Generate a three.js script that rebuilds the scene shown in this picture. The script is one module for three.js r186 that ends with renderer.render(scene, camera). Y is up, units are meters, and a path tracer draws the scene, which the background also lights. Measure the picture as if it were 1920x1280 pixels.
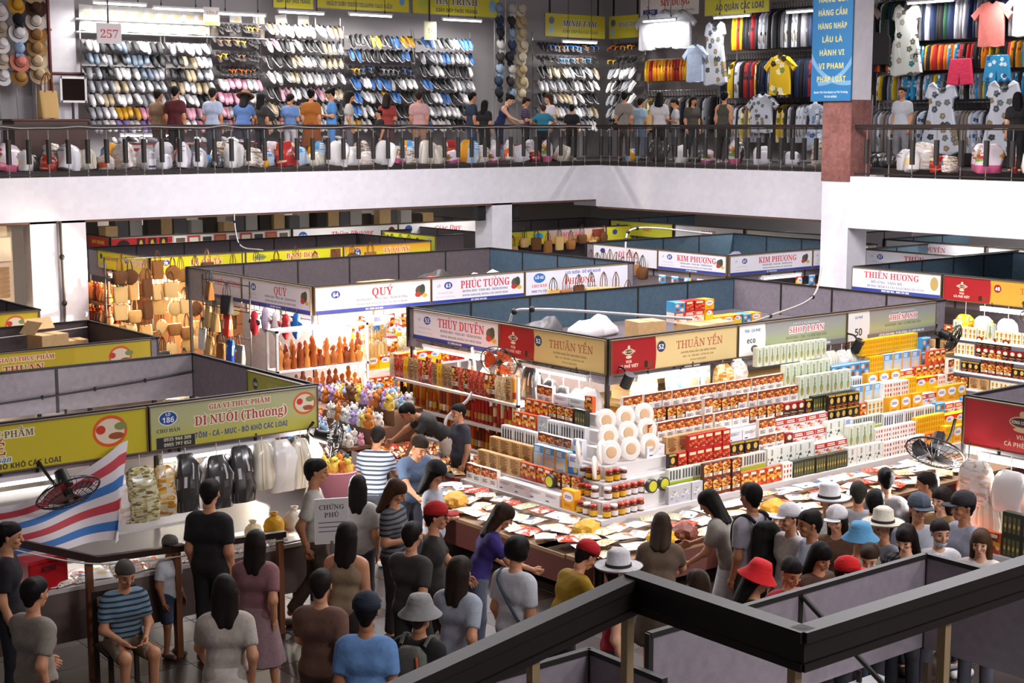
import * as THREE from 'three';
import { mergeGeometries } from 'three/addons/utils/BufferGeometryUtils.js';
import { RoundedBoxGeometry } from 'three/addons/geometries/RoundedBoxGeometry.js';
import { RectAreaLightUniformsLib } from 'three/addons/lights/RectAreaLightUniformsLib.js';
RectAreaLightUniformsLib.init();

// ---------------------------------------------------------------- camera, exposure, hall light
// axes follow the stall rows of the market: x runs along one aisle, z along the other, y is up, metres
const scene = new THREE.Scene();
const EYE = 5.2;
const camera = new THREE.PerspectiveCamera(25.48, 1.5, 0.1, 200);
camera.position.set(0, EYE, 0);
{
  const a = THREE.MathUtils.degToRad(51.3), p = Math.atan(405 / 2830);
  camera.lookAt(Math.cos(a) * Math.cos(p), EYE - Math.sin(p), -Math.sin(a) * Math.cos(p));
}
const renderer = new THREE.WebGLRenderer();
renderer.toneMapping = THREE.LinearToneMapping;
renderer.toneMappingExposure = 1.28;
renderer.shadowMap.enabled = true;
scene.background = new THREE.Color(0x000000);
const HALL_Y = 9.6;                       // ceiling of the atrium
const HALL_LIGHT = 22, TUBE = 100, BULB = 15;
const hallLights = [[8, 2.5], [15, 0], [12, -20], [17, -11], [18, -25], [20, -17.5]];  // unseen lamps; the pair nearest the viewpoint is added as frontal fill
for (const [x, z] of hallLights) {
  const l = new THREE.RectAreaLight(new THREE.Color(1.0, 0.965, 1.0), HALL_LIGHT, 3.2, 3.2);
  l.position.set(x, HALL_Y - 0.16, z); l.rotation.x = -Math.PI / 2; scene.add(l);
}

// ---------------------------------------------------------------- helpers
let seed = 20240607;
const rnd = () => { seed = (seed + 0x6D2B79F5) | 0; let t = Math.imul(seed ^ (seed >>> 15), 1 | seed); t = (t + Math.imul(t ^ (t >>> 7), 61 | t)) ^ t; return ((t ^ (t >>> 14)) >>> 0) / 4294967296; };
const rr = (a, b) => a + (b - a) * rnd();
const pick = (a) => a[Math.floor(rnd() * a.length)];
const used = new Map();
function numbered(n) { const k = used.get(n) || 0; used.set(n, k + 1); return k ? n + '_' + String(k).padStart(3, '0') : n; }
const C = (c) => new THREE.Color(c);
const matCache = new Map();
function mat(color, roughness = 0.6, extra = {}) {
  const key = color + '|' + roughness + '|' + JSON.stringify(extra);
  if (!matCache.has(key)) matCache.set(key, new THREE.MeshStandardMaterial({ color, roughness, ...extra }));
  return matCache.get(key);
}
function shadowed(o) { o.castShadow = true; o.receiveShadow = true; return o; }
function mesh(name, geo, material, parent) { const m = shadowed(new THREE.Mesh(geo, material)); m.name = parent ? name : numbered(name); (parent || scene).add(m); return m; }
function tag(o, label, category, group) { o.userData.label = label; o.userData.category = category; if (group) o.userData.group = group; return o; }
function thing(name, label, category, p = [0, 0, 0], turn = 0, group) {
  const o = new THREE.Group(); o.name = numbered(name); o.position.set(...p); o.rotation.y = turn; scene.add(o);
  return tag(o, label, category, group);
}
function struct(name, geo, material, label) { const m = mesh(name, geo, material); m.userData.kind = 'structure'; if (label) m.userData.label = label; return m; }
function copy(src, label, p, turn, group) {
  const o = src.clone(); o.name = numbered(src.name.replace(/_\d{3}$/, '')); o.userData = { ...src.userData }; scene.add(o);
  if (label) o.userData.label = label; if (group) o.userData.group = group;
  if (p) o.position.set(...p); if (turn !== undefined) o.rotation.y = turn; return o;
}
const geoCache = new Map();
function cached(key, f) { if (!geoCache.has(key)) geoCache.set(key, f()); return geoCache.get(key); }
function box(w, h, d, x = 0, y = 0, z = 0, ry = 0, rx = 0, rz = 0) { const g = new THREE.BoxGeometry(w, h, d); if (rz) g.rotateZ(rz); if (rx) g.rotateX(rx); if (ry) g.rotateY(ry); g.translate(x, y, z); return g; }
function rbox(w, h, d, r, x = 0, y = 0, z = 0, s = 1) { const g = new RoundedBoxGeometry(w, h, d, s, Math.min(r, w / 2.01, h / 2.01, d / 2.01)); g.translate(x, y, z); return g; }
function cyl(r1, r2, h, x = 0, y = 0, z = 0, n = 12, open = false) { const g = new THREE.CylinderGeometry(r1, r2, h, n, 1, open); g.translate(x, y, z); return g; }
function sph(r, x = 0, y = 0, z = 0, sx = 1, sy = 1, sz = 1, n = 10) { const g = new THREE.SphereGeometry(r, n, Math.max(6, n - 3)); g.scale(sx, sy, sz); g.translate(x, y, z); return g; }
function bar(a, b, r, n = 6) {       // straight round rod
  const A = new THREE.Vector3(...a), B = new THREE.Vector3(...b), L = A.distanceTo(B);
  const g = new THREE.CylinderGeometry(r, r, L, n); g.applyQuaternion(new THREE.Quaternion().setFromUnitVectors(new THREE.Vector3(0, 1, 0), B.clone().sub(A).normalize()));
  const m = A.add(B).multiplyScalar(0.5); g.translate(m.x, m.y, m.z); return g;
}
function beam(a, b, w, h) {          // straight rectangular bar, h stays upright
  const A = new THREE.Vector3(...a), B = new THREE.Vector3(...b), d = B.clone().sub(A), L = d.length();
  const g = new THREE.BoxGeometry(L, h, w); g.rotateZ(Math.asin(d.y / L)); g.rotateY(-Math.atan2(d.z, d.x)); const m = A.add(B).multiplyScalar(0.5); g.translate(m.x, m.y, m.z); return g;
}
function tube(pts, r, seg = 24, n = 6) { return new THREE.TubeGeometry(new THREE.CatmullRomCurve3(pts.map((p) => new THREE.Vector3(...p))), seg, r, n); }
function lathe(pts, n = 16) { return new THREE.LatheGeometry(pts.map((p) => new THREE.Vector2(p[0], p[1])), n); }
function join(...gs) { const l = gs.flat().map((g) => (g.index ? g.toNonIndexed() : g)); for (const g of l) for (const k of Object.keys(g.attributes)) if (!['position', 'normal', 'uv'].includes(k)) g.deleteAttribute(k); return mergeGeometries(l); }
function extr(pts, depth, bevel = 0) {
  const s = new THREE.Shape(pts.map((p) => new THREE.Vector2(p[0], p[1])));
  const g = new THREE.ExtrudeGeometry(s, { depth, bevelEnabled: bevel > 0, bevelSize: bevel, bevelThickness: bevel, bevelSegments: 1 }); g.translate(0, 0, -depth / 2); return g;
}
// ---------------------------------------------------------------- computed textures
function vnoise(n, cells, sd) {      // tileable value noise
  const L = []; let s = sd; const r = () => { s = (s * 1664525 + 1013904223) >>> 0; return s / 4294967296; };
  for (let i = 0; i < cells * cells; i++) L.push(r());
  const out = new Float32Array(n * n);
  for (let y = 0; y < n; y++) for (let x = 0; x < n; x++) {
    const u = x / n * cells, v = y / n * cells, i = Math.floor(u), j = Math.floor(v); let a = u - i, b = v - j; a = a * a * (3 - 2 * a); b = b * b * (3 - 2 * b);
    const q = (p, t) => L[((j + t) % cells) * cells + (i + p) % cells];
    out[y * n + x] = (q(0, 0) * (1 - a) + q(1, 0) * a) * (1 - b) + (q(0, 1) * (1 - a) + q(1, 1) * a) * b;
  } return out;
}
function noiseTex(n, layers, lo, hi, sd, srgb = true) {   // layers: [cells, weight]
  const sum = new Float32Array(n * n); let W = 0;
  layers.forEach(([c, w], k) => { const a = vnoise(n, c, sd + k * 77); for (let i = 0; i < sum.length; i++) sum[i] += a[i] * w; W += w; });
  const d = new Uint8Array(n * n * 4);
  for (let i = 0; i < sum.length; i++) { const t = sum[i] / W; for (let k = 0; k < 3; k++) d[i * 4 + k] = Math.max(0, Math.min(255, lo[k] + (hi[k] - lo[k]) * t)); d[i * 4 + 3] = 255; }
  const t = new THREE.DataTexture(d, n, n); t.wrapS = t.wrapT = THREE.RepeatWrapping; t.magFilter = THREE.LinearFilter; t.minFilter = THREE.LinearMipmapLinearFilter; if (srgb) t.colorSpace = THREE.SRGBColorSpace; t.needsUpdate = true; return t;
}
function canvasTex(w, h, draw) {
  const c = document.createElement('canvas'); c.width = w; c.height = h; const g = c.getContext('2d'); draw(g, w, h);
  const t = new THREE.CanvasTexture(c); t.colorSpace = THREE.SRGBColorSpace; t.anisotropy = 4; return t;
}
function worldUV(g, s = 1) {         // uv in metres, taken from the face's own plane
  const p = g.attributes.position, n = g.attributes.normal, u = g.attributes.uv;
  for (let i = 0; i < p.count; i++) {
    const ax = Math.abs(n.getX(i)), ay = Math.abs(n.getY(i)), az = Math.abs(n.getZ(i));
    if (ay >= ax && ay >= az) u.setXY(i, p.getX(i) * s, p.getZ(i) * s); else if (ax >= az) u.setXY(i, p.getZ(i) * s, p.getY(i) * s); else u.setXY(i, p.getX(i) * s, p.getY(i) * s);
  } return g;
}
// ---------------------------------------------------------------- shared materials
const T = {
  paint: noiseTex(512, [[4, 3], [19, 2], [90, 1]], [222, 219, 226], [243, 241, 246], 11),
  plaster: noiseTex(256, [[6, 2], [40, 1]], [120, 120, 120], [140, 140, 140], 5, false),
  sheet: noiseTex(512, [[3, 2], [30, 2], [128, 1]], [196, 192, 196], [246, 244, 246], 21),
  brown: noiseTex(512, [[5, 2], [30, 2], [100, 2]], [104, 62, 58], [176, 122, 112], 31),
  tile: noiseTex(256, [[4, 2], [30, 1]], [36, 29, 26], [62, 50, 45], 41),
  card: noiseTex(256, [[8, 1], [64, 1]], [196, 158, 108], [222, 186, 134], 51),
  fold: noiseTex(256, [[7, 3], [15, 2], [30, 1]], [60, 60, 60], [200, 200, 200], 71, false),
  strand: noiseTex(256, [[128, 2], [64, 1], [9, 1]], [120, 116, 112], [255, 252, 250], 81),
  cloth: noiseTex(128, [[64, 1], [16, 0.6]], [226, 226, 226], [255, 255, 255], 61),
};
const M = {
  white: new THREE.MeshStandardMaterial({ map: T.paint, roughness: 0.75 }),
  ceiling: mat('#d8d6d8', 0.9),
  brown: new THREE.MeshStandardMaterial({ map: T.brown, roughness: 0.35, bumpMap: T.plaster, bumpScale: 0.002 }),
  floor: new THREE.MeshStandardMaterial({ map: T.tile, roughness: 0.35 }),
  steel: mat('#b9b6b2', 0.28, { metalness: 0.9 }),
  iron: mat('#2a2624', 0.5, { metalness: 0.3 }),
  black: mat('#141213', 0.5),
  rubber: mat('#1a1819', 0.55),
  whitePl: mat('#eeeeee', 0.4),
  greySheet: new THREE.MeshStandardMaterial({ map: T.sheet, color: '#a39ba2', roughness: 0.5, metalness: 0.1 }),
  darkSheet: new THREE.MeshStandardMaterial({ map: T.sheet, color: '#6b6264', roughness: 0.55, metalness: 0.1 }),
  blueSheet: new THREE.MeshStandardMaterial({ map: T.sheet, color: '#587484', roughness: 0.5, metalness: 0.1 }),
  card: new THREE.MeshStandardMaterial({ map: T.card, roughness: 0.85 }),
  glowTube: new THREE.MeshStandardMaterial({ color: '#ffffff', emissive: '#ffffff', emissiveIntensity: 6, roughness: 0.5 }),
  glowWarm: new THREE.MeshStandardMaterial({ color: '#ffffff', emissive: '#ffe2b0', emissiveIntensity: 6, roughness: 0.5 }),
  film: new THREE.MeshPhysicalMaterial({ color: '#f4f4f6', roughness: 0.12, transmission: 1, thickness: 0, ior: 1.4, specularIntensity: 1 }),
};
const cloth = (c, r = 0.9) => { const k = 'cl' + c; if (!matCache.has(k)) matCache.set(k, new THREE.MeshStandardMaterial({ color: c, roughness: r, map: T.cloth, bumpMap: T.fold, bumpScale: 0.012 })); return matCache.get(k); };
// ================================================================ shape kit
// loft: rows [y, rx, rz, cx, cz]; cross-sections are super-ellipses
function loft(rows, n = 12, e = 1, capped = true) {
  const P = [], UV = [], I = [], m = rows.length, y0 = rows[0][0], y1 = rows[m - 1][0];
  const pw = (v) => Math.sign(v) * Math.pow(Math.abs(v), e);
  for (const [y, rx, rz, cx = 0, cz = 0] of rows) for (let k = 0; k <= n; k++) { const a = k / n * Math.PI * 2; P.push(cx + rx * pw(Math.sin(a)), y, cz + rz * pw(Math.cos(a))); UV.push(k / n, (y - y0) / (y1 - y0 || 1)); }
  for (let j = 0; j < m - 1; j++) for (let k = 0; k < n; k++) { const a = j * (n + 1) + k, b = a + 1, c = a + n + 1, d = c + 1; I.push(a, b, d, a, d, c); }
  if (capped) for (const [j, s] of [[0, 1], [m - 1, 0]]) { const r = rows[j], c = P.length / 3; P.push(r[3] || 0, r[0], r[4] || 0); UV.push(0.5, s ? 0 : 1); const base = j * (n + 1); for (let k = 0; k < n; k++) s ? I.push(c, base + k + 1, base + k) : I.push(c, base + k, base + k + 1); }
  const g = new THREE.BufferGeometry(); g.setAttribute('position', new THREE.Float32BufferAttribute(P, 3)); g.setAttribute('uv', new THREE.Float32BufferAttribute(UV, 2)); g.setIndex(I); g.computeVertexNormals(); return g;
}
function pillow(w, h, t, nx = 5, ny = 4, crumple = 0) {   // soft sealed pack, lying in the xy plane, bulging along z
  const P = [], UV = [], I = [];
  for (const s of [1, -1]) { const o = P.length / 3; for (let j = 0; j <= ny; j++) for (let i = 0; i <= nx; i++) { const u = i / nx, v = j / ny, b = Math.pow(Math.sin(Math.PI * u) * Math.sin(Math.PI * v), 0.55); P.push((u - 0.5) * w, (v - 0.5) * h, s * (0.002 + t / 2 * b + (crumple ? (rnd() - 0.5) * crumple * (b > 0.1 ? 1 : 0) : 0))); UV.push(s > 0 ? u : 1 - u, v); }
    for (let j = 0; j < ny; j++) for (let i = 0; i < nx; i++) { const a = o + j * (nx + 1) + i, b = a + 1, c = a + nx + 1, d = c + 1; s > 0 ? I.push(a, b, d, a, d, c) : I.push(a, d, b, a, c, d); } }
  const g = new THREE.BufferGeometry(); g.setAttribute('position', new THREE.Float32BufferAttribute(P, 3)); g.setAttribute('uv', new THREE.Float32BufferAttribute(UV, 2)); g.setIndex(I); g.computeVertexNormals(); return g;
}
// ================================================================ packaging prints: one sheet of 64 designs
const CELLS = 8, CPX = 256, STRIP = 0.14;
const rect = (g, x, y, w, h, c) => { g.fillStyle = c; g.fillRect(x, y, w, h); };
const blob = (g, x, y, rx, ry, c) => { g.fillStyle = c; g.beginPath(); g.ellipse(x, y, rx, ry, 0, 0, 7); g.fill(); };
function food(g, x, y, w, h, cols, n) { for (let i = 0; i < n; i++) blob(g, x + rr(0.1, 0.9) * w, y + rr(0.1, 0.9) * h, rr(0.06, 0.2) * w, rr(0.05, 0.16) * h, pick(cols)); }
function grains(g, s, cols, n, r) { for (let i = 0; i < n; i++) blob(g, s * rnd(), s * rnd(), r * rr(0.6, 1.4), r * rr(0.5, 1), pick(cols)); }
function lines(g, x, y, w, n, s, c) { for (let i = 0; i < n; i++) rect(g, x, y + i * s * 1.7, w * rr(0.6, 1), s, c); }
const warmF = ['#d9762a', '#a8451c', '#e9a63a', '#7a2c18', '#f0c890', '#c23a20'], oliveF = ['#6b7a34', '#a8a24a', '#d8c25a', '#4a3a20', '#e8dca0'];
const DESIGNS = [
  ['brown sweets', '#5a2c1c', (g, s) => { food(g, 0, 0, s, s * 0.6, warmF, 22); rect(g, s * 0.1, s * 0.6, s * 0.8, s * 0.18, '#f3e6cc'); lines(g, s * 0.18, s * 0.63, s * 0.6, 3, 7, '#7a2c18'); food(g, 0, s * 0.75, s, s * 0.25, warmF, 10); }],
  ['brown white sweets', '#efe6dc', (g, s) => { rect(g, 0, 0, s, s * 0.5, '#8a3c1c'); food(g, 0, s * 0.05, s, s * 0.5, warmF, 18); lines(g, s * 0.15, s * 0.66, s * 0.7, 4, 8, '#4a4a55'); }],
  ['red and black coffee', '#8e1a1c', (g, s) => { rect(g, 0, s * 0.5, s, s * 0.5, '#2a1614'); blob(g, s * 0.5, s * 0.32, s * 0.3, s * 0.18, '#f0dcb8'); food(g, 0, s * 0.6, s, s * 0.35, ['#6a3a20', '#a86a3a', '#3a1c10', '#d8b080'], 14); }],
  ['yellow wafer', '#f2bf1c', (g, s) => { for (let i = 0; i < 3; i++) for (let j = 0; j < 3; j++) { blob(g, s * (0.2 + i * 0.3), s * (0.2 + j * 0.28), s * 0.09, s * 0.1, '#d88a14'); rect(g, s * (0.13 + i * 0.3), s * (0.28 + j * 0.28), s * 0.14, 6, '#a85a10'); } }],
  ['white oval wafer', '#f0a81c', (g, s) => { blob(g, s * 0.5, s * 0.35, s * 0.38, s * 0.24, '#f4f0ea'); lines(g, s * 0.25, s * 0.3, s * 0.5, 2, 12, '#6a5a9a'); lines(g, s * 0.2, s * 0.7, s * 0.6, 3, 8, '#c86a10'); }],
  ['white and blue snack', '#eef0f6', (g, s) => { rect(g, 0, s * 0.62, s, s * 0.38, '#2f7fd0'); lines(g, s * 0.12, s * 0.12, s * 0.76, 4, 9, '#3a4ab0'); blob(g, s * 0.7, s * 0.72, s * 0.2, s * 0.14, '#e8c860'); }],
  ['white brush painted tea', '#e9eadf', (g, s) => { for (let i = 0; i < 9; i++) blob(g, s * rr(0.1, 0.9), s * rr(0.55, 0.85), s * rr(0.03, 0.14), s * rr(0.02, 0.06), pick(['#3a423a', '#5a665a', '#8a9488'])); lines(g, s * 0.4, s * 0.12, s * 0.2, 5, 10, '#4a4a44'); }],
  ['pale green tea', '#dfe4cf', (g, s) => { rect(g, s * 0.08, 0, s * 0.1, s, '#b7c49a'); rect(g, s * 0.82, 0, s * 0.06, s, '#9aa87a'); blob(g, s * 0.5, s * 0.62, s * 0.22, s * 0.2, '#8a9a5a'); blob(g, s * 0.52, s * 0.7, s * 0.12, s * 0.12, '#c89a5a'); lines(g, s * 0.35, s * 0.14, s * 0.3, 5, 9, '#5a6a4a'); }],
  ['black and gold coffee', '#1f1712', (g, s) => { rect(g, 0, 0, s, s * 0.14, '#c99a34'); blob(g, s * 0.5, s * 0.42, s * 0.26, s * 0.2, '#d8b25a'); food(g, 0, s * 0.62, s, s * 0.34, ['#6a3a20', '#a86a3a', '#d89a3a', '#b3281c'], 12); }],
  ['light blue biscuit', '#b9d6ee', (g, s) => { rect(g, 0, 0, s, s * 0.35, '#5aa4de'); rect(g, s * 0.82, 0, s * 0.18, s, '#f0a81c'); lines(g, s * 0.1, s * 0.1, s * 0.6, 3, 12, '#f4f8fc'); blob(g, s * 0.4, s * 0.7, s * 0.24, s * 0.16, '#e8d8b0'); }],
  ['grey and lime snack', '#b9b9c0', (g, s) => { for (let i = 0; i < 16; i++) blob(g, s * rr(0.05, 0.95), s * rr(0.1, 0.9), s * 0.05, s * 0.05, pick(['#c9d24a', '#e6e6ea', '#8a8a92'])); }],
  ['orange sweets', '#d85a1c', (g, s) => { food(g, 0, 0, s, s, ['#f0a83a', '#c23a1c', '#8a2c14', '#f6d8a0'], 20); rect(g, s * 0.2, s * 0.1, s * 0.6, s * 0.16, '#f6e6c8'); }],
  ['tan kraft sweets', '#c9a06a', (g, s) => { lines(g, s * 0.12, s * 0.1, s * 0.76, 8, 10, '#6a4424'); blob(g, s * 0.5, s * 0.75, s * 0.3, s * 0.14, '#8a5a2c'); }],
  ['red and white biscuit', '#e9e2e0', (g, s) => { rect(g, 0, 0, s, s * 0.42, '#c8261f'); lines(g, s * 0.15, s * 0.12, s * 0.7, 2, 20, '#fff4e0'); food(g, 0, s * 0.5, s, s * 0.4, warmF, 9); }],
  ['plain white printed', '#f0eef2', (g, s) => { lines(g, s * 0.14, s * 0.2, s * 0.72, 5, 8, '#8a8894'); rect(g, s * 0.14, s * 0.75, s * 0.2, s * 0.1, '#4a4a55'); }],
  ['white bottle print', '#e8e8ea', (g, s) => { for (let i = 0; i < 4; i++) { rect(g, s * (0.12 + i * 0.21), s * 0.25, s * 0.11, s * 0.6, '#34383c'); rect(g, s * (0.15 + i * 0.21), s * 0.14, s * 0.05, s * 0.12, '#34383c'); } }],
  ['blue cookie', '#3f9bd6', (g, s) => { for (let i = 0; i < 2; i++) for (let j = 0; j < 2; j++) blob(g, s * (0.28 + i * 0.44), s * (0.35 + j * 0.4), s * 0.17, s * 0.15, pick(['#d8b088', '#e8ccb0', '#8a5230'])); rect(g, 0, 0, s, s * 0.1, '#eaf2f8'); }],
  ['pink and white sweets', '#efdfe6', (g, s) => { rect(g, 0, s * 0.7, s, s * 0.3, '#d8608a'); food(g, 0, s * 0.1, s, s * 0.55, ['#d8603a', '#e9a63a', '#8ab04a', '#c23a4a'], 12); }],
  ['white and red dotted noodle', '#f2efec', (g, s) => { for (let i = 0; i < 9; i++) blob(g, s * (0.2 + 0.3 * (i % 3)), s * (0.2 + 0.3 * Math.floor(i / 3)), s * 0.08, s * 0.1, pick(['#a8301c', '#5a2c1c', '#d8762a'])); }],
  ['dark green bottle', '#2f3424', (g, s) => { for (let i = 0; i < 4; i++) { rect(g, s * (0.1 + i * 0.22), s * 0.2, s * 0.14, s * 0.7, '#6a6a3a'); blob(g, s * (0.17 + i * 0.22), s * 0.6, s * 0.05, s * 0.1, '#d8b25a'); } }],
  ['lime and grey bottle', '#d9dbc9', (g, s) => { rect(g, 0, s * 0.7, s, s * 0.3, '#a8b82a'); for (let i = 0; i < 4; i++) rect(g, s * (0.1 + i * 0.22), s * 0.1, s * 0.13, s * 0.5, '#55585c'); }],
  ['gold flower tea', '#e6dfc6', (g, s) => { for (let i = 0; i < 4; i++) { const x = s * (0.28 + 0.44 * (i % 2)), y = s * (0.3 + 0.4 * (i >> 1)); blob(g, x, y, s * 0.13, s * 0.13, '#e0a41c'); blob(g, x, y, s * 0.05, s * 0.05, '#7a3c14'); blob(g, x, y + s * 0.16, s * 0.1, s * 0.04, '#5a7a34'); } }],
  ['red sweets', '#b81f1c', (g, s) => { food(g, 0, s * 0.35, s, s * 0.6, ['#e9a63a', '#7a1c14', '#f0d0a0', '#d8603a'], 14); rect(g, s * 0.15, s * 0.1, s * 0.7, s * 0.18, '#f6e2b0'); }],
  ['yellow and blue noodle', '#f0c81c', (g, s) => { rect(g, 0, 0, s, s * 0.3, '#d8341c'); blob(g, s * 0.5, s * 0.3, s * 0.34, s * 0.2, '#e8e8f4'); lines(g, s * 0.3, s * 0.25, s * 0.4, 2, 12, '#3a4ab0'); }],
  ['dried fish photo', '#e6e0d8', (g, s) => { grains(g, s, ['#d8c8b0', '#b89a78', '#f2ece2', '#c8b49a', '#8a7258'], 200, 12); rect(g, s * 0.3, s * 0.3, s * 0.4, s * 0.3, '#4a7aa8'); }],
  ['clear dried fruit', '#e8dcc8', (g, s) => { grains(g, s, ['#f0c060', '#d89a3a', '#f6e6c0', '#e8d8a0', '#c88a2a'], 260, 11); }],
  ['clear dried squid', '#efe6de', (g, s) => { grains(g, s, ['#f2ece6', '#d8c4b4', '#e6c8b0', '#f8f4f0', '#cdb8a4'], 200, 13); rect(g, s * 0.55, s * 0.5, s * 0.3, s * 0.35, '#e8641e'); }],
  ['clear green bean', '#dcdcc0', (g, s) => { grains(g, s, ['#a89a5a', '#c8b878', '#8a7a40', '#6a5a30', '#e0d4a0', '#b8a860'], 700, 6); }],
  ['clear chilli', '#c8341c', (g, s) => { grains(g, s, ['#e0482a', '#8a1c10', '#c8341c', '#f0a080'], 240, 10); }],
  ['clear seaweed', '#3a3838', (g, s) => { for (let i = 0; i < 60; i++) rect(g, s * rnd(), s * rnd(), rr(3, 9), rr(20, 70), pick(['#1a1a1c', '#5a5658', '#8a888c', '#d8d6da'])); }],
  ['white paper pack', '#f4f2ee', (g, s) => { blob(g, s * 0.5, s * 0.6, s * 0.24, s * 0.2, '#efd8a8'); }],
  ['pale noodle strands', '#efe9d6', (g, s) => { for (let i = 0; i < 40; i++) rect(g, s * rnd(), 0, 3, s, pick(['#d8ccb0', '#fffaf0', '#c8b890'])); }],
];
const packTex = canvasTex(2048, 1024, (g) => {
  DESIGNS.forEach(([, bg, f], i) => { const x = (i % CELLS) * CPX, y = Math.floor(i / CELLS) * CPX, s = CPX; g.save(); g.beginPath(); g.rect(x, y, s, s); g.clip(); g.translate(x, y); rect(g, 0, 0, s, s, bg); g.save(); g.beginPath(); g.rect(0, 0, s, s * (1 - STRIP) - 4); g.clip(); g.scale(1, 1 - STRIP); f(g, s); g.restore(); g.restore(); });
});
const packMat = new THREE.MeshStandardMaterial({ map: packTex, roughness: 0.38 });
const bagMat = new THREE.MeshPhysicalMaterial({ map: packTex, roughness: 0.25, clearcoat: 0.6, clearcoatRoughness: 0.15 });
function cellUV(g, i, front = 1) {
  const cx = (i % CELLS) / CELLS, cy = 1 - (Math.floor(i / CELLS) + 1) / 4, cw = 1 / CELLS, ch = 1 / 4, n = g.attributes.normal, u = g.attributes.uv;
  for (let k = 0; k < u.count; k++) {
    const isF = front === 2 || n.getZ(k) > 0.9, a = u.getX(k), b = u.getY(k), e = 0.02;
    if (isF) u.setXY(k, cx + cw * (e + a * (1 - 2 * e)), cy + ch * (STRIP + 0.02 + b * (1 - STRIP - 0.04))); else u.setXY(k, cx + cw * (0.1 + a * 0.8), cy + ch * (0.03 + b * 0.07));
  } return g;
}
const packBox = (i, w, h, d) => cached(`pk${i},${w},${h},${d}`, () => { const g = cellUV(new THREE.BoxGeometry(w, h, d), i); g.translate(0, h / 2, -d / 2); return g; });
const softPack = (i, w, h, t, v = 0) => cached(`sp${i},${w},${h},${t},${v}`, () => cellUV(pillow(w, h, t, 5, 4, 0.012), i, 2));
const hangBag = (i, w, h, t, v = 0) => cached(`hb${i},${w},${h},${t},${v}`, () => {       // knotted clear bag: flat bottom corners, creased neck
  const g = loft([[0, w * 0.44, t * 0.2], [h * 0.02, w * 0.5, t * 0.42], [h * 0.3, w * 0.51, t * 0.5], [h * 0.66, w * 0.5, t * 0.45], [h * 0.82, w * 0.47, t * 0.36], [h * 0.93, w * 0.38, t * 0.2], [h * 0.98, w * 0.3, t * 0.12], [h, w * 0.24, t * 0.05]], 16, 0.55);
  const p = g.attributes.position, ph = v * 1.7; for (let k = 0; k < p.count; k++) { const y = p.getY(k) / h, x = p.getX(k) / w, z = p.getZ(k) / t, a = Math.atan2(x, z), c = 0.06 * Math.sin(a * 7 + ph + y * 5) * (y > 0.5 ? 1.6 : 0.7) + 0.05 * Math.sin(a * 3 + y * 11 + ph); p.setX(k, p.getX(k) * (1 + c) + 0.03 * w * Math.sin(y * 6 + ph)); p.setZ(k, p.getZ(k) * (1 + c * 1.5)); } g.computeVertexNormals(); return cellUV(g, i, 2);
});
// ================================================================ the hall
const UF = 4.22, FT = 4.1;     // upper floor, top of the fascia ledge
const FZ = -31.35, FX = 28.1, FX2 = 26.4, JOG = -21.2;
function slab(name, m, bx, label) { const [x0, x1, y0, y1, z0, z1] = bx; return struct(name, worldUV(box(x1 - x0, y1 - y0, z1 - z0, (x0 + x1) / 2, (y0 + y1) / 2, (z0 + z1) / 2), 0.5), m, label); }
const groundFloor = slab('floor', M.floor, [-8, 46, -0.2, -0.012, -52, 10], 'dark brown tiled ground floor of the market');
{ // floor tiles near enough to tell apart would be hidden by the crowd; the joints are cut between these tiles
  const tg = worldUV(rbox(0.594, 0.012, 0.594, 0.003), 1), tm = [M.floor, new THREE.MeshStandardMaterial({ map: T.tile, color: '#e8dcd4', roughness: 0.3 })];
  for (let i = 0; i < 14; i++) for (let j = 0; j < 20; j++) { const x = 4.3 + i * 0.6, z = -15.7 + j * 0.6; if (x < 4 || z > -4.5) continue; const t = shadowed(new THREE.Mesh(tg, tm[(i + j) % 2])); t.name = 'tile'; t.position.set(x, -0.006, z); groundFloor.add(t); }
}
slab('wall_back', M.white, [-8, 46, 0, HALL_Y, -52, -51.7]);
slab('wall_far_side', M.white, [45.7, 46, 0, HALL_Y, -52, 10]);
slab('wall_near_side', M.white, [-8, -7.7, 0, HALL_Y, -52, 10]);
slab('wall_behind', M.white, [-8, 46, 0, HALL_Y, 9.7, 10]);
slab('ceiling', M.ceiling, [-8, 46, HALL_Y, HALL_Y + 0.2, -52, 10], 'flat pale ceiling over the hall');
// upper storey slabs round the opening, with thick white edge beams
slab('floor_upper', M.floor, [-7.7, 45.7, 3.75, UF, -51.7, FZ - 0.32], 'upper floor behind the long balcony');
slab('floor_upper', M.floor, [FX + 0.32, 45.7, 3.75, UF, FZ - 0.32, 9.7], 'upper floor behind the side balcony');
slab('floor_upper', M.floor, [-7.7, 2, 3.75, UF, 0.6, 9.7], 'upper floor the camera stands on');
slab('ceiling_lower', M.ceiling, [-7.7, 45.7, 3.6, 3.74, -51.7, FZ - 0.31]);
slab('ceiling_lower', M.ceiling, [FX + 0.31, 45.7, 3.6, 3.74, FZ - 0.3, 9.7]);
slab('trim_1', M.white, [-7.7, FX + 0.3, 3.17, FT, FZ - 0.3, FZ], 'long white edge beam under the balcony railing');
slab('trim_2', M.white, [FX, FX + 0.3, 2.98, FT, FZ, JOG - 0.6], 'white edge beam of the side balcony running to the pillar');
slab('trim_3', M.white, [FX2, FX2 + 0.3, 2.98, FT, JOG, 9.7], 'white edge beam beyond the pillar');
slab('trim_4', mat('#6a4a38', 0.6), [-7.7, FX, 3.12, 3.168, FZ - 0.25, FZ - 0.02], 'thin brown pipe strip under the long beam');
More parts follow.
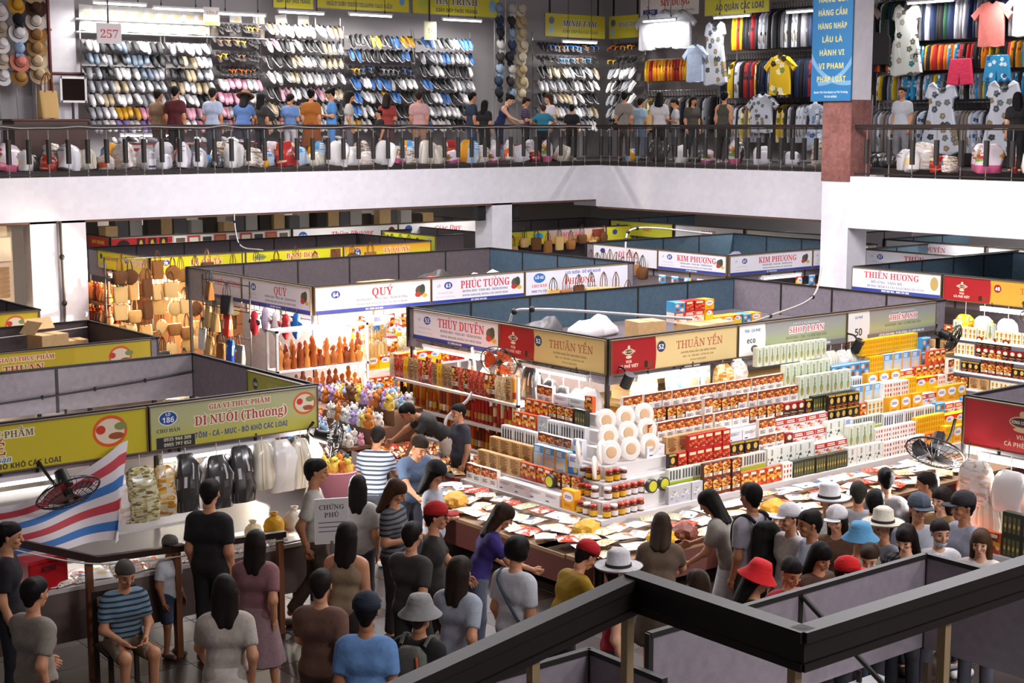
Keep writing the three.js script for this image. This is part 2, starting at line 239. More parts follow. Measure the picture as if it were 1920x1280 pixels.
// pillars
slab('column', M.white, [26.4, 27.05, 0, 3.985, -21.95, -21.2], 'white lower shaft of the pillar at the bend of the balcony');
slab('column', M.brown, [26.38, 27.07, 3.985, 5.75, -21.97, -21.18], 'brown marble clad band of the pillar at the bend');
slab('column', M.white, [26.4, 27.05, 5.75, HALL_Y, -21.95, -21.2], 'white upper shaft of the pillar carrying the blue notice');
slab('column', M.white, [24.46, 25.13, 0, 3.17, FZ - 0.75, FZ - 0.02], 'white pillar under the long balcony beside two loudspeakers');
slab('column', M.white, [12.04, 12.62, 0, 3.17, FZ - 0.4, FZ - 0.02], 'white twin pillar standing next to the hanging rope');
slab('column', M.white, [12.74, 13.28, 0, 3.17, FZ - 0.4, FZ - 0.02], 'white twin pillar standing by the red stall');
slab('column', M.white, [13.75, 14.62, UF, HALL_Y, -35.3, -34.7], 'white upper pillar with a red pipe beside the hat stall');
// unseen ceiling lamps of the hall, the near pair added as frontal fill
for (const [x, z] of hallLights) {
  const t = thing('unseen_ceiling_lamp', 'unseen square white ceiling lamp high over the atrium', 'ceiling lamp', [x, HALL_Y, z], 0, 'unseen ceiling lamps over the atrium');
  mesh('housing', box(3.4, 0.12, 3.4, 0, -0.06, 0), M.whitePl, t); mesh('diffuser', box(3.2, 0.02, 3.2, 0, -0.131, 0), new THREE.MeshStandardMaterial({ color: '#ffffff', emissive: '#fff6ff', emissiveIntensity: 2 }), t);
}
// balcony railings: rail, thin steel balusters each with a dark sleeve, loose cable tied along the rail
function railing(name, label, a, b, n, cable) {
  const t = thing(name, label, 'railing', a), L = Math.hypot(b[0] - a[0], b[2] - a[2]), dx = (b[0] - a[0]) / L, dz = (b[2] - a[2]) / L, top = 5.18 - a[1];
  mesh('handrail', join(beam([0, top, 0], [dx * L, top, dz * L], 0.09, 0.075), beam([0, top - 0.06, 0], [dx * L, top - 0.06, dz * L], 0.04, 0.03)), mat('#2b211d', 0.35), t);
  mesh('bottom_rail', beam([0, 0.06, 0], [dx * L, 0.06, dz * L], 0.03, 0.03), M.iron, t);
  const gp = bar([0, 0, 0], [0, top, 0], 0.012), gs = cyl(0.056, 0.056, 0.52, 0, top * 0.5, 0, 10);
  for (let i = 0; i < n; i++) {
    const s = (i + 0.5) / n * L, p = mesh('baluster', gp, M.steel, t); p.position.set(dx * s, 0, dz * s);
    mesh('sleeve', gs, mat('#2e2926', 0.5), p);
  }
  if (cable) { const pts = []; for (let i = 0; i <= n; i++) { const s = i / n * L; pts.push([dx * s + 0.06 * -dz * 0 , top + (i % 4 === 0 ? 0.0 : -0.03) + rr(-0.012, 0.012), dz * s + 0.055]); } mesh('cable', tube(pts, 0.014, n * 5, 5), mat('#9d9792', 0.5), t); }
  return t;
}
railing('balcony_railing', 'long dark railing with sleeved balusters on the white beam', [8, FT, FZ - 0.12], [FX - 0.1, FT, FZ - 0.12], 46, true);
railing('balcony_railing', 'dark railing between the inner corner and the brown pillar', [FX + 0.12, FT, FZ - 0.12], [FX + 0.12, FT, JOG - 0.85], 26, true);
railing('balcony_railing', 'dark railing past the brown pillar with a white cord', [FX2 + 0.12, FT, JOG + 0.05], [FX2 + 0.12, FT, -14], 12, true);
// clear film hung behind the balusters to keep goods from falling
for (const [lb, w, x, z, r] of [['clear plastic film behind the long railing', FX - 8.3, (FX + 8) / 2, FZ - 0.24, 0], ['clear plastic film behind the railing by the brown pillar', FZ * -1 + JOG - 1, FX + 0.24, (FZ + JOG) / 2 - 0.4, Math.PI / 2]]) {
  const g = new THREE.PlaneGeometry(w, 0.9, 40, 4), p = g.attributes.position; for (let i = 0; i < p.count; i++) p.setZ(i, Math.sin(p.getX(i) * 2.2) * 0.012 + rr(-0.01, 0.01)); g.computeVertexNormals();
  const m = mesh('plastic_film', g, M.film); m.position.set(x, FT + 0.52, z); m.rotation.y = r; tag(m, lb, 'plastic film');
}
// inner back walls of the ground floor and a duct hung under the balcony
slab('wall_inner_back', mat('#b9aea6', 0.8), [-7.7, 36.8, 0, 3.6, -41.3, -41.0], 'plain wall closing the ground floor behind the far row'); slab('wall_inner_side', mat('#b9b2b4', 0.8), [36.5, 36.8, 0, 3.6, -41, 9.7], 'plain wall closing the ground floor behind the back row');
slab('trim_5', mat('#b4b0bc', 0.5), [29.6, 29.95, 2.86, 3.12, -34, -21.2], 'grey lilac duct hung under the side balcony'); slab('trim_6', mat('#8a8688', 0.5), [29.4, 29.7, 2.7, 2.9, -20.4, -12], 'grey duct beyond the big white pillar'); slab('trim_7', mat('#6a4a38', 0.6), [28.12, 28.22, 2.93, 2.98, -31.3, -21.9], 'brown pipe strip under the side beam');
// ================================================================ printed sign boards
const tx = (s, x, y, h, c, o = {}) => ({ k: 't', s, x, y, h, c, ...o });
const el = (x, y, rx, ry, c) => ({ k: 'e', x, y, rx, ry, c });
const re = (x, y, w, h, c) => ({ k: 'r', x, y, w, h, c });
// letters with marks: the base letter comes from the font, the Vietnamese marks are drawn as strokes
function viText(g, str, px, stroke) {
  const cl = []; for (const ch of str.normalize('NFD')) { const m = '\u0302\u0306\u031b\u0301\u0300\u0309\u0303\u0323'.indexOf(ch); if (m >= 0 && cl.length) cl[cl.length - 1].m.push(m); else cl.push({ c: ch === '\u0110' ? 'D' : ch === '\u0111' ? 'd' : ch, d: ch === '\u0110' || ch === '\u0111', m: [] }); }
  let W = 0; for (const k of cl) { k.w = g.measureText(k.c).width; W += k.w; }
  let x = g.textAlign === 'left' ? 0 : -W / 2; const al = g.textAlign; g.textAlign = 'left';
  for (const k of cl) {
    if (stroke) g.strokeText(k.c, x, 0); else g.fillText(k.c, x, 0);
    const up = k.c === k.c.toUpperCase(), t = up ? -0.42 * px : -0.3 * px, c = x + k.w / 2, s = px * 0.16; let lw = px * 0.07 + (stroke ? g.lineWidth : 0), y = t;
    const line = (...p) => { g.beginPath(); p.forEach(([a, b], i) => (i ? g.lineTo(a, b) : g.moveTo(a, b))); const o = [g.strokeStyle, g.lineWidth]; if (!stroke) g.strokeStyle = g.fillStyle; g.lineWidth = lw; g.stroke(); [g.strokeStyle, g.lineWidth] = o; };
    if (k.d) line([x - 0.02 * px, up ? -0.02 * px : -0.25 * px], [x + k.w * 0.5, up ? -0.02 * px : -0.25 * px]);
    if (k.m.includes(0)) { line([c - s, y], [c, y - s * 0.8], [c + s, y]); y -= s * 0.9; }
    if (k.m.includes(1)) { line([c - s, y - s * 0.8], [c - s * 0.4, y], [c + s * 0.4, y], [c + s, y - s * 0.8]); y -= s * 1.1; }
    if (k.m.includes(2)) line([x + k.w * 0.86, t + s * 0.6], [x + k.w, t + s * 0.3], [x + k.w * 1.02, t - s * 0.3]);
    if (k.m.includes(3)) line([c, y], [c + s, y - s]);
    if (k.m.includes(4)) line([c, y], [c - s, y - s]);
    if (k.m.includes(5)) line([c, y], [c + s * 0.5, y - s * 0.4], [c, y - s], [c - s * 0.4, y - s]);
    if (k.m.includes(6)) line([c - s, y], [c - s * 0.4, y - s * 0.5], [c + s * 0.4, y], [c + s, y - s * 0.5]);
    if (k.m.includes(7)) line([c - s * 0.2, px * 0.52], [c + s * 0.2, px * 0.52]);
    x += k.w;
  } g.textAlign = al;
}
function drawSign(g, W, H, bg, items) {
  if (Array.isArray(bg)) { const gr = g.createLinearGradient(0, 0, 0, H); bg.forEach((c, i) => gr.addColorStop(i / (bg.length - 1), c)); g.fillStyle = gr; } else g.fillStyle = bg;
  g.fillRect(0, 0, W, H);
  for (const i of items) {
    g.fillStyle = i.c;
    if (i.k === 'r') g.fillRect(i.x * W, i.y * H, i.w * W, i.h * H);
    else if (i.k === 'e') { g.beginPath(); g.ellipse(i.x * W, i.y * H, i.rx * H, i.ry * H, 0, 0, 7); g.fill(); }
    else {
      g.font = (i.i ? 'italic ' : '') + (i.n ? '' : 'bold ') + Math.round(i.h * H) + 'px ' + (i.f || 'serif'); g.textAlign = i.a || 'center'; g.textBaseline = 'middle';
      const px = Math.round(i.h * H), w = g.measureText(i.s.normalize('NFD').replace(/[\u0300-\u036f]/g, '').replace(/[\u0110]/g, 'D').replace(/[\u0111]/g, 'd')).width, mw = (i.w || 9) * W, k = Math.min(1, mw / w);
      g.save(); g.translate(i.x * W, i.y * H); g.scale(i.sx ? i.sx : k, 1);
      if (i.o) { g.strokeStyle = i.o; g.lineWidth = H * (i.ow || 0.05); g.lineJoin = 'round'; viText(g, i.s, px, true); }
      viText(g, i.s, px, false); g.restore();
    }
  }
}
// a dish of spices in an orange oval, as printed on the yellow boards
const dish = (x, y, r) => [el(x, y, r * 1.1, r, '#e8641e'), el(x - 0.0, y, r * 0.92, r * 0.8, '#f6e3c8'), el(x + 0.035, y - 0.09, r * 0.4, r * 0.25, '#8a9a55'), el(x - 0.03, y - 0.05, r * 0.3, r * 0.28, '#d63a26'), el(x + 0.02, y + 0.12, r * 0.5, r * 0.22, '#a5552c'), el(x - 0.02, y + 0.16, r * 0.25, r * 0.16, '#efe2c4')];
const coffee = (v) => [re(0, 0, 0.31, 1, '#a01c20'), el(0.31, 0.5, 0.16, 0.75, '#a01c20'), el(0.13, 0.38, 0.2, 0.1, '#e8d3b0'), el(0.13, 0.38, 0.17, 0.07, '#3a2a24'), tx('KING COFFEE', 0.13, 0.38, 0.08, '#f2e2c4', { f: 'sans-serif', w: 0.1 }), el(0.13, 0.24, 0.05, 0.06, '#e8d3b0'), el(0.13, 0.54, 0.12, 0.05, '#e8d3b0'), tx('VUA', 0.13, 0.68, 0.12, '#f7ead2', { f: 'sans-serif' }), tx('CÀ PHÊ VIỆT', 0.13, 0.82, 0.13, '#f7ead2', { f: 'sans-serif', w: 0.2 }), re(0.25, 0.72, 0.025, 0.2, '#3a1c16'), re(0.28, 0.76, 0.03, 0.16, '#7a3a20'), el(0.38, 0.34, 0.17, 0.17, v[1] || '#2b3350'), el(0.38, 0.34, 0.14, 0.14, v[1] || '#3a4266'), tx(v[0], 0.38, 0.35, 0.2, '#fff', { f: 'sans-serif' }), tx(v[2], 0.69, 0.36, 0.34, '#a3402c', { n: 1, f: 'serif', w: 0.48 }), tx('CHUYÊN HÀNG ĐẶC SẢN MIỀN TRUNG', 0.68, 0.62, 0.08, '#6a5236', { f: 'sans-serif', w: 0.4 }), tx('MỰC - CÁ - TÔM KHÔ - CÀ PHÊ CÁC LOẠI', 0.68, 0.75, 0.07, '#6a5236', { f: 'sans-serif', w: 0.46 }), tx('SỈ VÀ LẺ TOÀN QUỐC', 0.68, 0.88, 0.07, '#6a5236', { f: 'sans-serif' })];
const incense = (num, name, w = 0.5) => [re(0, 0.86, 1, 0.14, '#2b3f92'), tx('LÔ', 0.07, 0.3, 0.12, '#444', { n: 1 }), el(0.17, 0.3, 0.19, 0.14, '#2d3a86'), tx(num, 0.17, 0.3, 0.22, '#fff', { f: 'sans-serif' }), tx('chợ hàn đà nẵng', 0.14, 0.58, 0.09, '#b9a9b5', { n: 1 }), tx('bảo hành chất lượng', 0.14, 0.74, 0.09, '#c9b9b5', { n: 1 }), tx(name, 0.57, 0.31, 0.42, '#c9252c', { w: w + 0.08 }), tx('HƯƠNG ĐÈN - VÀNG MÃ - TRẦM HƯƠNG', 0.57, 0.58, 0.11, '#2c3355', { w: 0.5 }), tx('HƯƠNG KHOANH, HƯƠNG CÂY CHUỐI TRẦM', 0.57, 0.74, 0.1, '#2c3355', { w: 0.55 }), tx('ĐT: 0905 644 606', 0.5, 0.935, 0.1, '#fff', { f: 'sans-serif' }), el(0.91, 0.4, 0.22, 0.2, '#5a5048'), el(0.93, 0.32, 0.12, 0.16, '#3d4a35'), el(0.89, 0.55, 0.14, 0.1, '#b23b32'), el(0.95, 0.6, 0.12, 0.08, '#d9b13a')];
const spice = (num, name, extra) => [tx('GIA VỊ THỰC PHẨM', 0.53, 0.2, 0.17, '#d9442c', { o: '#fff2c0', w: 0.5 }), el(0.12, 0.32, 0.27, 0.19, '#ffffff'), el(0.12, 0.32, 0.25, 0.17, '#1c3c8c'), tx('LÔ', 0.12, 0.22, 0.12, '#fff', { f: 'sans-serif' }), tx(num, 0.12, 0.37, 0.2, '#fff', { f: 'sans-serif' }), tx('CHỢ HÀN', 0.12, 0.62, 0.13, '#2a2a2a', { w: 0.16 }), tx(name, 0.52, 0.5, 0.32, '#c4281f', { o: '#fff2c0', w: 0.5 }), ...dish(0.88, 0.42, 0.33), ...(extra || [])];
const BOARDS = [
  // label, face, from, to, plane, top, height, background, items   (face F: along x at z = plane; face L: along z at x = plane)
  ['gold and red coffee sign numbered 52 on the side of its stall corner', 'L', -16.7, -14.47, 13.2, 2.42, 0.46, '#d8bb7a', coffee(['52', '', 'THUẬN YẾN'])],
  ['gold and red coffee sign numbered 52 facing the wide aisle', 'F', 13.2, 15.6, -14.45, 2.42, 0.46, '#dcc38a', coffee(['52', '', 'THUẬN YẾN'])],
  ['grey green gradient shop sign with eco badge and red lettering', 'F', 15.62, 17.98, -14.45, 2.42, 0.46, ['#97959b', '#a2a69a', '#a9b284', '#8f8f92'], [re(0, 0, 0.2, 1, '#eceef0'), el(0.2, 0.5, 0.2, 0.75, '#eceef0'), tx('TRÀ - CÀ PHÊ', 0.12, 0.2, 0.12, '#3a4a7a', { f: 'sans-serif', w: 0.2 }), tx('eco', 0.11, 0.52, 0.24, '#333', { f: 'sans-serif' }), el(0.14, 0.8, 0.16, 0.12, '#4a4a4a'), tx('1', 0.14, 0.8, 0.14, '#fff', { f: 'sans-serif' }), tx('CHUYÊN NGÀNH HÀNG', 0.62, 0.14, 0.11, '#f4f4f4', { o: '#555', ow: 0.02, w: 0.4 }), tx('SHOP LOAN', 0.62, 0.36, 0.28, '#d3262c', { o: '#fff', w: 0.5 }), tx('BÁNH KẸO - TRÀ - CÀ PHÊ ĐẶC SẢN', 0.62, 0.6, 0.11, '#5d6250', { w: 0.55 }), tx('TÔM - MỰC KHÔ CÁC LOẠI', 0.62, 0.74, 0.1, '#5d6250', { w: 0.5 }), re(0.22, 0.84, 0.78, 0.16, '#777880'), tx('LÔ 51 CHỢ HÀN, TP ĐÀ NẴNG, ĐT: 0905 415 068', 0.61, 0.92, 0.11, '#fff', { f: 'sans-serif', w: 0.72 })]],
  ['grey green gradient shop sign numbered 50 with white round badge', 'F', 18.0, 20.2, -14.45, 2.42, 0.46, ['#97959b', '#a2a69a', '#b0b98a', '#8f8f92'], [re(0, 0, 0.2, 1, '#eceef0'), el(0.2, 0.5, 0.2, 0.75, '#eceef0'), tx('CÀ PHÊ', 0.12, 0.2, 0.12, '#3a4a7a', { f: 'sans-serif', w: 0.2 }), tx('50', 0.12, 0.72, 0.36, '#333', { f: 'sans-serif' }), tx('CHUYÊN NGÀNH HÀNG', 0.62, 0.14, 0.11, '#f4f4f4', { o: '#555', ow: 0.02, w: 0.4 }), tx('THIỆN ANH', 0.62, 0.36, 0.26, '#d3262c', { o: '#fff', w: 0.5 }), tx('BÁNH KẸO - TRÀ - CÀ PHÊ ĐẶC SẢN', 0.62, 0.6, 0.11, '#5d6250', { w: 0.55 }), re(0.22, 0.84, 0.78, 0.16, '#777880'), tx('LÔ 50 CHỢ HÀN, TP ĐÀ NẴNG, ĐT: 0905 068 418', 0.61, 0.92, 0.11, '#fff', { f: 'sans-serif', w: 0.72 })]],
  ['white incense shop sign numbered 53 with blue foot band', 'L', -18.85, -16.72, 13.2, 2.42, 0.46, '#e6e4ea', incense('53', 'THÙY DUYÊN', 0.46)],
  ['white incense sign with red name above the straw bags', 'L', -25.6, -24.25, 13.2, 2.5, 0.48, '#e6e4ea', [re(0, 0.86, 1, 0.14, '#2b3f92'), tx('THIÊN HƯƠNG', 0.6, 0.35, 0.32, '#c9252c', { w: 0.75 }), tx('LÔ 65', 0.12, 0.25, 0.22, '#2d3a86', { w: 0.2 })]],
  ['white incense sign on the side face with short red name', 'L', -24.22, -21.85, 13.2, 2.5, 0.48, '#e6e4ea', incense('64', 'QUÝ', 0.4)],
  ['white incense sign numbered 64 above the shelves of carved figures', 'F', 13.2, 15.6, -21.83, 2.5, 0.48, '#e8e6ec', incense('64', 'QUÝ', 0.4)],
  ['white incense sign numbered 63 above the grey partition', 'F', 15.62, 17.75, -21.83, 2.5, 0.48, '#e8e6ec', incense('63', 'PHÚC TƯỜNG', 0.46)],
  ['white souvenir sign with blue oval and red name', 'F', 17.77, 20.4, -21.83, 2.5, 0.48, '#e2e4ee', [el(0.13, 0.3, 0.3, 0.2, '#3a6fb5'), tx('LÔ 62', 0.13, 0.28, 0.17, '#fff', { f: 'sans-serif' }), tx('CHỢ HÀN', 0.13, 0.63, 0.16, '#c9252c'), tx('0905 712 119', 0.13, 0.85, 0.13, '#2c4a9a', { f: 'sans-serif', w: 0.2 }), tx('LƯU NIỆM - ĐỒ MỸ NGHỆ', 0.55, 0.18, 0.16, '#2c3f9a', { f: 'sans-serif', w: 0.5 }), tx('PHƯƠNG', 0.52, 0.54, 0.36, '#d3262c', { o: '#fff', w: 0.5 }), tx('BÁN SỈ VÀ LẺ TOÀN QUỐC', 0.55, 0.85, 0.12, '#2c3f9a', { w: 0.5 })]],
  ['yellow stall sign over the warm lit carved goods', 'L', -32.4, -31.12, 14.0, 2.42, 0.4, '#c9c62a', [tx('KHÔ BÁNH', 0.6, 0.4, 0.28, '#c9252c', { w: 0.6 }), el(0.16, 0.3, 0.16, 0.16, '#2d3a86'), re(0, 0.72, 0.4, 0.2, '#b8b8b4')]],
  ['yellow stall sign end board beside the one numbered 78', 'L', -31.1, -29.8, 14.0, 2.42, 0.4, '#cfca24', [tx('LÊ QUÂN', 0.66, 0.42, 0.34, '#c9252c', { o: '#fff', w: 0.55 }), el(0.16, 0.32, 0.2, 0.2, '#2d3a86'), tx('78', 0.16, 0.33, 0.2, '#fff')]],
  ['yellow sign numbered 78 with large red name', 'F', 14.0, 16.25, -29.78, 2.42, 0.4, '#d2cd22', [el(0.15, 0.3, 0.26, 0.2, '#f2f2e6'), el(0.15, 0.3, 0.23, 0.18, '#2d3a76'), tx('78', 0.15, 0.34, 0.22, '#fff', { f: 'sans-serif' }), tx('LÔ', 0.15, 0.18, 0.1, '#fff'), tx('LÊ QUÂN', 0.58, 0.36, 0.42, '#c9252c', { o: '#fff6c0', w: 0.62 }), tx('CHUYÊN BÁN: ĐỒ GỖ MỸ NGHỆ', 0.5, 0.82, 0.16, '#2a2f55', { f: 'sans-serif', w: 0.7 })]],
  ['yellow souvenir sign with bamboo lettering in red', 'F', 16.27, 18.8, -29.78, 2.42, 0.4, '#d6d024', [el(0.14, 0.32, 0.32, 0.2, '#8a9a55'), tx('CHỢ HÀN', 0.14, 0.32, 0.16, '#3a3a2a', { w: 0.2 }), tx('BAM BOO', 0.57, 0.34, 0.44, '#c9252c', { o: '#fff6c0', w: 0.55 }), re(0.02, 0.78, 0.25, 0.18, '#2a2f55'), tx('LƯU NIỆM MỸ NGHỆ', 0.6, 0.78, 0.24, '#2a2f55', { f: 'sans-serif', w: 0.6 }), re(0.87, 0.08, 0.11, 0.55, '#7a4a30')]],
  ['orange to green gradient sign numbered 74', 'F', 18.82, 21.3, -29.78, 2.42, 0.4, ['#e0922a', '#d8c030', '#9aa83a'], [el(0.15, 0.4, 0.24, 0.26, '#2d3a76'), tx('LÔ', 0.15, 0.24, 0.14, '#fff'), tx('74', 0.15, 0.46, 0.26, '#fff', { f: 'sans-serif' }), tx('TÝ QUẬY', 0.6, 0.36, 0.42, '#d3262c', { o: '#fff6c0', w: 0.6 })]],
  ['red stall sign end board with yellow lettering', 'L', -37, -35.75, 15.75, 2.42, 0.4, '#b32420', [tx('DUY KHANG', 0.5, 0.35, 0.34, '#f3d23a', { f: 'sans-serif', w: 0.9 }), tx('LÔ 84', 0.5, 0.75, 0.24, '#f3d23a', { f: 'sans-serif' })]],
  ['red and black sign with a row of small product pictures', 'F', 15.75, 20.9, -35.7, 2.42, 0.4, '#b8b2b0', [re(0, 0.05, 0.32, 0.9, '#b01f22'), el(0.06, 0.55, 0.45, 0.4, '#2a1a1a'), tx('Mỹ Nghệ', 0.06, 0.6, 0.26, '#e8c040', { i: 1 }), ...[0.13, 0.19, 0.25].map((x) => re(x, 0.1, 0.045, 0.8, '#2a201c')), ...[0.14, 0.2, 0.26].map((x) => el(x + 0.012, 0.5, 0.12, 0.3, '#c99a30')), ...[0, 1, 2, 3, 4, 5, 6, 7, 8].map((i) => re(0.33 + i * 0.074, 0.08, 0.068, 0.84, i % 2 ? '#c23a34' : '#e6e2dc')), ...[0, 1, 2, 3, 4, 5, 6, 7, 8].map((i) => re(0.34 + i * 0.074, 0.2, 0.05, 0.6, ['#6a5a50', '#e8e0d0', '#3a3a3a', '#a8724a'][i % 4]))]],
  ['white sign with red italic name and dark red flower', 'F', 20.95, 24.4, -35.7, 2.42, 0.4, '#e8e4e4', [el(0.09, 0.5, 0.34, 0.3, '#2d5a9a'), tx('LÔ 81', 0.09, 0.5, 0.2, '#fff', { f: 'sans-serif' }), tx('Thiên Phương', 0.55, 0.5, 0.5, '#c9252c', { i: 1, w: 0.6 }), el(0.94, 0.5, 0.3, 0.34, '#7a2320')]],
  ['white sign with red italic script beside the far pillar', 'F', 24.42, 27.3, -35.7, 2.42, 0.4, '#e8e4e4', [el(0.12, 0.4, 0.32, 0.3, '#2d5a9a'), tx('Giác Duy', 0.6, 0.45, 0.55, '#c9252c', { i: 1, w: 0.6 }), tx('0905', 0.15, 0.85, 0.2, '#2d5a9a')]],
  ['green yellow sign slanting away beside the far pillar', 'L', -34.9, -32.4, 23.4, 2.3, 0.4, ['#d2cf2a', '#a9b83a'], [el(0.1, 0.35, 0.16, 0.16, '#2d3a76'), tx('MỸ LAN', 0.52, 0.45, 0.36, '#c9252c', { f: 'sans-serif', w: 0.5 }), re(0.05, 0.7, 0.14, 0.2, '#8a8a80'), el(0.9, 0.3, 0.2, 0.16, '#7ab8d8')]],
  ['yellow sign with blue bird print beyond the far pillar', 'F', 25.2, 27.2, -32.4, 2.3, 0.4, '#d6cf3a', [tx('KIM HOA', 0.4, 0.5, 0.4, '#d8642a', { w: 0.5 }), el(0.85, 0.4, 0.4, 0.26, '#4a9ac8'), el(0.06, 0.4, 0.2, 0.2, '#2d5a9a')]],
  ['pink lettered orange sign in the far row', 'F', 27.22, 29.4, -32.4, 2.3, 0.4, ['#c8b8c0', '#dca04a'], [tx('Mỹ Linh', 0.42, 0.4, 0.5, '#e0357a', { i: 1, w: 0.6 }), re(0.76, 0.1, 0.22, 0.6, '#8a3a2a')]],
  ['pale yellow sign with blue spot in the far row', 'F', 29.42, 31.6, -32.4, 2.3, 0.4, '#dcd23a', [el(0.15, 0.4, 0.24, 0.2, '#2d5a9a'), tx('KIỆT', 0.7, 0.5, 0.44, '#d8342a', { f: 'sans-serif', w: 0.4 })]],
  ['white incense sign with shopping bags hung below it', 'L', -26.7, -24.52, 23.9, 2.42, 0.44, '#e6e4ea', [el(0.15, 0.3, 0.2, 0.14, '#2d3a86'), tx('DÌ CÚC', 0.55, 0.42, 0.42, '#c9252c', { w: 0.6 }), tx('HƯƠNG ĐÈN - VÀNG MÃ', 0.55, 0.78, 0.14, '#2c3355', { w: 0.5 })]],
  ['white incense sign numbered 61 on the side face', 'L', -24.5, -22.4, 23.9, 2.42, 0.44, '#e8e6ec', incense('61', 'KIM PHƯỢNG', 0.5)],
  ['white incense sign numbered 61 facing the aisle behind the brown topped pillar', 'F', 23.9, 26.6, -22.38, 2.42, 0.44, '#e8e6ec', incense('61', 'KIM PHƯỢNG', 0.5)],
  ['white incense sign half hidden by the big white pillar', 'F', 26.62, 28.6, -22.38, 2.42, 0.44, '#e8e6ec', incense('61', 'VÀNG', 0.4)],
  ['white incense sign right of the big white pillar', 'L', -19.1, -17.0, 24.0, 2.42, 0.46, '#e8e6ec', [re(0, 0.86, 1, 0.14, '#2b3f92'), tx('THIÊN HƯƠNG', 0.45, 0.26, 0.38, '#d3262c', { w: 0.75 }), tx('ĐỒ CÚNG - VÀNG MÃ', 0.4, 0.56, 0.15, '#2c3355', { w: 0.5 }), tx('HƯƠNG TRẦM VÀ CÁC LOẠI TRÁI CÂY CÚNG', 0.5, 0.74, 0.13, '#2c3355', { w: 0.75 }), tx('0905 006 963 - 0905 741 006', 0.5, 0.935, 0.11, '#fff', { f: 'sans-serif', w: 0.6 }), el(0.93, 0.4, 0.2, 0.3, '#b39a5a')]],
  ['gold and red coffee sign numbered 48', 'L', -16.95, -13.9, 24.0, 2.42, 0.46, '#c99a35', coffee(['48', '#9a2420', 'THUẬN HÒA'])],
  ['narrow white sign high behind the white incense stall', 'L', -23.2, -20.4, 30.4, 2.42, 0.4, '#e6e4ea', [tx('THUẬN DUYÊN', 0.4, 0.4, 0.4, '#c9252c', { w: 0.6 }), re(0, 0.84, 1, 0.16, '#2b3f92')]],
  ['white sign tucked under the beam above the coffee stall', 'L', -20.3, -17.5, 30.4, 2.42, 0.44, '#e6e4ea', [tx('QUANG', 0.45, 0.32, 0.42, '#c9252c', { w: 0.5 }), tx('HƯƠNG ĐÈN - VÀNG MÃ - TRẦM', 0.5, 0.7, 0.16, '#2c3355', { w: 0.6 })]],
  ['pale white and blue sign in the second row behind the pillar', 'L', -21.6, -19.3, 27.6, 2.42, 0.44, '#e2e2ea', incense('57', 'THỦY', 0.4)],
  ['yellow green sign in the back row under the side balcony', 'L', -33.2, -30.6, 30.4, 2.42, 0.42, '#d2cf3a', [el(0.12, 0.4, 0.2, 0.2, '#2d5a9a'), tx('KIỆT', 0.6, 0.45, 0.44, '#d8342a', { f: 'sans-serif', w: 0.4 })]],
  ['white lettered sign in the back row next to the yellow green one', 'L', -30.5, -27.9, 30.4, 2.42, 0.42, '#e6e4ea', [tx('HẠNH', 0.5, 0.4, 0.42, '#c9252c', { w: 0.5 }), re(0, 0.82, 1, 0.18, '#2b3f92')]],
  ['white and yellow sign in the back row above the number 61 ring', 'L', -27.8, -25.2, 30.4, 2.42, 0.42, ['#e6e4ea', '#e0d060'], [tx('MINH THẢO', 0.5, 0.4, 0.36, '#c9252c', { w: 0.6 })]],
  ['yellow spice stall sign with white outlined name and orange dish', 'F', 3.2, 6.42, -13.88, 2.42, 0.46, '#d9c92a', [tx('GIA VỊ THỰC PHẨM', 0.5, 0.2, 0.2, '#7a5a1a', { o: '#fffbe0', w: 0.6 }), tx('CHỊ BÉ', 0.46, 0.5, 0.38, '#b3241c', { o: '#fff2c0', w: 0.42 }), tx('Chuyên bán đặc sản', 0.45, 0.74, 0.17, '#2f7fb0', { i: 1, o: '#fffbe0', w: 0.4 }), tx('TÔM - CÁ - MỰC - BÒ KHÔ CÁC LOẠI', 0.53, 0.9, 0.16, '#1c2a3c', { f: 'sans-serif', w: 0.56 }), ...dish(0.88, 0.42, 0.36)]],
  ['pale green and yellow spice sign numbered 186', 'F', 6.44, 8.4, -13.88, 2.42, 0.46, ['#bcbd92', '#c3c487', '#c9c33f'], [tx('GIA VỊ THỰC PHẨM', 0.52, 0.16, 0.16, '#b3343a', { o: '#e8e4c0', w: 0.46 }), el(0.1, 0.3, 0.23, 0.17, '#ffffff'), el(0.1, 0.3, 0.21, 0.15, '#1c4c9c'), tx('LÔ', 0.1, 0.21, 0.1, '#fff', { f: 'sans-serif' }), tx('186', 0.1, 0.34, 0.18, '#fff', { f: 'sans-serif' }), tx('CHỢ HÀN', 0.1, 0.58, 0.12, '#2a2a2a', { w: 0.16 }), re(0.03, 0.74, 0.22, 0.26, '#2c3034'), tx('0935 944 309', 0.15, 0.8, 0.11, '#e8e4c0', { f: 'sans-serif', w: 0.17 }), tx('0905 787 852', 0.15, 0.93, 0.11, '#e8e4c0', { f: 'sans-serif', w: 0.17 }), tx('DÌ NUÔI (Thương)', 0.53, 0.46, 0.3, '#b3343a', { o: '#f4f0d0', w: 0.56 }), tx('TÔM - CÁ - MỰC - BÒ KHÔ CÁC LOẠI', 0.53, 0.8, 0.18, '#2b3f92', { f: 'sans-serif', w: 0.56 }), ...dish(0.92, 0.36, 0.28)]],
  ['small yellow green spice board behind the one numbered 186', 'L', -15.25, -13.98, 8.36, 2.42, 0.36, '#b5b22e', [el(0.14, 0.36, 0.16, 0.2, '#24314a'), tx('186', 0.14, 0.38, 0.16, '#fff', { f: 'sans-serif' }), tx('GIA VỊ THỰC PHẨM', 0.64, 0.3, 0.2, '#d8c87a', { w: 0.6 }), tx('DÌ NUÔI', 0.62, 0.68, 0.3, '#b3241c', { w: 0.4 })]],
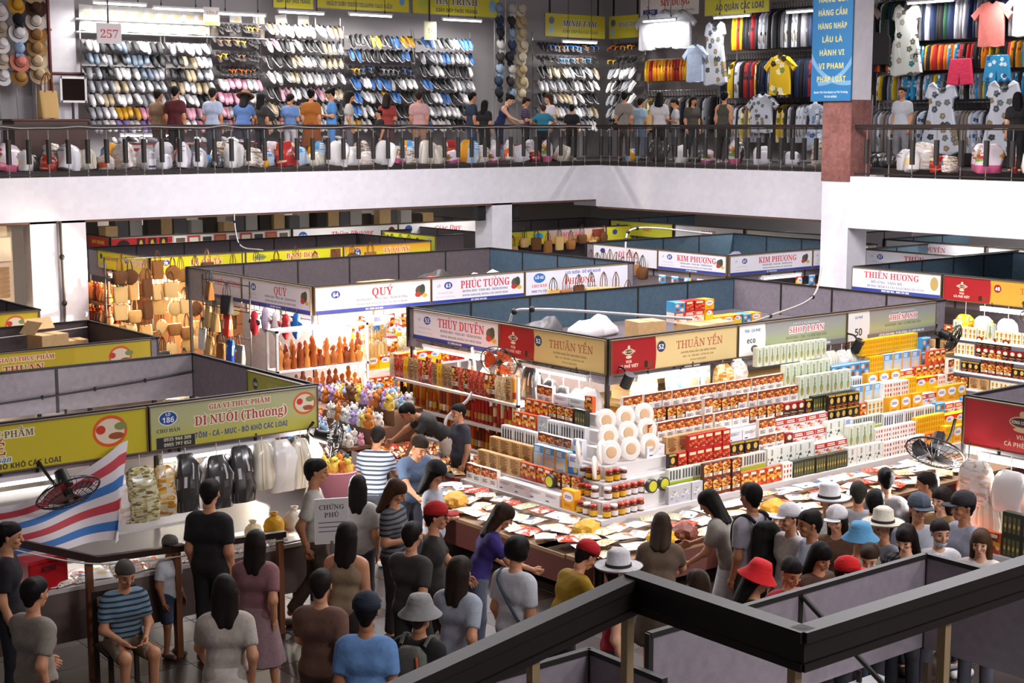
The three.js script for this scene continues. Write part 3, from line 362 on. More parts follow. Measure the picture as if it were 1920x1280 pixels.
  ['yellow spice sign numbered 124 in the second row', 'F', 5.0, 8.58, -18.33, 2.42, 0.44, '#dbbf2c', spice('124', 'THUẬN')],
  ['yellow spice sign end with orange dish below the twin pillars', 'F', 5.6, 8.62, -22.28, 2.42, 0.44, '#dbbf2c', spice('122', 'TOẢN')],
  ['dark red coffee sign beside the black wall fan', 'L', -9.08, -7.2, 13.32, 2.42, 0.5, '#a8222a', [el(0.36, 0.34, 0.3, 0.13, '#d8b890'), el(0.36, 0.34, 0.27, 0.1, '#3a2a24'), tx('KING COFFEE', 0.36, 0.34, 0.1, '#f0e0c4', { f: 'sans-serif', w: 0.13 }), el(0.36, 0.16, 0.07, 0.07, '#d8b890'), el(0.36, 0.5, 0.2, 0.05, '#d8b890'), tx('VUA', 0.36, 0.66, 0.12, '#f0e0c4', { f: 'sans-serif' }), tx('CÀ PHÊ VIỆT', 0.36, 0.82, 0.14, '#f0e0c4', { f: 'sans-serif', w: 0.3 }), re(0.62, 0.6, 0.3, 0.3, '#5a2018'), tx('TRÙM SỈ', 0.77, 0.25, 0.16, '#f0d080', { f: 'sans-serif', w: 0.3 })]],
];
for (const [label, face, a, b, plane, top, h, bg, items] of BOARDS) {
  const w = b - a, H = 144, W = Math.round(H * w / h), k = Math.min(1, 1100 / W);
  const t = canvasTex(Math.round(W * k), Math.round(H * k), (g, cw, ch) => drawSign(g, cw, ch, bg, items));
  const o = thing('sign_board', label, 'sign', face === 'F' ? [(a + b) / 2, top - h, plane] : [plane, top - h, (a + b) / 2], face === 'F' ? 0 : -Math.PI / 2);
  const fr = 0.012;
  mesh('frame', join(box(w, fr, 0.05, 0, fr / 2, 0.025), box(w, fr, 0.05, 0, h - fr / 2, 0.025), box(fr, h - 2 * fr, 0.05, -w / 2 + fr / 2, h / 2, 0.025), box(fr, h - 2 * fr, 0.05, w / 2 - fr / 2, h / 2, 0.025)), mat('#6e5c40', 0.5), o);
  const g = new THREE.PlaneGeometry(w - 2 * fr, h - 2 * fr); g.translate(0, h / 2, 0.04);
  mesh('printed_panel', g, new THREE.MeshStandardMaterial({ map: t, roughness: 0.45 }), o);
  mesh('backing', box(w - 2 * fr, h - 2 * fr, 0.03, 0, h / 2, 0.02), M.greySheet, o);
}
// ================================================================ sheet metal rings on top of the stall blocks
function ring(label, x0, x1, z0, z1, top, h, mats, opt = {}) {
  const t = thing('stall_partition', label, 'partition', [0, 0, 0]);
  const [mf, ml, mb, mr] = mats, th = 0.02;
  const runs = [['x', x0, x1, z1 - 0.03, mf], ['z', z0, z1, x0 + 0.03, ml], ['x', x0, x1, z0, mb], ['z', z0, z1, x1, mr]];
  for (const [ax, a, b, pl, m] of runs) {
    if (!m) continue;
    const n = Math.max(1, Math.round((b - a) / (opt.step || 1.15))), w = (b - a) / n;
    for (let i = 0; i < n; i++) {
      const s = a + (i + 0.5) * w, g = ax === 'x' ? box(w - 0.03, h, th) : box(th, h, w - 0.03);
      const p = mesh('panel', worldUV(g, 0.7), m, t); p.position.set(ax === 'x' ? s : pl, top - h / 2, ax === 'x' ? pl : s);
      const q = mesh('post', box(0.035, h + 0.02, 0.035), M.iron, t); q.position.set(ax === 'x' ? a + i * w : pl, top - h / 2, ax === 'x' ? pl : a + i * w);
    }
    mesh('top_rail', ax === 'x' ? box(b - a, 0.03, 0.04, (a + b) / 2, top, pl) : box(0.04, 0.03, b - a, pl, top, (a + b) / 2), M.iron, t);
  }
  if (opt.deck) mesh('deck', worldUV(box(x1 - x0 - 0.1, 0.03, z1 - z0 - 0.1, (x0 + x1) / 2, opt.deck, (z0 + z1) / 2), 0.7), M.darkSheet, t);
  if (opt.legs) for (const [x, z] of [[x0 + 0.05, z0 + 0.05], [x1 - 0.05, z0 + 0.05], [x0 + 0.05, z1 - 0.08], [x1 - 0.05, z1 - 0.08]]) mesh('leg', box(0.05, top - h, 0.05, x, (top - h) / 2, z), M.iron, t);
  if (opt.wall) { const wx0 = x0 + opt.wall, wz1 = z1 - opt.wall; mesh('back_wall', join(box(x1 - wx0, top - h, 0.03, (x1 + wx0) / 2, (top - h) / 2, wz1), box(0.03, top - h, wz1 - z0, wx0, (top - h) / 2, (wz1 + z0) / 2)), opt.wallMat || M.greySheet, t); }
  return t;
}
const GS = M.greySheet, DS = M.darkSheet, BS = M.blueSheet;
ring('blue grey sheet partition ring over the stall numbered 52', 13.2, 20.5, -19.05, -14.45, 2.42, 0.6, [GS, GS, BS, GS], { deck: 1.84, legs: 1, wall: 1.5 });
ring('dark sheet partition ring behind the incense signs', 13.2, 20.6, -26.5, -21.83, 2.5, 0.62, [GS, GS, DS, BS], { deck: 1.9, legs: 1, wall: 1.2 });
ring('dark grey partition ring over the stall numbered 78', 14.0, 21.35, -33.1, -29.78, 2.42, 0.6, [GS, GS, DS, DS], { deck: 1.84, legs: 1, wall: 0.9, wallMat: mat('#7a4a26', 0.7) });
ring('grey partition ring over the stall numbered 186', 3.2, 8.42, -16.8, -13.88, 2.42, 0.52, [GS, null, GS, GS], { legs: 1, step: 1.6 });
ring('grey partition ring over the stall numbered 124', 4.4, 8.7, -20.6, -18.33, 2.42, 0.62, [GS, null, DS, DS], { legs: 1, step: 1.6, deck: 1.84 });
ring('dark partition ring in the third row of the spice stalls', 4.4, 8.65, -25, -22.28, 2.42, 0.6, [GS, null, DS, DS], { legs: 1, deck: 1.84 });
ring('dark partition ring in the far row', 15.75, 27.3, -39.5, -35.72, 2.42, 0.6, [DS, DS, DS, DS], { deck: 1.84, legs: 1, wall: 0.8 });
ring('blue partition ring over the stall numbered 61', 23.9, 29, -27, -22.4, 2.42, 0.6, [GS, GS, BS, BS], { deck: 1.84, legs: 1, wall: 1 });
ring('dark partition ring beyond the far pillar', 25.15, 31.8, -36, -32.45, 2.3, 0.5, [DS, DS, DS, DS], { deck: 1.84, legs: 1, wall: 0.8 });
ring('blue grey partition ring above the coffee sign numbered 48', 24.02, 29.5, -19.1, -12, 2.42, 0.6, [DS, DS, BS, BS], { deck: 1.84, legs: 1, wall: 1 });
ring('grey partition ring beside the dark red coffee sign', 13.32, 17, -9.1, -6.4, 2.42, 0.6, [GS, GS, GS, GS], { deck: 1.84, legs: 1, wall: 1.3 });
ring('open grey sheet metal stall top just below the stair rail', 5.6, 8.1, -5.78, -4.9, 2.42, 0.62, [null, null, GS, GS], { step: 1.3, legs: 0 });
ring('grey partition ring of the slanting green yellow stall', 23.4, 24.4, -35, -32.5, 2.3, 0.5, [DS, DS, DS, null], { deck: 1.8, legs: 1 });
ring('grey partition ring in the second row behind the pillar', 27.6, 30, -21.7, -19.25, 2.42, 0.6, [GS, GS, BS, null], { deck: 1.84, legs: 1 });
ring('grey partition ring under the beam of the side balcony', 30.4, 34, -23.3, -17.4, 2.42, 0.6, [GS, GS, BS, null], { deck: 1.84, legs: 1, wall: 1 });
ring('grey partition ring in the back row under the side balcony', 30.4, 34, -33.3, -25.1, 2.42, 0.6, [GS, GS, BS, null], { deck: 1.84, legs: 1, wall: 0.8 });
// ================================================================ lamps
function tubeLamp(label, x, y, z, len, axis, warm = 0, power = 1, group) {
  const t = thing('fluorescent_lamp', label, 'lamp', [x, y, z], axis === 'x' ? 0 : Math.PI / 2, group);
  mesh('housing', box(len + 0.06, 0.045, 0.07, 0, 0.045, 0), M.whitePl, t);
  for (const e of [-1, 1]) mesh('bracket', box(0.02, 0.09, 0.03, e * len * 0.35, 0.1, 0), M.iron, t);
  for (const e of [-1, 1]) mesh('end_cap', box(0.03, 0.05, 0.04, e * (len / 2 + 0.015), 0, 0), M.whitePl, t);
  const g = cyl(0.022, 0.022, len, 0, 0, 0, 10); g.rotateZ(Math.PI / 2); mesh('tube', g, warm ? M.glowWarm : M.glowTube, t);
  const l = new THREE.RectAreaLight(warm ? new THREE.Color(1, 0.78, 0.5) : new THREE.Color(1, 0.97, 0.94), TUBE * power, len, 0.05); l.position.y = -0.035; l.rotation.x = -Math.PI / 2; t.add(l);
  return t;
}
function bulbLamp(label, x, y, z, power = 1, warm = 1, cord = 0.4) {
  const t = thing('bulb_lamp', label, 'lamp', [x, y, z]);
  mesh('bulb', lathe([[0, -0.11], [0.05, -0.1], [0.075, -0.05], [0.07, 0], [0.03, 0.06], [0.025, 0.075]], 14), warm ? M.glowWarm : M.glowTube, t);
  mesh('socket', cyl(0.03, 0.03, 0.07, 0, 0.1, 0), M.whitePl, t); mesh('cord', bar([0, 0.13, 0], [0, 0.13 + cord, 0], 0.008), M.black, t);
  const l = new THREE.PointLight(warm ? new THREE.Color(1, 0.86, 0.66) : new THREE.Color(1, 0.97, 0.94), BULB * power); l.position.y = -0.03; l.shadow.radius = 3; t.add(l);
  return t;
}
tubeLamp('fluorescent lamp above the stack of brown paper sheets', 14.3, 1.85, -14.42, 1.2, 'x');
tubeLamp('fluorescent lamp above the pale boxes of tea', 16.7, 1.85, -14.42, 1.3, 'x');
tubeLamp('fluorescent lamp above the red carrier bags', 18.95, 1.85, -14.42, 1.2, 'x');
tubeLamp('fluorescent lamp above the bags of black seaweed', 13.17, 1.85, -15.5, 1.3, 'z');
tubeLamp('fluorescent lamp between the plush toys and the orange fan', 13.17, 1.85, -17.9, 1.3, 'z');
bulbLamp('bare bulb beside the orange fan', 13.16, 1.68, -17.05, 1, 1, 0.18);
tubeLamp('fluorescent lamp under the sign numbered 186', 7.2, 1.85, -13.85, 1.25, 'x', 0, 0.8);
tubeLamp('fluorescent lamp inside the open spice stall', 6.2, 1.78, -16.75, 1.6, 'x', 0, 0.7);
tubeLamp('fluorescent lamp over the striped tarpaulin', 4.9, 1.85, -13.85, 1.1, 'x', 0, 0.4);
bulbLamp('bare bulb by the man in the grey polo shirt', 8.38, 1.72, -13.86, 0.6, 0, 0.14);
bulbLamp('bulb in front of the carved wooden figures', 13.25, 1.72, -21.78, 1.6, 1, 0.2);
bulbLamp('bulb by the hanging paddles', 13.16, 1.74, -23.6, 1.6, 1, 0.2);
bulbLamp('bulb among the hanging straw bags', 14.3, 1.6, -29.74, 3.4, 1, 0.36);
bulbLamp('bulb between the plush toys and the incense sign', 14.6, 1.72, -21.8, 1.8, 1, 0.2);
tubeLamp('lamp over the carved goods on the side of the stall numbered 78', 13.97, 1.91, -31.2, 1.2, 'z', 1, 1);
tubeLamp('warm lamp glowing behind the twin pillars', 8.0, 1.7, -25.0, 1.4, 'x', 1, 1.4);
tubeLamp('lamp under the sign numbered 61 facing the aisle', 25.6, 1.86, -22.35, 1.2, 'x', 0, 0.8);
tubeLamp('lamp under the white sign with shopping bags', 23.87, 1.86, -25.6, 1.4, 'z', 0, 1);
tubeLamp('lamp under the green yellow sign', 23.37, 1.79, -33.6, 1.4, 'z', 0, 1);
tubeLamp('lamp seen behind the white incense sign', 27.57, 1.86, -20.4, 1.6, 'z', 0, 1);
tubeLamp('lamp in the coffee stall numbered 48', 23.97, 1.85, -15.4, 1.4, 'z', 0, 1);
tubeLamp('lamp under the dark red coffee sign', 13.29, 1.81, -8.2, 1.3, 'z', 0, 0.8);
bulbLamp('bare bulb under the black wall fan', 13.28, 1.64, -9.0, 0.9, 0, 0.2);
tubeLamp('warm lamp in the far row under the red sign', 18.5, 1.91, -35.68, 2, 'x', 1, 1);
// lamps added under the balcony ceiling to brighten the far rows, and cables strung over the stalls
for (const [x, z, ax, lb] of [[17, -34.2, 'x', 'before the red far row sign'], [22, -34.2, 'x', 'before the sign with the dark flower'], [26.2, -34.6, 'x', 'beyond the far pillar'], [29.4, -30.8, 'x', 'above the far yellow signs'], [13.4, -34.6, 'z', 'beside the twin pillars'], [29.6, -20.6, 'z', 'behind the big white pillar'], [29.2, -26, 'z', 'above the stall numbered 61'], [33.5, -29, 'z', 'over the back row beside the yellow green sign'], [33.5, -22, 'z', 'over the back row behind the incense stall'], [19, -39.8, 'x', 'behind the cartons of the far row'], [25, -39.8, 'x', 'behind the pale cartons of the far row'], [9.5, -33.5, 'x', 'over the dark passage beside the twin pillars']]) tubeLamp('added ceiling tube ' + lb, x, 3.47, z, 1.4, ax, 0, 2.4);
function cable(label, pts, c = '#2a2624', r = 0.012) { const t = thing('cable', label, 'cable'); mesh('wire', tube(pts, r, 50, 5), mat(c, 0.6), t); const k = []; for (let i = 1; i < pts.length - 1; i++) k.push(sph(r * 2.2, ...pts[i], 1, 1, 1, 6)); if (k.length) mesh('ties', join(k), M.black, t); }
const sagged = (a, b, n, s) => Array.from({ length: n + 1 }, (_, i) => { const t = i / n; return [a[0] + (b[0] - a[0]) * t, a[1] + (b[1] - a[1]) * t - s * 4 * t * (1 - t), a[2] + (b[2] - a[2]) * t]; });
cable('dark cable strung along the partition of stall 186', sagged([3.3, 2.05, -16.75], [8.4, 2.2, -16.75], 8, 0.05)); cable('thin cable across the ring of stall 124', sagged([4.5, 2.3, -20.5], [8.6, 2.36, -20.4], 6, 0.04), '#c8c0b8', 0.008); cable('grey pipe laid across the ring of stall 52 to the pillar', [[15.6, 2.2, -15.0], [17.5, 2.3, -15.5], [19.2, 2.42, -16.1], [20.5, 2.75, -17.0]], '#9a9692', 0.018); cable('white bent pipe at the corner of stall 52', [[13.3, 1.9, -16.65], [13.3, 2.4, -16.65], [13.34, 2.58, -16.6], [13.5, 2.62, -16.4], [15.2, 2.5, -14.9]], '#c8c4c2', 0.022); cable('thin white pole standing behind the incense signs', [[21, 1.9, -22.5], [21, 2.9, -22.5], [21.05, 3.05, -22.5], [21.3, 3.12, -22.5], [23.6, 2.9, -22.6]], '#d8d6d4', 0.02); cable('white hanger pipe under the long beam', [[16.8, 3.2, -31.2], [16.8, 3.0, -31.2], [16.8, 2.5, -31.0], [16.8, 2.42, -29.9]], '#d8d6d4', 0.016); cable('dark rope hanging between the twin pillars', [[12.68, 3.16, -31.3], [12.68, 2.4, -31.28], [12.7, 1.4, -31.3], [12.68, 0.2, -31.3]], '#4a4038', 0.03);
for (const [x0, z0, x1, z1, lb] of [[13.2, -14.4, 20.5, -14.4, 'cable clipped under the signs of stall 52'], [13.14, -18.8, 13.14, -14.5, 'cable clipped under the side signs of stall 52'], [13.14, -25.6, 13.14, -21.9, 'cable under the side incense signs']]) cable(lb, sagged([x0, 1.95, z0 + 0.06], [x1, 1.95, z1 + 0.06], 12, 0.015), '#3a3432', 0.009);
// ================================================================ goods on the ground floor
const ORD = ['lowest', 'second', 'third', 'fourth', 'fifth', 'sixth', 'top'];
const KIND = { 0: 'sweets_box', 1: 'sweets_box', 2: 'coffee_box', 3: 'wafer_box', 4: 'wafer_box', 5: 'snack_box', 6: 'tea_box', 7: 'tea_box', 8: 'coffee_box', 9: 'biscuit_box', 10: 'snack_box', 11: 'sweets_box', 12: 'sweets_box', 13: 'biscuit_box', 14: 'printed_box', 15: 'bottle_box', 16: 'biscuit_box', 17: 'sweets_box', 18: 'noodle_box', 19: 'bottle_box', 20: 'bottle_box', 21: 'tea_box', 22: 'sweets_box', 23: 'noodle_box' };
const SIZE = { 0: [0.15, 0.19, 0.06], 1: [0.15, 0.2, 0.06], 2: [0.13, 0.17, 0.07], 3: [0.15, 0.24, 0.1], 4: [0.22, 0.22, 0.1], 5: [0.16, 0.22, 0.08], 6: [0.17, 0.22, 0.08], 7: [0.13, 0.3, 0.08], 8: [0.12, 0.18, 0.06], 9: [0.2, 0.24, 0.09], 10: [0.18, 0.2, 0.06], 11: [0.14, 0.19, 0.06], 12: [0.2, 0.2, 0.08], 13: [0.2, 0.16, 0.08], 14: [0.28, 0.13, 0.12], 15: [0.22, 0.18, 0.08], 16: [0.2, 0.2, 0.08], 17: [0.14, 0.2, 0.06], 18: [0.17, 0.2, 0.08], 19: [0.2, 0.2, 0.08], 20: [0.2, 0.2, 0.07], 21: [0.17, 0.2, 0.07], 22: [0.14, 0.18, 0.06], 23: [0.24, 0.2, 0.14] };
function packRow(side, fixed, from, to, y, choose, where, group, scale = 1.1) {
  let s = from, guard = 0;
  while (s < to - 0.12 && guard++ < 200) {
    const i = choose(s); let [w, h, d] = SIZE[i]; w = +(w * scale).toFixed(3); h = +(h * scale).toFixed(3); const n = 1 + Math.floor(rnd() * 5), tall = rnd() < 0.14 && h < 0.24, rot = side === 'F' ? 0 : -Math.PI / 2;
    for (let k = 0; k < n && s + w < to; k++) {
      const m = mesh(KIND[i], packBox(i, w - 0.004, h, d), packMat); const j = rr(-0.012, 0.006);
      m.position.set(side === 'F' ? s + w / 2 : fixed - j, y, side === 'F' ? fixed + j : s + w / 2); m.rotation.y = rot + rr(-0.05, 0.05);
      const nm = DESIGNS[i][0] + ' ' + KIND[i].split('_')[1]; tag(m, `${nm} ${where}`, 'box', `${nm} ${group || where}`); if (tall) { const m2 = mesh(KIND[i], packBox(i, w - 0.004, h, d), packMat); m2.position.copy(m.position); m2.position.y += h + 0.001; m2.rotation.y = rot + rr(-0.08, 0.08); tag(m2, `upper ${nm} ${where}`, 'box', `upper ${nm} ${where}`); } s += w;
    } s += rr(0, 0.03);
  }
}
{ // stepped display round the corner of the stall numbered 52
  const t = thing('display_steps', 'stepped white display stand round the corner of the stall numbered 52', 'display stand', [0, 0, 0]);
  for (let i = 0; i < 7; i++) {
    const h = 0.62 + 0.15 * i, x = 11.55 + 0.2 * i, z = -12.75 - 0.2 * i, d = 0.2;
    mesh('step', join(box(19.8 - x, 0.15, d, (19.8 + x) / 2, h - 0.075, z - d / 2), box(d, 0.15, z - d + 15.5, x + d / 2, h - 0.075, (z - d - 15.5) / 2)), mat('#d9d4d2', 0.5), t);
  }
  mesh('base', join(box(8.2, 0.47, 1.35, 15.7, 0.235, -13.45), box(1.35, 0.47, 1.35, 12.26, 0.235, -14.8)), mat('#4a3a34', 0.6), t);
  const F = (x) => (x < 13.4 ? [0, 1, 14, 6, 15, 12, 10, 5, 20, 13, 18] : x < 15.2 ? [1, 0, 14, 11, 8, 18, 22, 9, 6, 12, 19, 15, 20] : x < 16.6 ? [7, 6, 22, 18, 13, 2, 0, 8, 6, 21, 19, 5] : x < 17.8 ? [22, 2, 8, 17, 11, 16, 9, 15, 18, 21, 20] : x < 19.2 ? [3, 4, 3, 23, 4, 3, 13, 16, 11, 9] : [18, 21, 5, 16, 9, 17, 13, 1]);
  const S = () => pick([0, 0, 1, 10, 5, 9, 12, 15, 19, 14, 4, 11, 1]);
  for (let i = 0; i < 7; i++) {
    const h = 0.62 + 0.15 * i, x = 11.55 + 0.2 * i, z = -12.75 - 0.2 * i;
    const pal = (s) => { if (i >= 4 && s > 13 && s < 15.6) return pick([0, 1, 1]); if (i >= 5 && s >= 15.6 && s < 17) return 7; if (i === 3 && s < 15) return pick([14, 14, 12, 4, 14]); if (i === 2 && s < 14.6) return pick([8, 0, 22, 15, 4]); return pick(F(s)); };
    packRow('F', z - 0.05, i < 3 ? x + 1.15 : x + (i < 6 ? 0.75 : 0.3), 19.7, h, pal, `on the ${ORD[i]} step facing the wide aisle`);
    packRow('L', x + 0.05, -15.45, i < 3 ? z - 0.45 : z - 0.35, h, S, `on the ${ORD[i]} step at the side of the corner stall`);
  }
  // second layer of boxes standing on the top step and tall pile of yellow wafer boxes
  packRow('F', -14.12, 15.7, 17.2, 1.853, () => 7, 'stacked in the second tier under the lamp', null, 0.9);
  packRow('F', -14.12, 18.0, 19.4, 1.786, () => 3, 'piled in the second tier of yellow boxes', null, 1);
  for (let c = 0; c < 3; c++) for (let r = 0; r < 2; r++) { const m = mesh('wafer_box', packBox(4, 0.24, 0.24, 0.1), packMat); m.position.set(17.75 + c * 0.27, 1.07 + r * 0.3, -13.3 - r * 0.4); tag(m, 'large yellow wafer box with a white oval on the steps', 'box', 'large yellow wafer boxes'); m.rotation.x = -0.06; }
  // round rice cracker packs at the corner
  const disc = cached('disc', () => join((() => { const g = lathe([[0, 0.028], [0.09, 0.026], [0.14, 0.018], [0.152, 0], [0.14, -0.018], [0.09, -0.026], [0, -0.028]], 18); g.rotateX(Math.PI / 2); return g; })()));
  const discC = cached('discc', () => { const g = lathe([[0, 0.034], [0.05, 0.033], [0.075, 0.029], [0.076, 0.02]], 14); g.rotateX(Math.PI / 2); return g; });
  const pm = new THREE.MeshPhysicalMaterial({ color: '#efe9e2', roughness: 0.3, clearcoat: 0.5 }), pc = mat('#d8b48c', 0.7);
  const spots = []; for (let i = 3; i < 6; i++) for (let k = 0; k < 3; k++) spots.push([11.72 + 0.2 * i + k * 0.33 - (i - 3) * 0.06, 0.62 + 0.15 * i, -12.84 - 0.2 * i, 0.25]);
  spots.push([12.03, 0.92, -13.4, -0.7], [12.02, 1.07, -13.7, -0.8], [12.25, 1.07, -13.52, -0.5]);
  for (const [x, y, z, r] of spots) { const o = thing('rice_cracker_pack', 'round white rice cracker pack standing on the display corner', 'food pack', [x, y + 0.152, z], -r, 'round rice cracker packs'); mesh('wrapper', disc, pm, o); mesh('crackers', discC, pc, o); o.rotation.x = -0.12; }
  // jars with red and white lids, three tiers at the foot of the corner
  const jb = cached('jar', () => lathe([[0, 0], [0.045, 0], [0.05, 0.01], [0.05, 0.1], [0.042, 0.118], [0, 0.118]], 14)), jl = cached('jl', () => lathe([[0, 0.15], [0.044, 0.148], [0.046, 0.118], [0, 0.118]], 14)), jw = cached('jw', () => cyl(0.0512, 0.0512, 0.06, 0, 0.05, 0, 14, true));
  const brown = new THREE.MeshPhysicalMaterial({ color: '#6a3218', roughness: 0.2, clearcoat: 0.8 });
  const jar = (x, y, z, c, lid, lb) => { const o = thing('jar', lb, 'jar', [x, y, z], rr(0, 6), lb + ' group'); o.userData.group = 'jars on the display corner, ' + c; mesh('glass_body', jb, brown, o); mesh('lid', jl, mat(lid, 0.35), o); mesh('paper_band', jw, mat(c, 0.5), o); };
  for (let tier = 0; tier < 3; tier++) for (let k = 0; k < 6; k++) {
    const f = k < 3, y = 0.62 + tier * 0.15, o = tier * 0.2; const yellow = (k + tier) % 3 !== 1;
    jar(f ? 11.65 + o + k * 0.115 + 0.06 : 11.63 + o, y + (k === 5 ? 0 : 0), f ? -12.83 - o : -12.86 - o - (k - 2) * 0.115, yellow ? '#e0b02a' : '#e6e2e0', yellow ? '#a8301f' : '#e8e6e6', yellow ? 'small jar with yellow band and red lid on the display corner' : 'small jar with white band and pale lid on the display corner');
    if (tier < 2 && k < 3) jar(12.03 + o + k * 0.115, y, -12.84 - o, '#e6e2e0', '#c24a34', 'small jar with white band and orange red lid beside the yellow ones');
  }
  for (const [x, z, y, r] of [[12.55, -12.95, 0.77, 0], [12.75, -12.95, 0.77, 0], [11.75, -13.9, 0.77, -Math.PI / 2]]) { const o = thing('seaweed_tin', 'round tin showing its lime yellow face', 'tin', [x, y + 0.085, z], r, 'tins with lime yellow faces'); const g = cyl(0.085, 0.085, 0.06, 0, 0, 0, 20); g.rotateX(Math.PI / 2); mesh('can', g, mat('#3a3a34', 0.4), o); const c = cyl(0.066, 0.066, 0.064, 0, 0, 0, 20); c.rotateX(Math.PI / 2); mesh('face', c, mat('#cdc92c', 0.5), o); }
}
{ // low tables of flat packs in front of the steps
  const t = thing('display_table', 'low wide table of flat dried food packs round the corner stall', 'table', [0, 0, 0]);
  mesh('table_top', join(box(9.6, 0.04, 1.1, 15.35, 0.5, -12.18), box(1.0, 0.04, 3.4, 11.03, 0.5, -13.93)), mat('#8a6a4a', 0.6), t);
  for (const [x, z] of [[10.62, -11.72], [10.62, -15.5], [14, -11.72], [17, -11.72], [20, -11.72]]) mesh('leg', box(0.06, 0.48, 0.06, x, 0.24, z), M.iron, t);
  mesh('skirt', join(box(9.5, 0.3, 0.02, 15.35, 0.33, -11.65), box(0.02, 0.3, 3.7, 10.55, 0.33, -13.6)), mat('#5a2a22', 0.7), t);
  const kinds = [[24, 'dried fish'], [26, 'dried squid'], [25, 'dried fruit'], [30, 'rice paper'], [27, 'green bean'], [26, 'dried squid'], [28, 'chilli'], [14, 'printed cards']];
  const put = (x, z, y) => { const [i, nm] = pick(kinds), w = pick([0.26, 0.32]), v = Math.floor(rnd() * 3); const m = mesh('flat_food_pack', softPack(i, w, 0.22, 0.06, v), bagMat); m.position.set(x, y, z); m.rotation.set(-Math.PI / 2 + rr(-0.1, 0.12), 0, rr(-0.7, 0.7)); tag(m, `clear flat pack of ${nm} lying on the low display table`, 'food pack', `flat ${nm} packs on the low table`); };
  for (let x = 10.75; x < 17.5; x += 0.27) for (let r = 0; r < 3; r++) put(x + rr(-0.04, 0.04), -11.85 - r * 0.29 + rr(-0.03, 0.03), 0.555 + r * 0.02 + rr(0, 0.03));
  for (let z = -15.4; z < -12.7; z += 0.26) for (let r = 0; r < 3; r++) put(10.75 + r * 0.28 + rr(-0.03, 0.03), z + rr(-0.04, 0.04), 0.555 + r * 0.02 + rr(0, 0.03));
  // heaps of dried fruit in bags at the front edge
  const heap = (x, z, c, lb) => { const g = new THREE.IcosahedronGeometry(0.15, 2), p = g.attributes.position; for (let i = 0; i < p.count; i++) { const k = 1 + (Math.sin(p.getX(i) * 90) + Math.sin(p.getY(i) * 80 + 2) + Math.sin(p.getZ(i) * 85 + 1)) * 0.06; p.setXYZ(i, p.getX(i) * k * 1.1, Math.max(-0.07, p.getY(i) * k * 0.75), p.getZ(i) * k); } g.computeVertexNormals(); const m = mesh('dried_fruit_heap', g, mat(c, 0.6)); m.position.set(x, 0.62, z); tag(m, lb, 'dried fruit'); };
  heap(11.6, -11.8, '#e0a81c', 'bright orange heap of dried mango at the table edge'); heap(11.95, -11.78, '#6a2c14', 'dark brown heap of dried meat at the table edge'); heap(13.6, -11.9, '#d89a1c', 'small orange heap of dried fruit by the long haired shopper'); heap(10.8, -14.6, '#e8a43a', 'pale orange heap of dried fruit by the aisle'); heap(11.2, -12.6, '#d8a420', 'yellow heap of dried fruit below the jars');
  // tall sacks standing on the floor before the table
  [[12.9, 'clear sack of brown dried seafood before the table', 25, 0], [13.25, 'clear sack of black dried mushrooms before the table', 29, 0], [12.5, 'clear sack of white dried goods before the table', 26, 0]].forEach(([x, lb, i]) => { const m = mesh('food_sack', hangBag(i, 0.34, 0.62, 0.3), bagMat); m.position.set(x, 0, -11.35); tag(m, lb, 'sack'); });
}
// ---- hung and standing goods at the stall numbered 52
function hang(name, label, cat, geo, m, x, y, z, rot = 0, top = 1.9, group) {       // hung by a cord from the lamp line
  const o = thing(name, label, cat, [x, y, z], rot, group); mesh('bag', geo, m, o); const h = geo.boundingBox ? geo.boundingBox.max.y : (geo.computeBoundingBox(), geo.boundingBox.max.y);
  if (top > y + h) mesh('cord', bar([0, h - 0.02, 0], [0, top - y, 0], 0.005), mat('#e8e4dc', 0.6), o); return o;
}
const LS = -Math.PI / 2;
hang('seaweed_bag', 'bag of black dried seaweed nearest the orange fan', 'food bag', hangBag(29, 0.3, 0.62, 0.22), bagMat, 13.17, 1.28, -16.0, LS, 1.97);
hang('seaweed_bag', 'bag of black dried seaweed hung second from the fan', 'food bag', hangBag(29, 0.26, 0.6, 0.2, 1), bagMat, 13.17, 1.16, -15.62, LS, 1.97);
hang('seaweed_bag', 'bag of black dried seaweed hung third from the fan', 'food bag', hangBag(29, 0.3, 0.62, 0.2, 2), bagMat, 13.17, 1.08, -15.32, LS, 1.97);
hang('dried_food_bag', 'long silvery bag hanging under the orange fan', 'food bag', hangBag(26, 0.3, 0.66, 0.22, 3), bagMat, 13.17, 1.22, -16.42, LS, 1.97);
hang('cracker_bag', 'tall white bag hanging at the corner of the stall', 'food bag', hangBag(30, 0.4, 0.7, 0.2, 1), bagMat, 13.15, 1.05, -14.75, LS, 1.97);
hang('cracker_bag', 'white bag hung just behind the tall corner one', 'food bag', hangBag(30, 0.34, 0.6, 0.2, 2), bagMat, 13.17, 1.1, -15.0, LS, 1.97);
hang('snack_bag', 'red and black snack bag below the orange fan', 'food bag', softPack(2, 0.24, 0.34, 0.08), bagMat, 13.1, 1.05, -16.5, LS, 1.97);
hang('snack_bag', 'red snack bag beside the red and black one', 'food bag', softPack(22, 0.24, 0.34, 0.08), bagMat, 13.1, 0.98, -16.25, LS, 1.97);
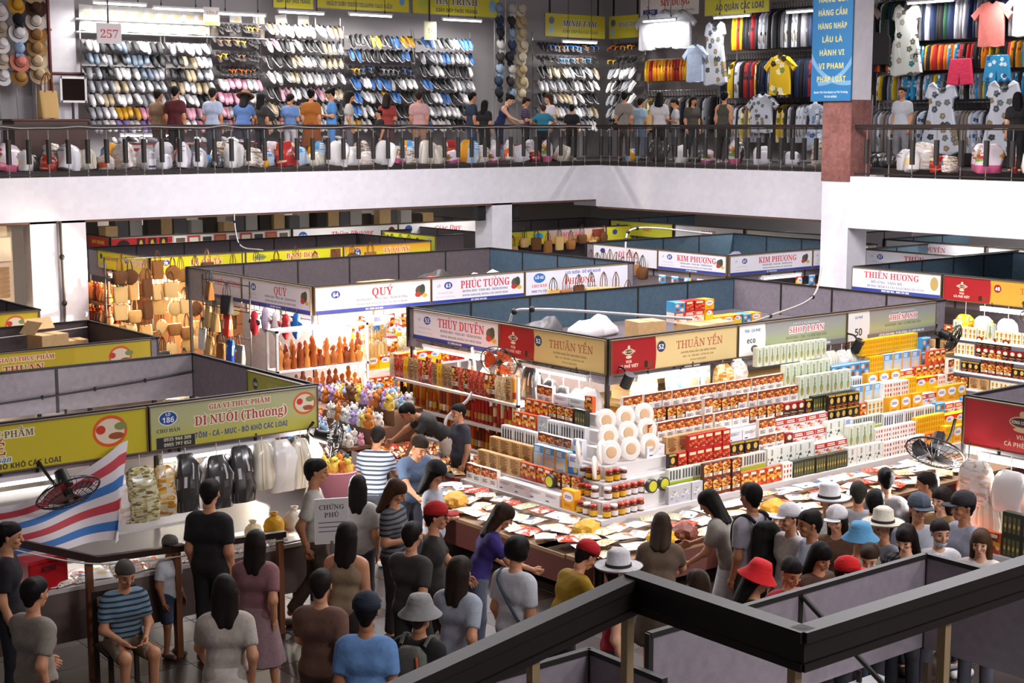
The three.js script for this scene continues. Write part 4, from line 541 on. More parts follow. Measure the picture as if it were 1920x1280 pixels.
{ // corner counter: stack of brown paper sheets, cloth, packs, bags
  const c = thing('counter', 'inner counter of the corner stall behind the steps', 'counter', [0, 0, 0]); mesh('worktop', join(box(7.4, 0.05, 0.85, 17.2, 1.5, -14.95), box(0.6, 0.05, 1.4, 13.45, 1.1, -15.6)), mat('#9a7a4a', 0.6), c); mesh('cabinet', join(box(7.2, 1.45, 0.7, 17.2, 0.74, -15.0), box(0.5, 1.06, 1.3, 13.5, 0.54, -15.6)), mat('#c99a2a', 0.6), c);
  for (let i = 0; i < 16; i++) { const m = mesh('cardboard_sheet', cached('cs', () => box(0.52, 0.016, 0.36)), M.card); m.position.set(13.98 + rr(-0.012, 0.012), 1.535 + i * 0.0175, -14.78 + rr(-0.012, 0.012)); m.rotation.y = rr(-0.02, 0.02); tag(m, 'flat cardboard sheet in the stack under the corner lamp', 'cardboard', 'stack of cardboard sheets'); }
  const st = canvasTex(128, 64, (g) => { rect(g, 0, 0, 128, 64, '#e9ecf4'); for (let i = 0; i < 5; i++) { rect(g, 6 + i * 26, 0, 10, 64, '#3f5fc0'); rect(g, 18 + i * 26, 0, 3, 64, '#8a90d0'); } });
  const g = new THREE.PlaneGeometry(0.62, 0.6, 24, 12), p = g.attributes.position; for (let i = 0; i < p.count; i++) { const v = (p.getY(i) + 0.3) / 0.6; p.setX(i, p.getX(i) * (0.55 + 0.45 * v)); p.setZ(i, Math.sin(p.getX(i) * 34) * 0.03 + (1 - v) * 0.05); } g.computeVertexNormals();
  const m = mesh('striped_cloth', g, new THREE.MeshStandardMaterial({ map: st, roughness: 0.9, side: THREE.DoubleSide })); m.position.set(14.55, 1.63, -14.5); tag(m, 'blue and white striped cloth hanging over the paper stack', 'cloth');
  for (const [x, y, w, h, i, lb] of [[14.72, 1.53, 0.3, 0.42, 30, 'large white paper bag beside the striped cloth'], [14.98, 1.53, 0.18, 0.4, 30, 'narrow white paper bag behind the large one']]) { const b = mesh('paper_bag', softPack(i, w, h, 0.12, 1), bagMat); b.position.set(x, y + h / 2, -14.42); tag(b, lb, 'bag'); }
  [[15.25, 0.36, 0.56, 25, 'clear bag of pale yellow dried fruit hanging by the cardboard'], [15.55, 0.3, 0.6, 26, 'crumpled clear bag hanging next to the tea boxes']].forEach(([x, w, h, i, lb]) => hang('dried_food_bag', lb, 'food bag', hangBag(i, w, h, 0.16, 2), bagMat, x, 1.36, -14.35, 0, 1.97));
  [[17.05, 0.32, 31], [17.28, 0.34, 31], [17.5, 0.3, 31], [17.75, 0.26, 26], [17.95, 0.24, 31], [18.15, 0.22, 30]].forEach(([x, w, i], k) => hang('noodle_bag', ['first', 'second', 'third', 'fourth', 'fifth', 'sixth'][k] + ' pale bag of rice noodles in the row next to the tea boxes', 'food bag', hangBag(i, w, 0.6 - k * 0.03, 0.2, k), bagMat, x, 1.32 + k * 0.02, -14.3, 0, 1.98, 'hanging rice noodle bags'));
  const red = new THREE.MeshPhysicalMaterial({ color: '#b8181c', roughness: 0.3, clearcoat: 0.5 });
  [[18.45, 'red plastic carrier bag next to the noodle bags'], [18.8, 'red plastic carrier bag next to the yellow packs']].forEach(([x, lb]) => { const o = hang('carrier_bag', lb, 'bag', hangBag(22, 0.3, 0.44, 0.16, 5), red, x, 1.42, -14.3, 0, 1.97); mesh('label', box(0.12, 0.07, 0.006, 0, 0.09, 0.082), mat('#efe6e2', 0.5), o); });
  for (let k = 0; k < 9; k++) { const b = mesh('yellow_snack_pack', softPack(3, 0.13, 0.2, 0.05), bagMat); b.position.set(19.15 + (k % 5) * 0.15, 1.42 + Math.floor(k / 5) * 0.22, -14.28 - Math.floor(k / 5) * 0.04); tag(b, 'yellow snack pack in the hanging strip beside the red bags', 'food pack', 'hanging yellow snack packs'); }
  const cs = mesh('cardboard', box(0.62, 0.75, 0.03), M.card); cs.position.set(15.15, 1.88, -15.4); tag(cs, 'tall brown cardboard panel behind the clear bags', 'cardboard');
}
// ---- fans
function fan(label, x, y, z, rot, tilt, blade, cage, r = 0.24, arm = [0, 0.3, -0.2]) {
  const t = thing('wall_fan', label, 'fan', [x, y, z], rot);
  const h = new THREE.Group(); h.rotation.x = tilt; const add = (n, g, m) => { g.rotateX(tilt); return mesh(n, g, m, t); };
  const wires = []; for (let i = 0; i < 26; i++) { const a = i / 26 * Math.PI * 2; wires.push(tube([[0.03 * Math.cos(a), 0.03 * Math.sin(a), 0.1], [r * 0.6 * Math.cos(a), r * 0.6 * Math.sin(a), 0.085], [r * Math.cos(a), r * Math.sin(a), 0.02], [r * 0.6 * Math.cos(a), r * 0.6 * Math.sin(a), -0.06]], 0.0035, 10, 3)); }
  for (const q of [1, 0.7]) { const g = new THREE.TorusGeometry(r * q, q === 1 ? 0.009 : 0.004, 5, 32); g.translate(0, 0, q === 1 ? 0.02 : 0.08); wires.push(g); }
  add('cage', join(wires), cage);
  for (let i = 0; i < 3; i++) { const g = new THREE.CircleGeometry(r * 0.8, 10, 0, 1.5); const p = g.attributes.position; for (let k = 0; k < p.count; k++) p.setZ(k, Math.atan2(p.getY(k), p.getX(k)) * 0.03); g.rotateZ(i * 2.094); g.computeVertexNormals(); const g2 = g.clone(); g2.translate(0, 0, -0.006); add('blade', join(g, g2), blade); }
  const hub = cyl(0.045, 0.045, 0.07, 0, 0, 0, 14); hub.rotateX(Math.PI / 2); hub.translate(0, 0, 0.02); add('hub', hub, M.black);
  const mo = cyl(0.075, 0.06, 0.16, 0, 0, 0, 14); mo.rotateX(Math.PI / 2); mo.translate(0, 0, -0.13); add('motor', mo, M.black);
  mesh('arm', tube([[0, -0.02, -0.16], [arm[0] * 0.6, arm[1] * 0.4, -0.2 + arm[2] * 0.3], arm], 0.018, 10, 6), M.black, t);
  return t;
}
const orangeB = new THREE.MeshPhysicalMaterial({ color: '#e0561c', roughness: 0.25, clearcoat: 0.7, side: THREE.DoubleSide }), blackB = mat('#2a2a2c', 0.35, { side: THREE.DoubleSide }), redB = mat('#a81a14', 0.35, { side: THREE.DoubleSide });
fan('orange bladed wall fan at the corner between two signs', 12.95, 1.92, -16.45, LS + 0.5, 0.5, orangeB, M.iron, 0.27, [0.1, 0.16, -0.3]);
fan('black wall fan beside the dark red coffee sign', 13.05, 1.85, -9.25, LS + 0.3, 0.85, blackB, M.iron, 0.3, [0.1, 0.3, -0.3]);
fan('black fan hung at the end of the sign numbered 50', 20.35, 1.85, -14.2, 0.3, 0.4, blackB, M.iron, 0.24, [0, 0.2, -0.25]);
fan('red bladed fan hanging over the striped tarpaulin', 5.35, 1.83, -13.3, 0.1, 0.9, redB, M.black, 0.3, [0, 0.2, -0.56]);
fan('black fan on the corner of the sign numbered 186', 8.5, 1.85, -13.7, 0.9, 0.2, blackB, M.iron, 0.2, [-0.1, 0.2, -0.2]);
fan('orange fan in the coffee stall numbered 48', 23.75, 1.8, -14.9, LS, 0.7, orangeB, M.iron, 0.24, [0, 0.2, -0.24]);
function camBox(label, x, y, z, rot) { const t = thing('spot_lamp', label, 'spot lamp', [x, y, z], rot); const g = cyl(0.07, 0.075, 0.2, 0, 0, 0, 14); g.rotateX(0.5); mesh('can', g, M.black, t); mesh('bracket', tube([[0, 0.05, 0], [0, 0.14, -0.06], [0, 0.16, -0.2]], 0.015, 8, 5), M.iron, t); }
camBox('black can shaped spot lamp under the corner of the sign numbered 52', 13.35, 1.9, -14.25, 0); camBox('black spot lamp between the two grey green signs', 18.0, 1.94, -14.2, 0); camBox('dark box lamp on the coffee sign numbered 48', 23.85, 2.0, -15.1, LS);
for (const [x, r, lb] of [[24.2, 0, 'black loudspeaker on the near face of the far white pillar'], [25.35, 0, 'black loudspeaker on the outer side of the far white pillar']]) { const t = thing('loudspeaker', lb, 'loudspeaker', [x, 2.72, FZ + 0.02 - 0.25]); mesh('cabinet', rbox(0.26, 0.4, 0.24, 0.02, 0, 0.2, 0), M.black, t); mesh('grille', box(0.22, 0.34, 0.01, 0, 0.2, 0.124), M.rubber, t); mesh('bracket', box(0.3, 0.04, 0.05, x < 24.5 ? 0.14 : -0.14, 0.2, -0.08), M.iron, t); }
{ const t = thing('hose', 'white hose looping down beside the orange fan', 'hose'); mesh('pipe', tube([[13.12, 2.0, -17.3], [12.9, 1.7, -16.95], [12.6, 1.4, -16.7], [12.35, 1.1, -16.9], [12.3, 0.85, -16.8], [12.3, 0.8, -16.4]], 0.022, 40, 7), M.whitePl, t); mesh('nozzle', cyl(0.03, 0.026, 0.1, 12.3, 0.78, -16.36, 8), M.black, t); }
// ================================================================ incense stall numbered 53 and the toy and carving stall
function shelves(name, label, x0, x1, z0, z1, ys, m, topY) {
  const t = thing(name, label, 'shelf', [(x0 + x1) / 2, 0, (z0 + z1) / 2]), w = x1 - x0, d = z1 - z0;
  for (const y of ys) mesh('board', box(w, 0.035, d, 0, y - 0.0175, 0), m, t);
  for (const sx of [-1, 1]) for (const sz of [-1, 1]) mesh('upright', box(0.04, topY, 0.04, sx * (w / 2 - 0.02), topY / 2, sz * (d / 2 - 0.02)), m, t);
  return t;
}
{
  shelves('goods_shelf', 'white shelf rack of incense bundles below the sign numbered 53', 12.72, 13.12, -18.75, -15.75, [0.62, 1.02, 1.42], M.whitePl, 1.8);
  const bun = [0.26, 0.32, 0.38].map((h) => { const l = []; for (let k = 0; k < 7; k++) { const a = k * 2.4, r = k ? 0.018 : 0; l.push(cyl(0.011, 0.009, h + (k % 3) * 0.012, Math.cos(a) * r, h / 2, Math.sin(a) * r, 5)); } return join(l); });
  const wrap = cyl(0.034, 0.034, 0.09, 0, 0.1, 0, 10);
  const cols = [['#e0a11c', 'yellow'], ['#d8641c', 'orange'], ['#8a3a1c', 'brown'], ['#c23020', 'red'], ['#e8d4a0', 'straw coloured'], ['#4a2a1c', 'dark brown']], W = ['#e8c020', '#d8762a', '#f0e6d0', '#c8a468', '#b83a24', '#e8b45a'];
  for (const y of [0.62, 1.02, 1.42]) for (let z = -18.68; z < -15.82; z += 0.085) for (let r = 0; r < (y > 1.3 ? 1 : 2); r++) {
    if (rnd() < 0.12) continue; const [c, n] = cols[Math.floor((z + 20) * 1.7 + y * 3 + rnd() * 1.2) % 6];
    const o = thing('incense_bundle', `${n} incense bundle standing on the white rack, ${y < 0.8 ? 'lower' : y < 1.2 ? 'middle' : 'upper'} board`, 'incense', [12.82 + r * 0.12, y, z], 0, `${n} incense bundles, ${y < 0.8 ? 'lower' : y < 1.2 ? 'middle' : 'upper'} board`);
    mesh('sticks', bun[Math.floor(rnd() * 3)], mat(c, 0.7), o); mesh('wrapper', wrap, mat(pick(W), 0.4), o);
  }
  const t = thing('goods_table', 'low table with a red edge before the incense rack', 'table', [12.1, 0, -17.2]); mesh('table_top', box(1.05, 0.04, 3.2, 0, 0.58, 0), mat('#7a5236', 0.6), t); mesh('red_edge', box(0.04, 0.05, 3.2, -0.54, 0.585, 0), mat('#b3201a', 0.4), t); for (const [x, z] of [[-0.45, -1.5], [0.45, -1.5], [-0.45, 1.5], [0.45, 1.5]]) mesh('leg', box(0.05, 0.56, 0.05, x, 0.28, z), M.iron, t);
  for (let z = -18.6; z < -15.7; z += 0.2) for (let r = 0; r < 4; r++) { const i = pick([11, 0, 25, 28, 26, 12, 0, 11]), m = mesh('small_food_pack', softPack(i, 0.22, 0.16, 0.06, r), bagMat); m.position.set(11.72 + r * 0.24, 0.64, z + rr(-0.03, 0.03)); m.rotation.set(-1.35, 0, rr(-0.4, 0.4) + 1.2); tag(m, `small ${DESIGNS[i][0]} pack on the red edged table`, 'food pack', `small ${DESIGNS[i][0]} packs on the red edged table`); }
}
{ // white shelf of carved wooden figures
  shelves('goods_shelf', 'white shelf of carved wooden figures below the sign numbered 64', 11.97, 13.72, -21.3, -20.95, [0.3, 0.78, 1.3, 1.95], M.whitePl, 1.95);
  const fig = [
    (s) => loft([[0, 0.05, 0.045], [0.03, 0.055, 0.05], [0.05, 0.042, 0.038], [0.16, 0.052, 0.046], [0.24, 0.06, 0.05], [0.3, 0.046, 0.04], [0.325, 0.022, 0.022], [0.345, 0.034, 0.034], [0.385, 0.036, 0.036], [0.415, 0.022, 0.022], [0.43, 0.006, 0.006]].map((r) => r.map((v) => v * s)), 9),
    (s) => join(loft([[0, 0.055, 0.05], [0.04, 0.06, 0.055], [0.1, 0.066, 0.06], [0.17, 0.05, 0.045], [0.2, 0.024, 0.024], [0.22, 0.036, 0.036], [0.265, 0.038, 0.038], [0.29, 0.01, 0.01]].map((r) => r.map((v) => v * s)), 9), sph(0.02 * s, 0.055 * s, 0.13 * s, 0.02 * s, 1, 2, 1, 6), sph(0.02 * s, -0.055 * s, 0.13 * s, 0.02 * s, 1, 2, 1, 6)),
    (s) => loft([[0, 0.03, 0.03], [0.02, 0.06, 0.06], [0.14, 0.05, 0.045], [0.2, 0.026, 0.026], [0.28, 0.05, 0.045], [0.33, 0.026, 0.026], [0.35, 0.035, 0.032], [0.4, 0.014, 0.014]].map((r) => r.map((v) => v * s)), 8),
  ];
  const G = fig.map((f) => [f(1), f(1.15), f(0.62)]), cols = ['#b5652a', '#c97a34', '#a4521f', '#8a4018', '#d18a44'];
  const place = (x, y, z, big, row) => { const k = Math.floor(rnd() * 3), m = mesh('carved_figure', G[k][big ? (rnd() < 0.5 ? 0 : 1) : 2], mat(pick(cols), 0.4)); m.position.set(x, y, z); m.rotation.y = rr(-0.4, 0.4); tag(m, `carved orange brown wooden ${['standing', 'round bellied', 'slender'][k]} figure on the ${row} board`, 'figurine', `carved ${['standing', 'round bellied', 'slender'][k]} figures, ${row} board`); };
  for (let x = 12.08; x < 13.64; x += 0.125) { place(x, 1.3, -21.04, 1, 'upper'); place(x + 0.06, 1.3, -21.18, 1, 'upper'); place(x, 0.78, -21.18, 1, 'middle'); }
  for (let x = 12.06; x < 13.66; x += 0.085) place(x, 0.78, -21.03, 0, 'middle');
  for (let x = 12.06; x < 13.66; x += 0.11) place(x, 0.3, -21.05, 0, 'lowest');
  // bamboo paddles and brushes hung beside it
  for (let k = 0; k < 14; k++) { const o = thing('bamboo_paddle', 'pale bamboo paddle in the bundle hung next to the carvings', 'kitchen tool', [13.85 + (k % 7) * 0.07, 1.3 + Math.floor(k / 7) * 0.02, -21.25 - Math.floor(k / 7) * 0.06], 0, 'hung bamboo paddles'); mesh('blade', loft([[0, 0.02, 0.006], [0.05, 0.035, 0.008], [0.18, 0.03, 0.007], [0.22, 0.012, 0.006]], 8), mat(pick(['#d8b878', '#c89a58', '#e6cc98']), 0.7), o); mesh('handle', cyl(0.008, 0.008, 0.26, 0, 0.34, 0, 6), mat('#c8a468', 0.7), o); }
  // kites and cloth toys hung on the side face
  const hangToy = (label, y, z, c1, c2) => { const o = thing('cloth_toy', label, 'toy', [13.05, y, z], LS); mesh('body', loft([[0, 0.03, 0.02], [0.08, 0.1, 0.06], [0.2, 0.13, 0.07], [0.3, 0.08, 0.05], [0.36, 0.1, 0.06], [0.44, 0.05, 0.03]], 10), cloth(c1), o); mesh('wing', loft([[0.16, 0.02, 0.01], [0.22, 0.22, 0.02], [0.28, 0.2, 0.02], [0.32, 0.03, 0.01]], 10), cloth(c2), o); mesh('cord', bar([0, 0.42, 0], [0, 2.1 - y, 0], 0.006), M.black, o); };
  hangToy('red white and blue cloth toy hanging by the incense sign', 1.55, -22.5, '#b8242c', '#e6e2e6'); hangToy('bright blue cloth toy hanging at the sign corner', 1.6, -22.15, '#1f5fb8', '#2a70cc'); hangToy('white and red cloth toy hanging on the incense stall', 1.55, -22.85, '#e6e0e4', '#d84a3a'); hangToy('pale purple cloth toy hanging on the incense stall', 1.6, -23.2, '#c8bcd8', '#e8e4f0'); hangToy('red and charcoal cloth toy hanging near the printed bags', 1.5, -23.6, '#b02030', '#3a3238');
}
{ // table of plush toys and small bright goods
  const t = thing('toy_table', 'wide table heaped with plush toys in the bright aisle', 'table', [12.2, 0, -19.75]); mesh('table_top', box(1.7, 0.04, 1.7, 0, 0.62, 0), mat('#6a4a34', 0.6), t); mesh('riser', box(1.0, 0.25, 1.6, 0.3, 0.765, 0), mat('#7a5a44', 0.6), t); for (const [x, z] of [[-0.75, -0.75], [0.75, -0.75], [-0.75, 0.75], [0.75, 0.75]]) mesh('leg', box(0.05, 0.6, 0.05, x, 0.3, z), M.iron, t);
  const body = loft([[0, 0.03, 0.03], [0.015, 0.055, 0.05], [0.06, 0.062, 0.055], [0.1, 0.045, 0.042], [0.115, 0.035, 0.033]], 9), head = sph(0.052, 0, 0.15, 0.005, 1, 0.92, 0.95, 9), ears = [[-1], [1]].map(([s]) => sph(0.022, s * 0.036, 0.195, 0, 1, 1.2, 0.6, 6)), arms = [-1, 1].map((s) => sph(0.02, s * 0.062, 0.075, 0.02, 0.9, 1.7, 0.9, 6)), nose = sph(0.012, 0, 0.145, 0.054, 1.2, 0.8, 0.8, 6);
  const bg = join(body, arms), hg = join(head, ears), names = { '#f0ece6': 'white', '#f2d45a': 'yellow', '#e6a4b8': 'pink', '#9cc4e6': 'pale blue', '#d8883a': 'orange', '#b8a0d8': 'lilac', '#8a5a3a': 'brown' };
  const cl = ['#f0ece6', '#f0ece6', '#f0ece6', '#f2d45a', '#e6a4b8', '#9cc4e6', '#d8883a', '#b8a0d8', '#8a5a3a'];
  let n = 0; for (let r = 0; r < 9; r++) for (let k = 0; k < 11; k++) { const x = 11.5 + r * 0.17, z = -20.5 + k * 0.145; const up = r > 4 ? 0.89 : 0.64, c = pick(cl); const o = thing('plush_toy', `small ${names[c]} plush toy on the crowded toy table`, 'toy', [x + rr(-0.03, 0.03), up, z + rr(-0.03, 0.03)], LS + rr(-0.6, 0.6), `${names[c]} plush toys`); const s = rr(0.9, 1.25); o.scale.setScalar(s); mesh('body', bg, cloth(c), o); mesh('head', hg, cloth(c), o); mesh('nose', nose, M.black, o); n++; }
  for (let k = 0; k < 26; k++) { const c = pick(cl), row = Math.floor(k / 13), o = thing('plush_toy', `small ${names[c]} plush toy hung in the cluster below the sign numbered 64`, 'toy', [13.9 + (k % 13) * 0.12, 1.62 - row * 0.24, -21.6 + rr(-0.04, 0.04)], rr(-0.5, 0.5), `${names[c]} hung plush toys`); mesh('body', bg, cloth(c), o); mesh('head', hg, cloth(c), o); mesh('nose', nose, M.black, o); mesh('string', bar([0, 0.18, 0], [0, row ? 0.42 : 0.42, 0], 0.004), M.black, o); }
  packRow('L', 11.36, -20.55, -18.95, 0.3, () => 17, 'below the plush toy table', null, 1); const sh = mesh('crate_bench', rbox(0.2, 0.3, 1.7, 0.01, 11.46, 0.15, -19.75), mat('#b8607a', 0.5)); tag(sh, 'pink bench holding boxes below the plush toy table', 'bench');
  const t2 = thing('toy_table', 'stepped table of bright small toys before the incense rack', 'table', [11.9, 0, -18.35]); mesh('table_top', box(1.3, 0.04, 1.2, 0, 0.66, 0), mat('#6a4a34', 0.6), t2); mesh('riser', join(box(0.9, 0.22, 1.2, 0.2, 0.79, 0), box(0.5, 0.22, 1.2, 0.4, 1.01, 0)), mat('#7a5a44', 0.6), t2); for (const [x, z] of [[-0.6, -0.55], [0.6, -0.55], [-0.6, 0.55], [0.6, 0.55]]) mesh('leg', box(0.05, 0.64, 0.05, x, 0.32, z), M.iron, t2);
  for (let r = 0; r < 7; r++) for (let k = 0; k < 9; k++) { const c = pick(cl), x = 11.32 + r * 0.175, z = -18.88 + k * 0.133; const o = thing('plush_toy', `tiny ${names[c]} plush toy on the stepped toy table`, 'toy', [x + rr(-0.02, 0.02), r < 2 ? 0.68 : r < 4 ? 0.9 : 1.12, z + rr(-0.03, 0.03)], LS + rr(-0.7, 0.7), `${names[c]} plush toys on the stepped table`); o.scale.setScalar(rr(0.85, 1.3)); mesh('body', bg, cloth(c), o); mesh('head', hg, cloth(c), o); mesh('nose', nose, M.black, o); }
  for (let k = 0; k < 22; k++) { const m = mesh('toy_packet', softPack(pick([17, 23, 16, 22, 9, 13]), 0.2, 0.26, 0.09, k % 2), bagMat); m.position.set(11.28, 0.2 + (k % 2) * 0.28, -20.5 + k * 0.125); m.rotation.y = LS; m.rotation.z = rr(-0.1, 0.1); tag(m, `bright toy packet hung on the ${k % 2 ? 'upper' : 'lower'} front edge of the toy tables`, 'toy packet', `toy packets, ${k % 2 ? 'upper' : 'lower'} front edge`); }
  // packed incense and toys on the front face beside the carvings
  shelves('goods_shelf', 'white shelf of gold incense packs under the sign numbered 64', 13.95, 16.2, -21.75, -21.4, [0.35, 0.7, 1.05], M.whitePl, 1.3); for (const y of [0.35, 0.7, 1.05]) packRow('F', -21.42, 14.0, 16.1, y, () => pick([11, 12, 3, 22, 4, 23]), `on the ${y < 0.5 ? 'lowest' : y < 0.9 ? 'middle' : 'upper'} board beside the carvings`, null, 1.1);
  for (let k = 0; k < 44; k++) { const i = pick([30, 25, 23, 17, 26, 11, 5, 30]), m = mesh('toy_packet', softPack(i, 0.2, 0.26, 0.1, k % 3), bagMat); m.position.set(13.8 + (k % 15) * 0.15, 1.45 + Math.floor(k / 15) * 0.2, -21.5 + rr(-0.08, 0.08)); m.rotation.set(0, rr(-0.4, 0.4), rr(-0.25, 0.25)); tag(m, `${DESIGNS[i][0]} toy packet in the ${['lower', 'middle', 'top'][Math.floor(k / 15)]} hung row below the sign numbered 64`, 'toy packet', `${DESIGNS[i][0]} toy packets, ${['lower', 'middle', 'top'][Math.floor(k / 15)]} hung row`); }
  for (let k = 0; k < 24; k++) { const i = pick([25, 11, 12, 3, 28, 0]), m = mesh('incense_packet', softPack(i, 0.16, 0.34, 0.07, k % 2), bagMat); m.position.set(12.68, 1.62, -18.7 + k * 0.122); m.rotation.y = LS + rr(-0.2, 0.2); tag(m, `${DESIGNS[i][0]} incense packet hung along the white rack top`, 'incense', `${DESIGNS[i][0]} incense packets along the rack top`); }
  // basket of goods beyond
  const bk = thing('toy_basket', 'pink round basket heaped with yellow toys beside the aisle', 'basket', [10.85, 0, -17.4]); mesh('wall', lathe([[0, 0.36], [0.27, 0.36], [0.3, 0.5], [0.32, 0.5], [0.26, 0], [0, 0]], 20), mat('#d88a98', 0.5), bk); mesh('rim', new THREE.TorusGeometry(0.31, 0.015, 6, 24).rotateX(Math.PI / 2).translate(0, 0.5, 0), mat('#e0a0ac', 0.5), bk); for (let k = 0; k < 14; k++) { const c = k % 4 ? '#f2d45a' : '#d8883a', o = thing('plush_toy', `${k % 4 ? 'yellow' : 'orange'} plush toy heaped in the pink basket`, 'toy', [10.85 + rr(-0.16, 0.16), 0.42 + (k % 3) * 0.05, -17.4 + rr(-0.16, 0.16)], rr(0, 6), `${k % 4 ? 'yellow' : 'orange'} toys in the pink basket`); o.rotation.z = rr(-0.6, 0.6); mesh('body', bg, cloth(c), o); mesh('head', hg, cloth(c), o); mesh('nose', nose, M.black, o); }
}
// ================================================================ straw and paper bags on the stall numbered 78
function tote(w, h, d) { return loft([[0, w * 0.42, d * 0.5], [0.01, w * 0.46, d * 0.6], [h * 0.5, w * 0.5, d * 0.5], [h * 0.96, w * 0.5, d * 0.22], [h, w * 0.5, d * 0.2]], 14, 0.45); }
function handle(w, h, y, r = 0.008) { return [0.03, -0.03].map((z) => tube([[-w * 0.22, y - 0.02, z], [-w * 0.2, y + h * 0.5, z], [0, y + h, z * 0.3], [w * 0.2, y + h * 0.5, z], [w * 0.22, y - 0.02, z]], r, 14, 5)); }
const strawT = canvasTex(128, 128, (g) => { rect(g, 0, 0, 128, 128, '#c9a468'); for (let y = 0; y < 16; y++) for (let x = 0; x < 16; x++) rect(g, x * 8 + 1, y * 8 + 1, 6, 6, (x + y) % 2 ? '#d9b87e' : '#b48c50'); }); strawT.wrapS = strawT.wrapT = THREE.RepeatWrapping; strawT.repeat.set(4, 3);
const straw = [new THREE.MeshStandardMaterial({ map: strawT, roughness: 0.85 }), new THREE.MeshStandardMaterial({ map: strawT, color: '#b8936a', roughness: 0.85 }), new THREE.MeshStandardMaterial({ map: strawT, color: '#fff0d8', roughness: 0.85 }), new THREE.MeshStandardMaterial({ map: strawT, color: '#7a5a3a', roughness: 0.85 })];
const strawN = ['honey coloured', 'tan', 'cream', 'dark brown'];
function bagAt(label, x, y, z, rot, shape, m, hm, group, dark) {
  const o = thing('handbag', label, 'handbag', [x, y, z], rot, group);
  if (shape === 0) { mesh('body', cached('tote0', () => tote(0.3, 0.34, 0.12)), m, o); mesh('handles', cached('h0', () => join(handle(0.3, 0.22, 0.34))), hm, o); }
  else if (shape === 1) { mesh('body', cached('tote1', () => { const g = lathe([[0, 0.05], [0.1, 0.045], [0.165, 0.02], [0.17, 0], [0.165, -0.02], [0.1, -0.045], [0, -0.05]], 18); g.rotateX(Math.PI / 2); g.translate(0, 0.17, 0); return g; }), m, o); mesh('handles', cached('h1', () => join(handle(0.22, 0.2, 0.32))), hm, o); }
  else if (shape === 2) { mesh('body', cached('tote2', () => loft([[0, 0.1, 0.06], [0.02, 0.13, 0.08], [0.16, 0.16, 0.09], [0.24, 0.15, 0.05], [0.26, 0.14, 0.04]], 14, 0.7)), m, o); mesh('handles', cached('h2', () => join(handle(0.26, 0.3, 0.25))), hm, o); }
  else { mesh('body', cached('tote3', () => tote(0.26, 0.4, 0.1)), m, o); mesh('handles', cached('h3', () => join(handle(0.24, 0.2, 0.4))), hm, o); }
  return o;
}
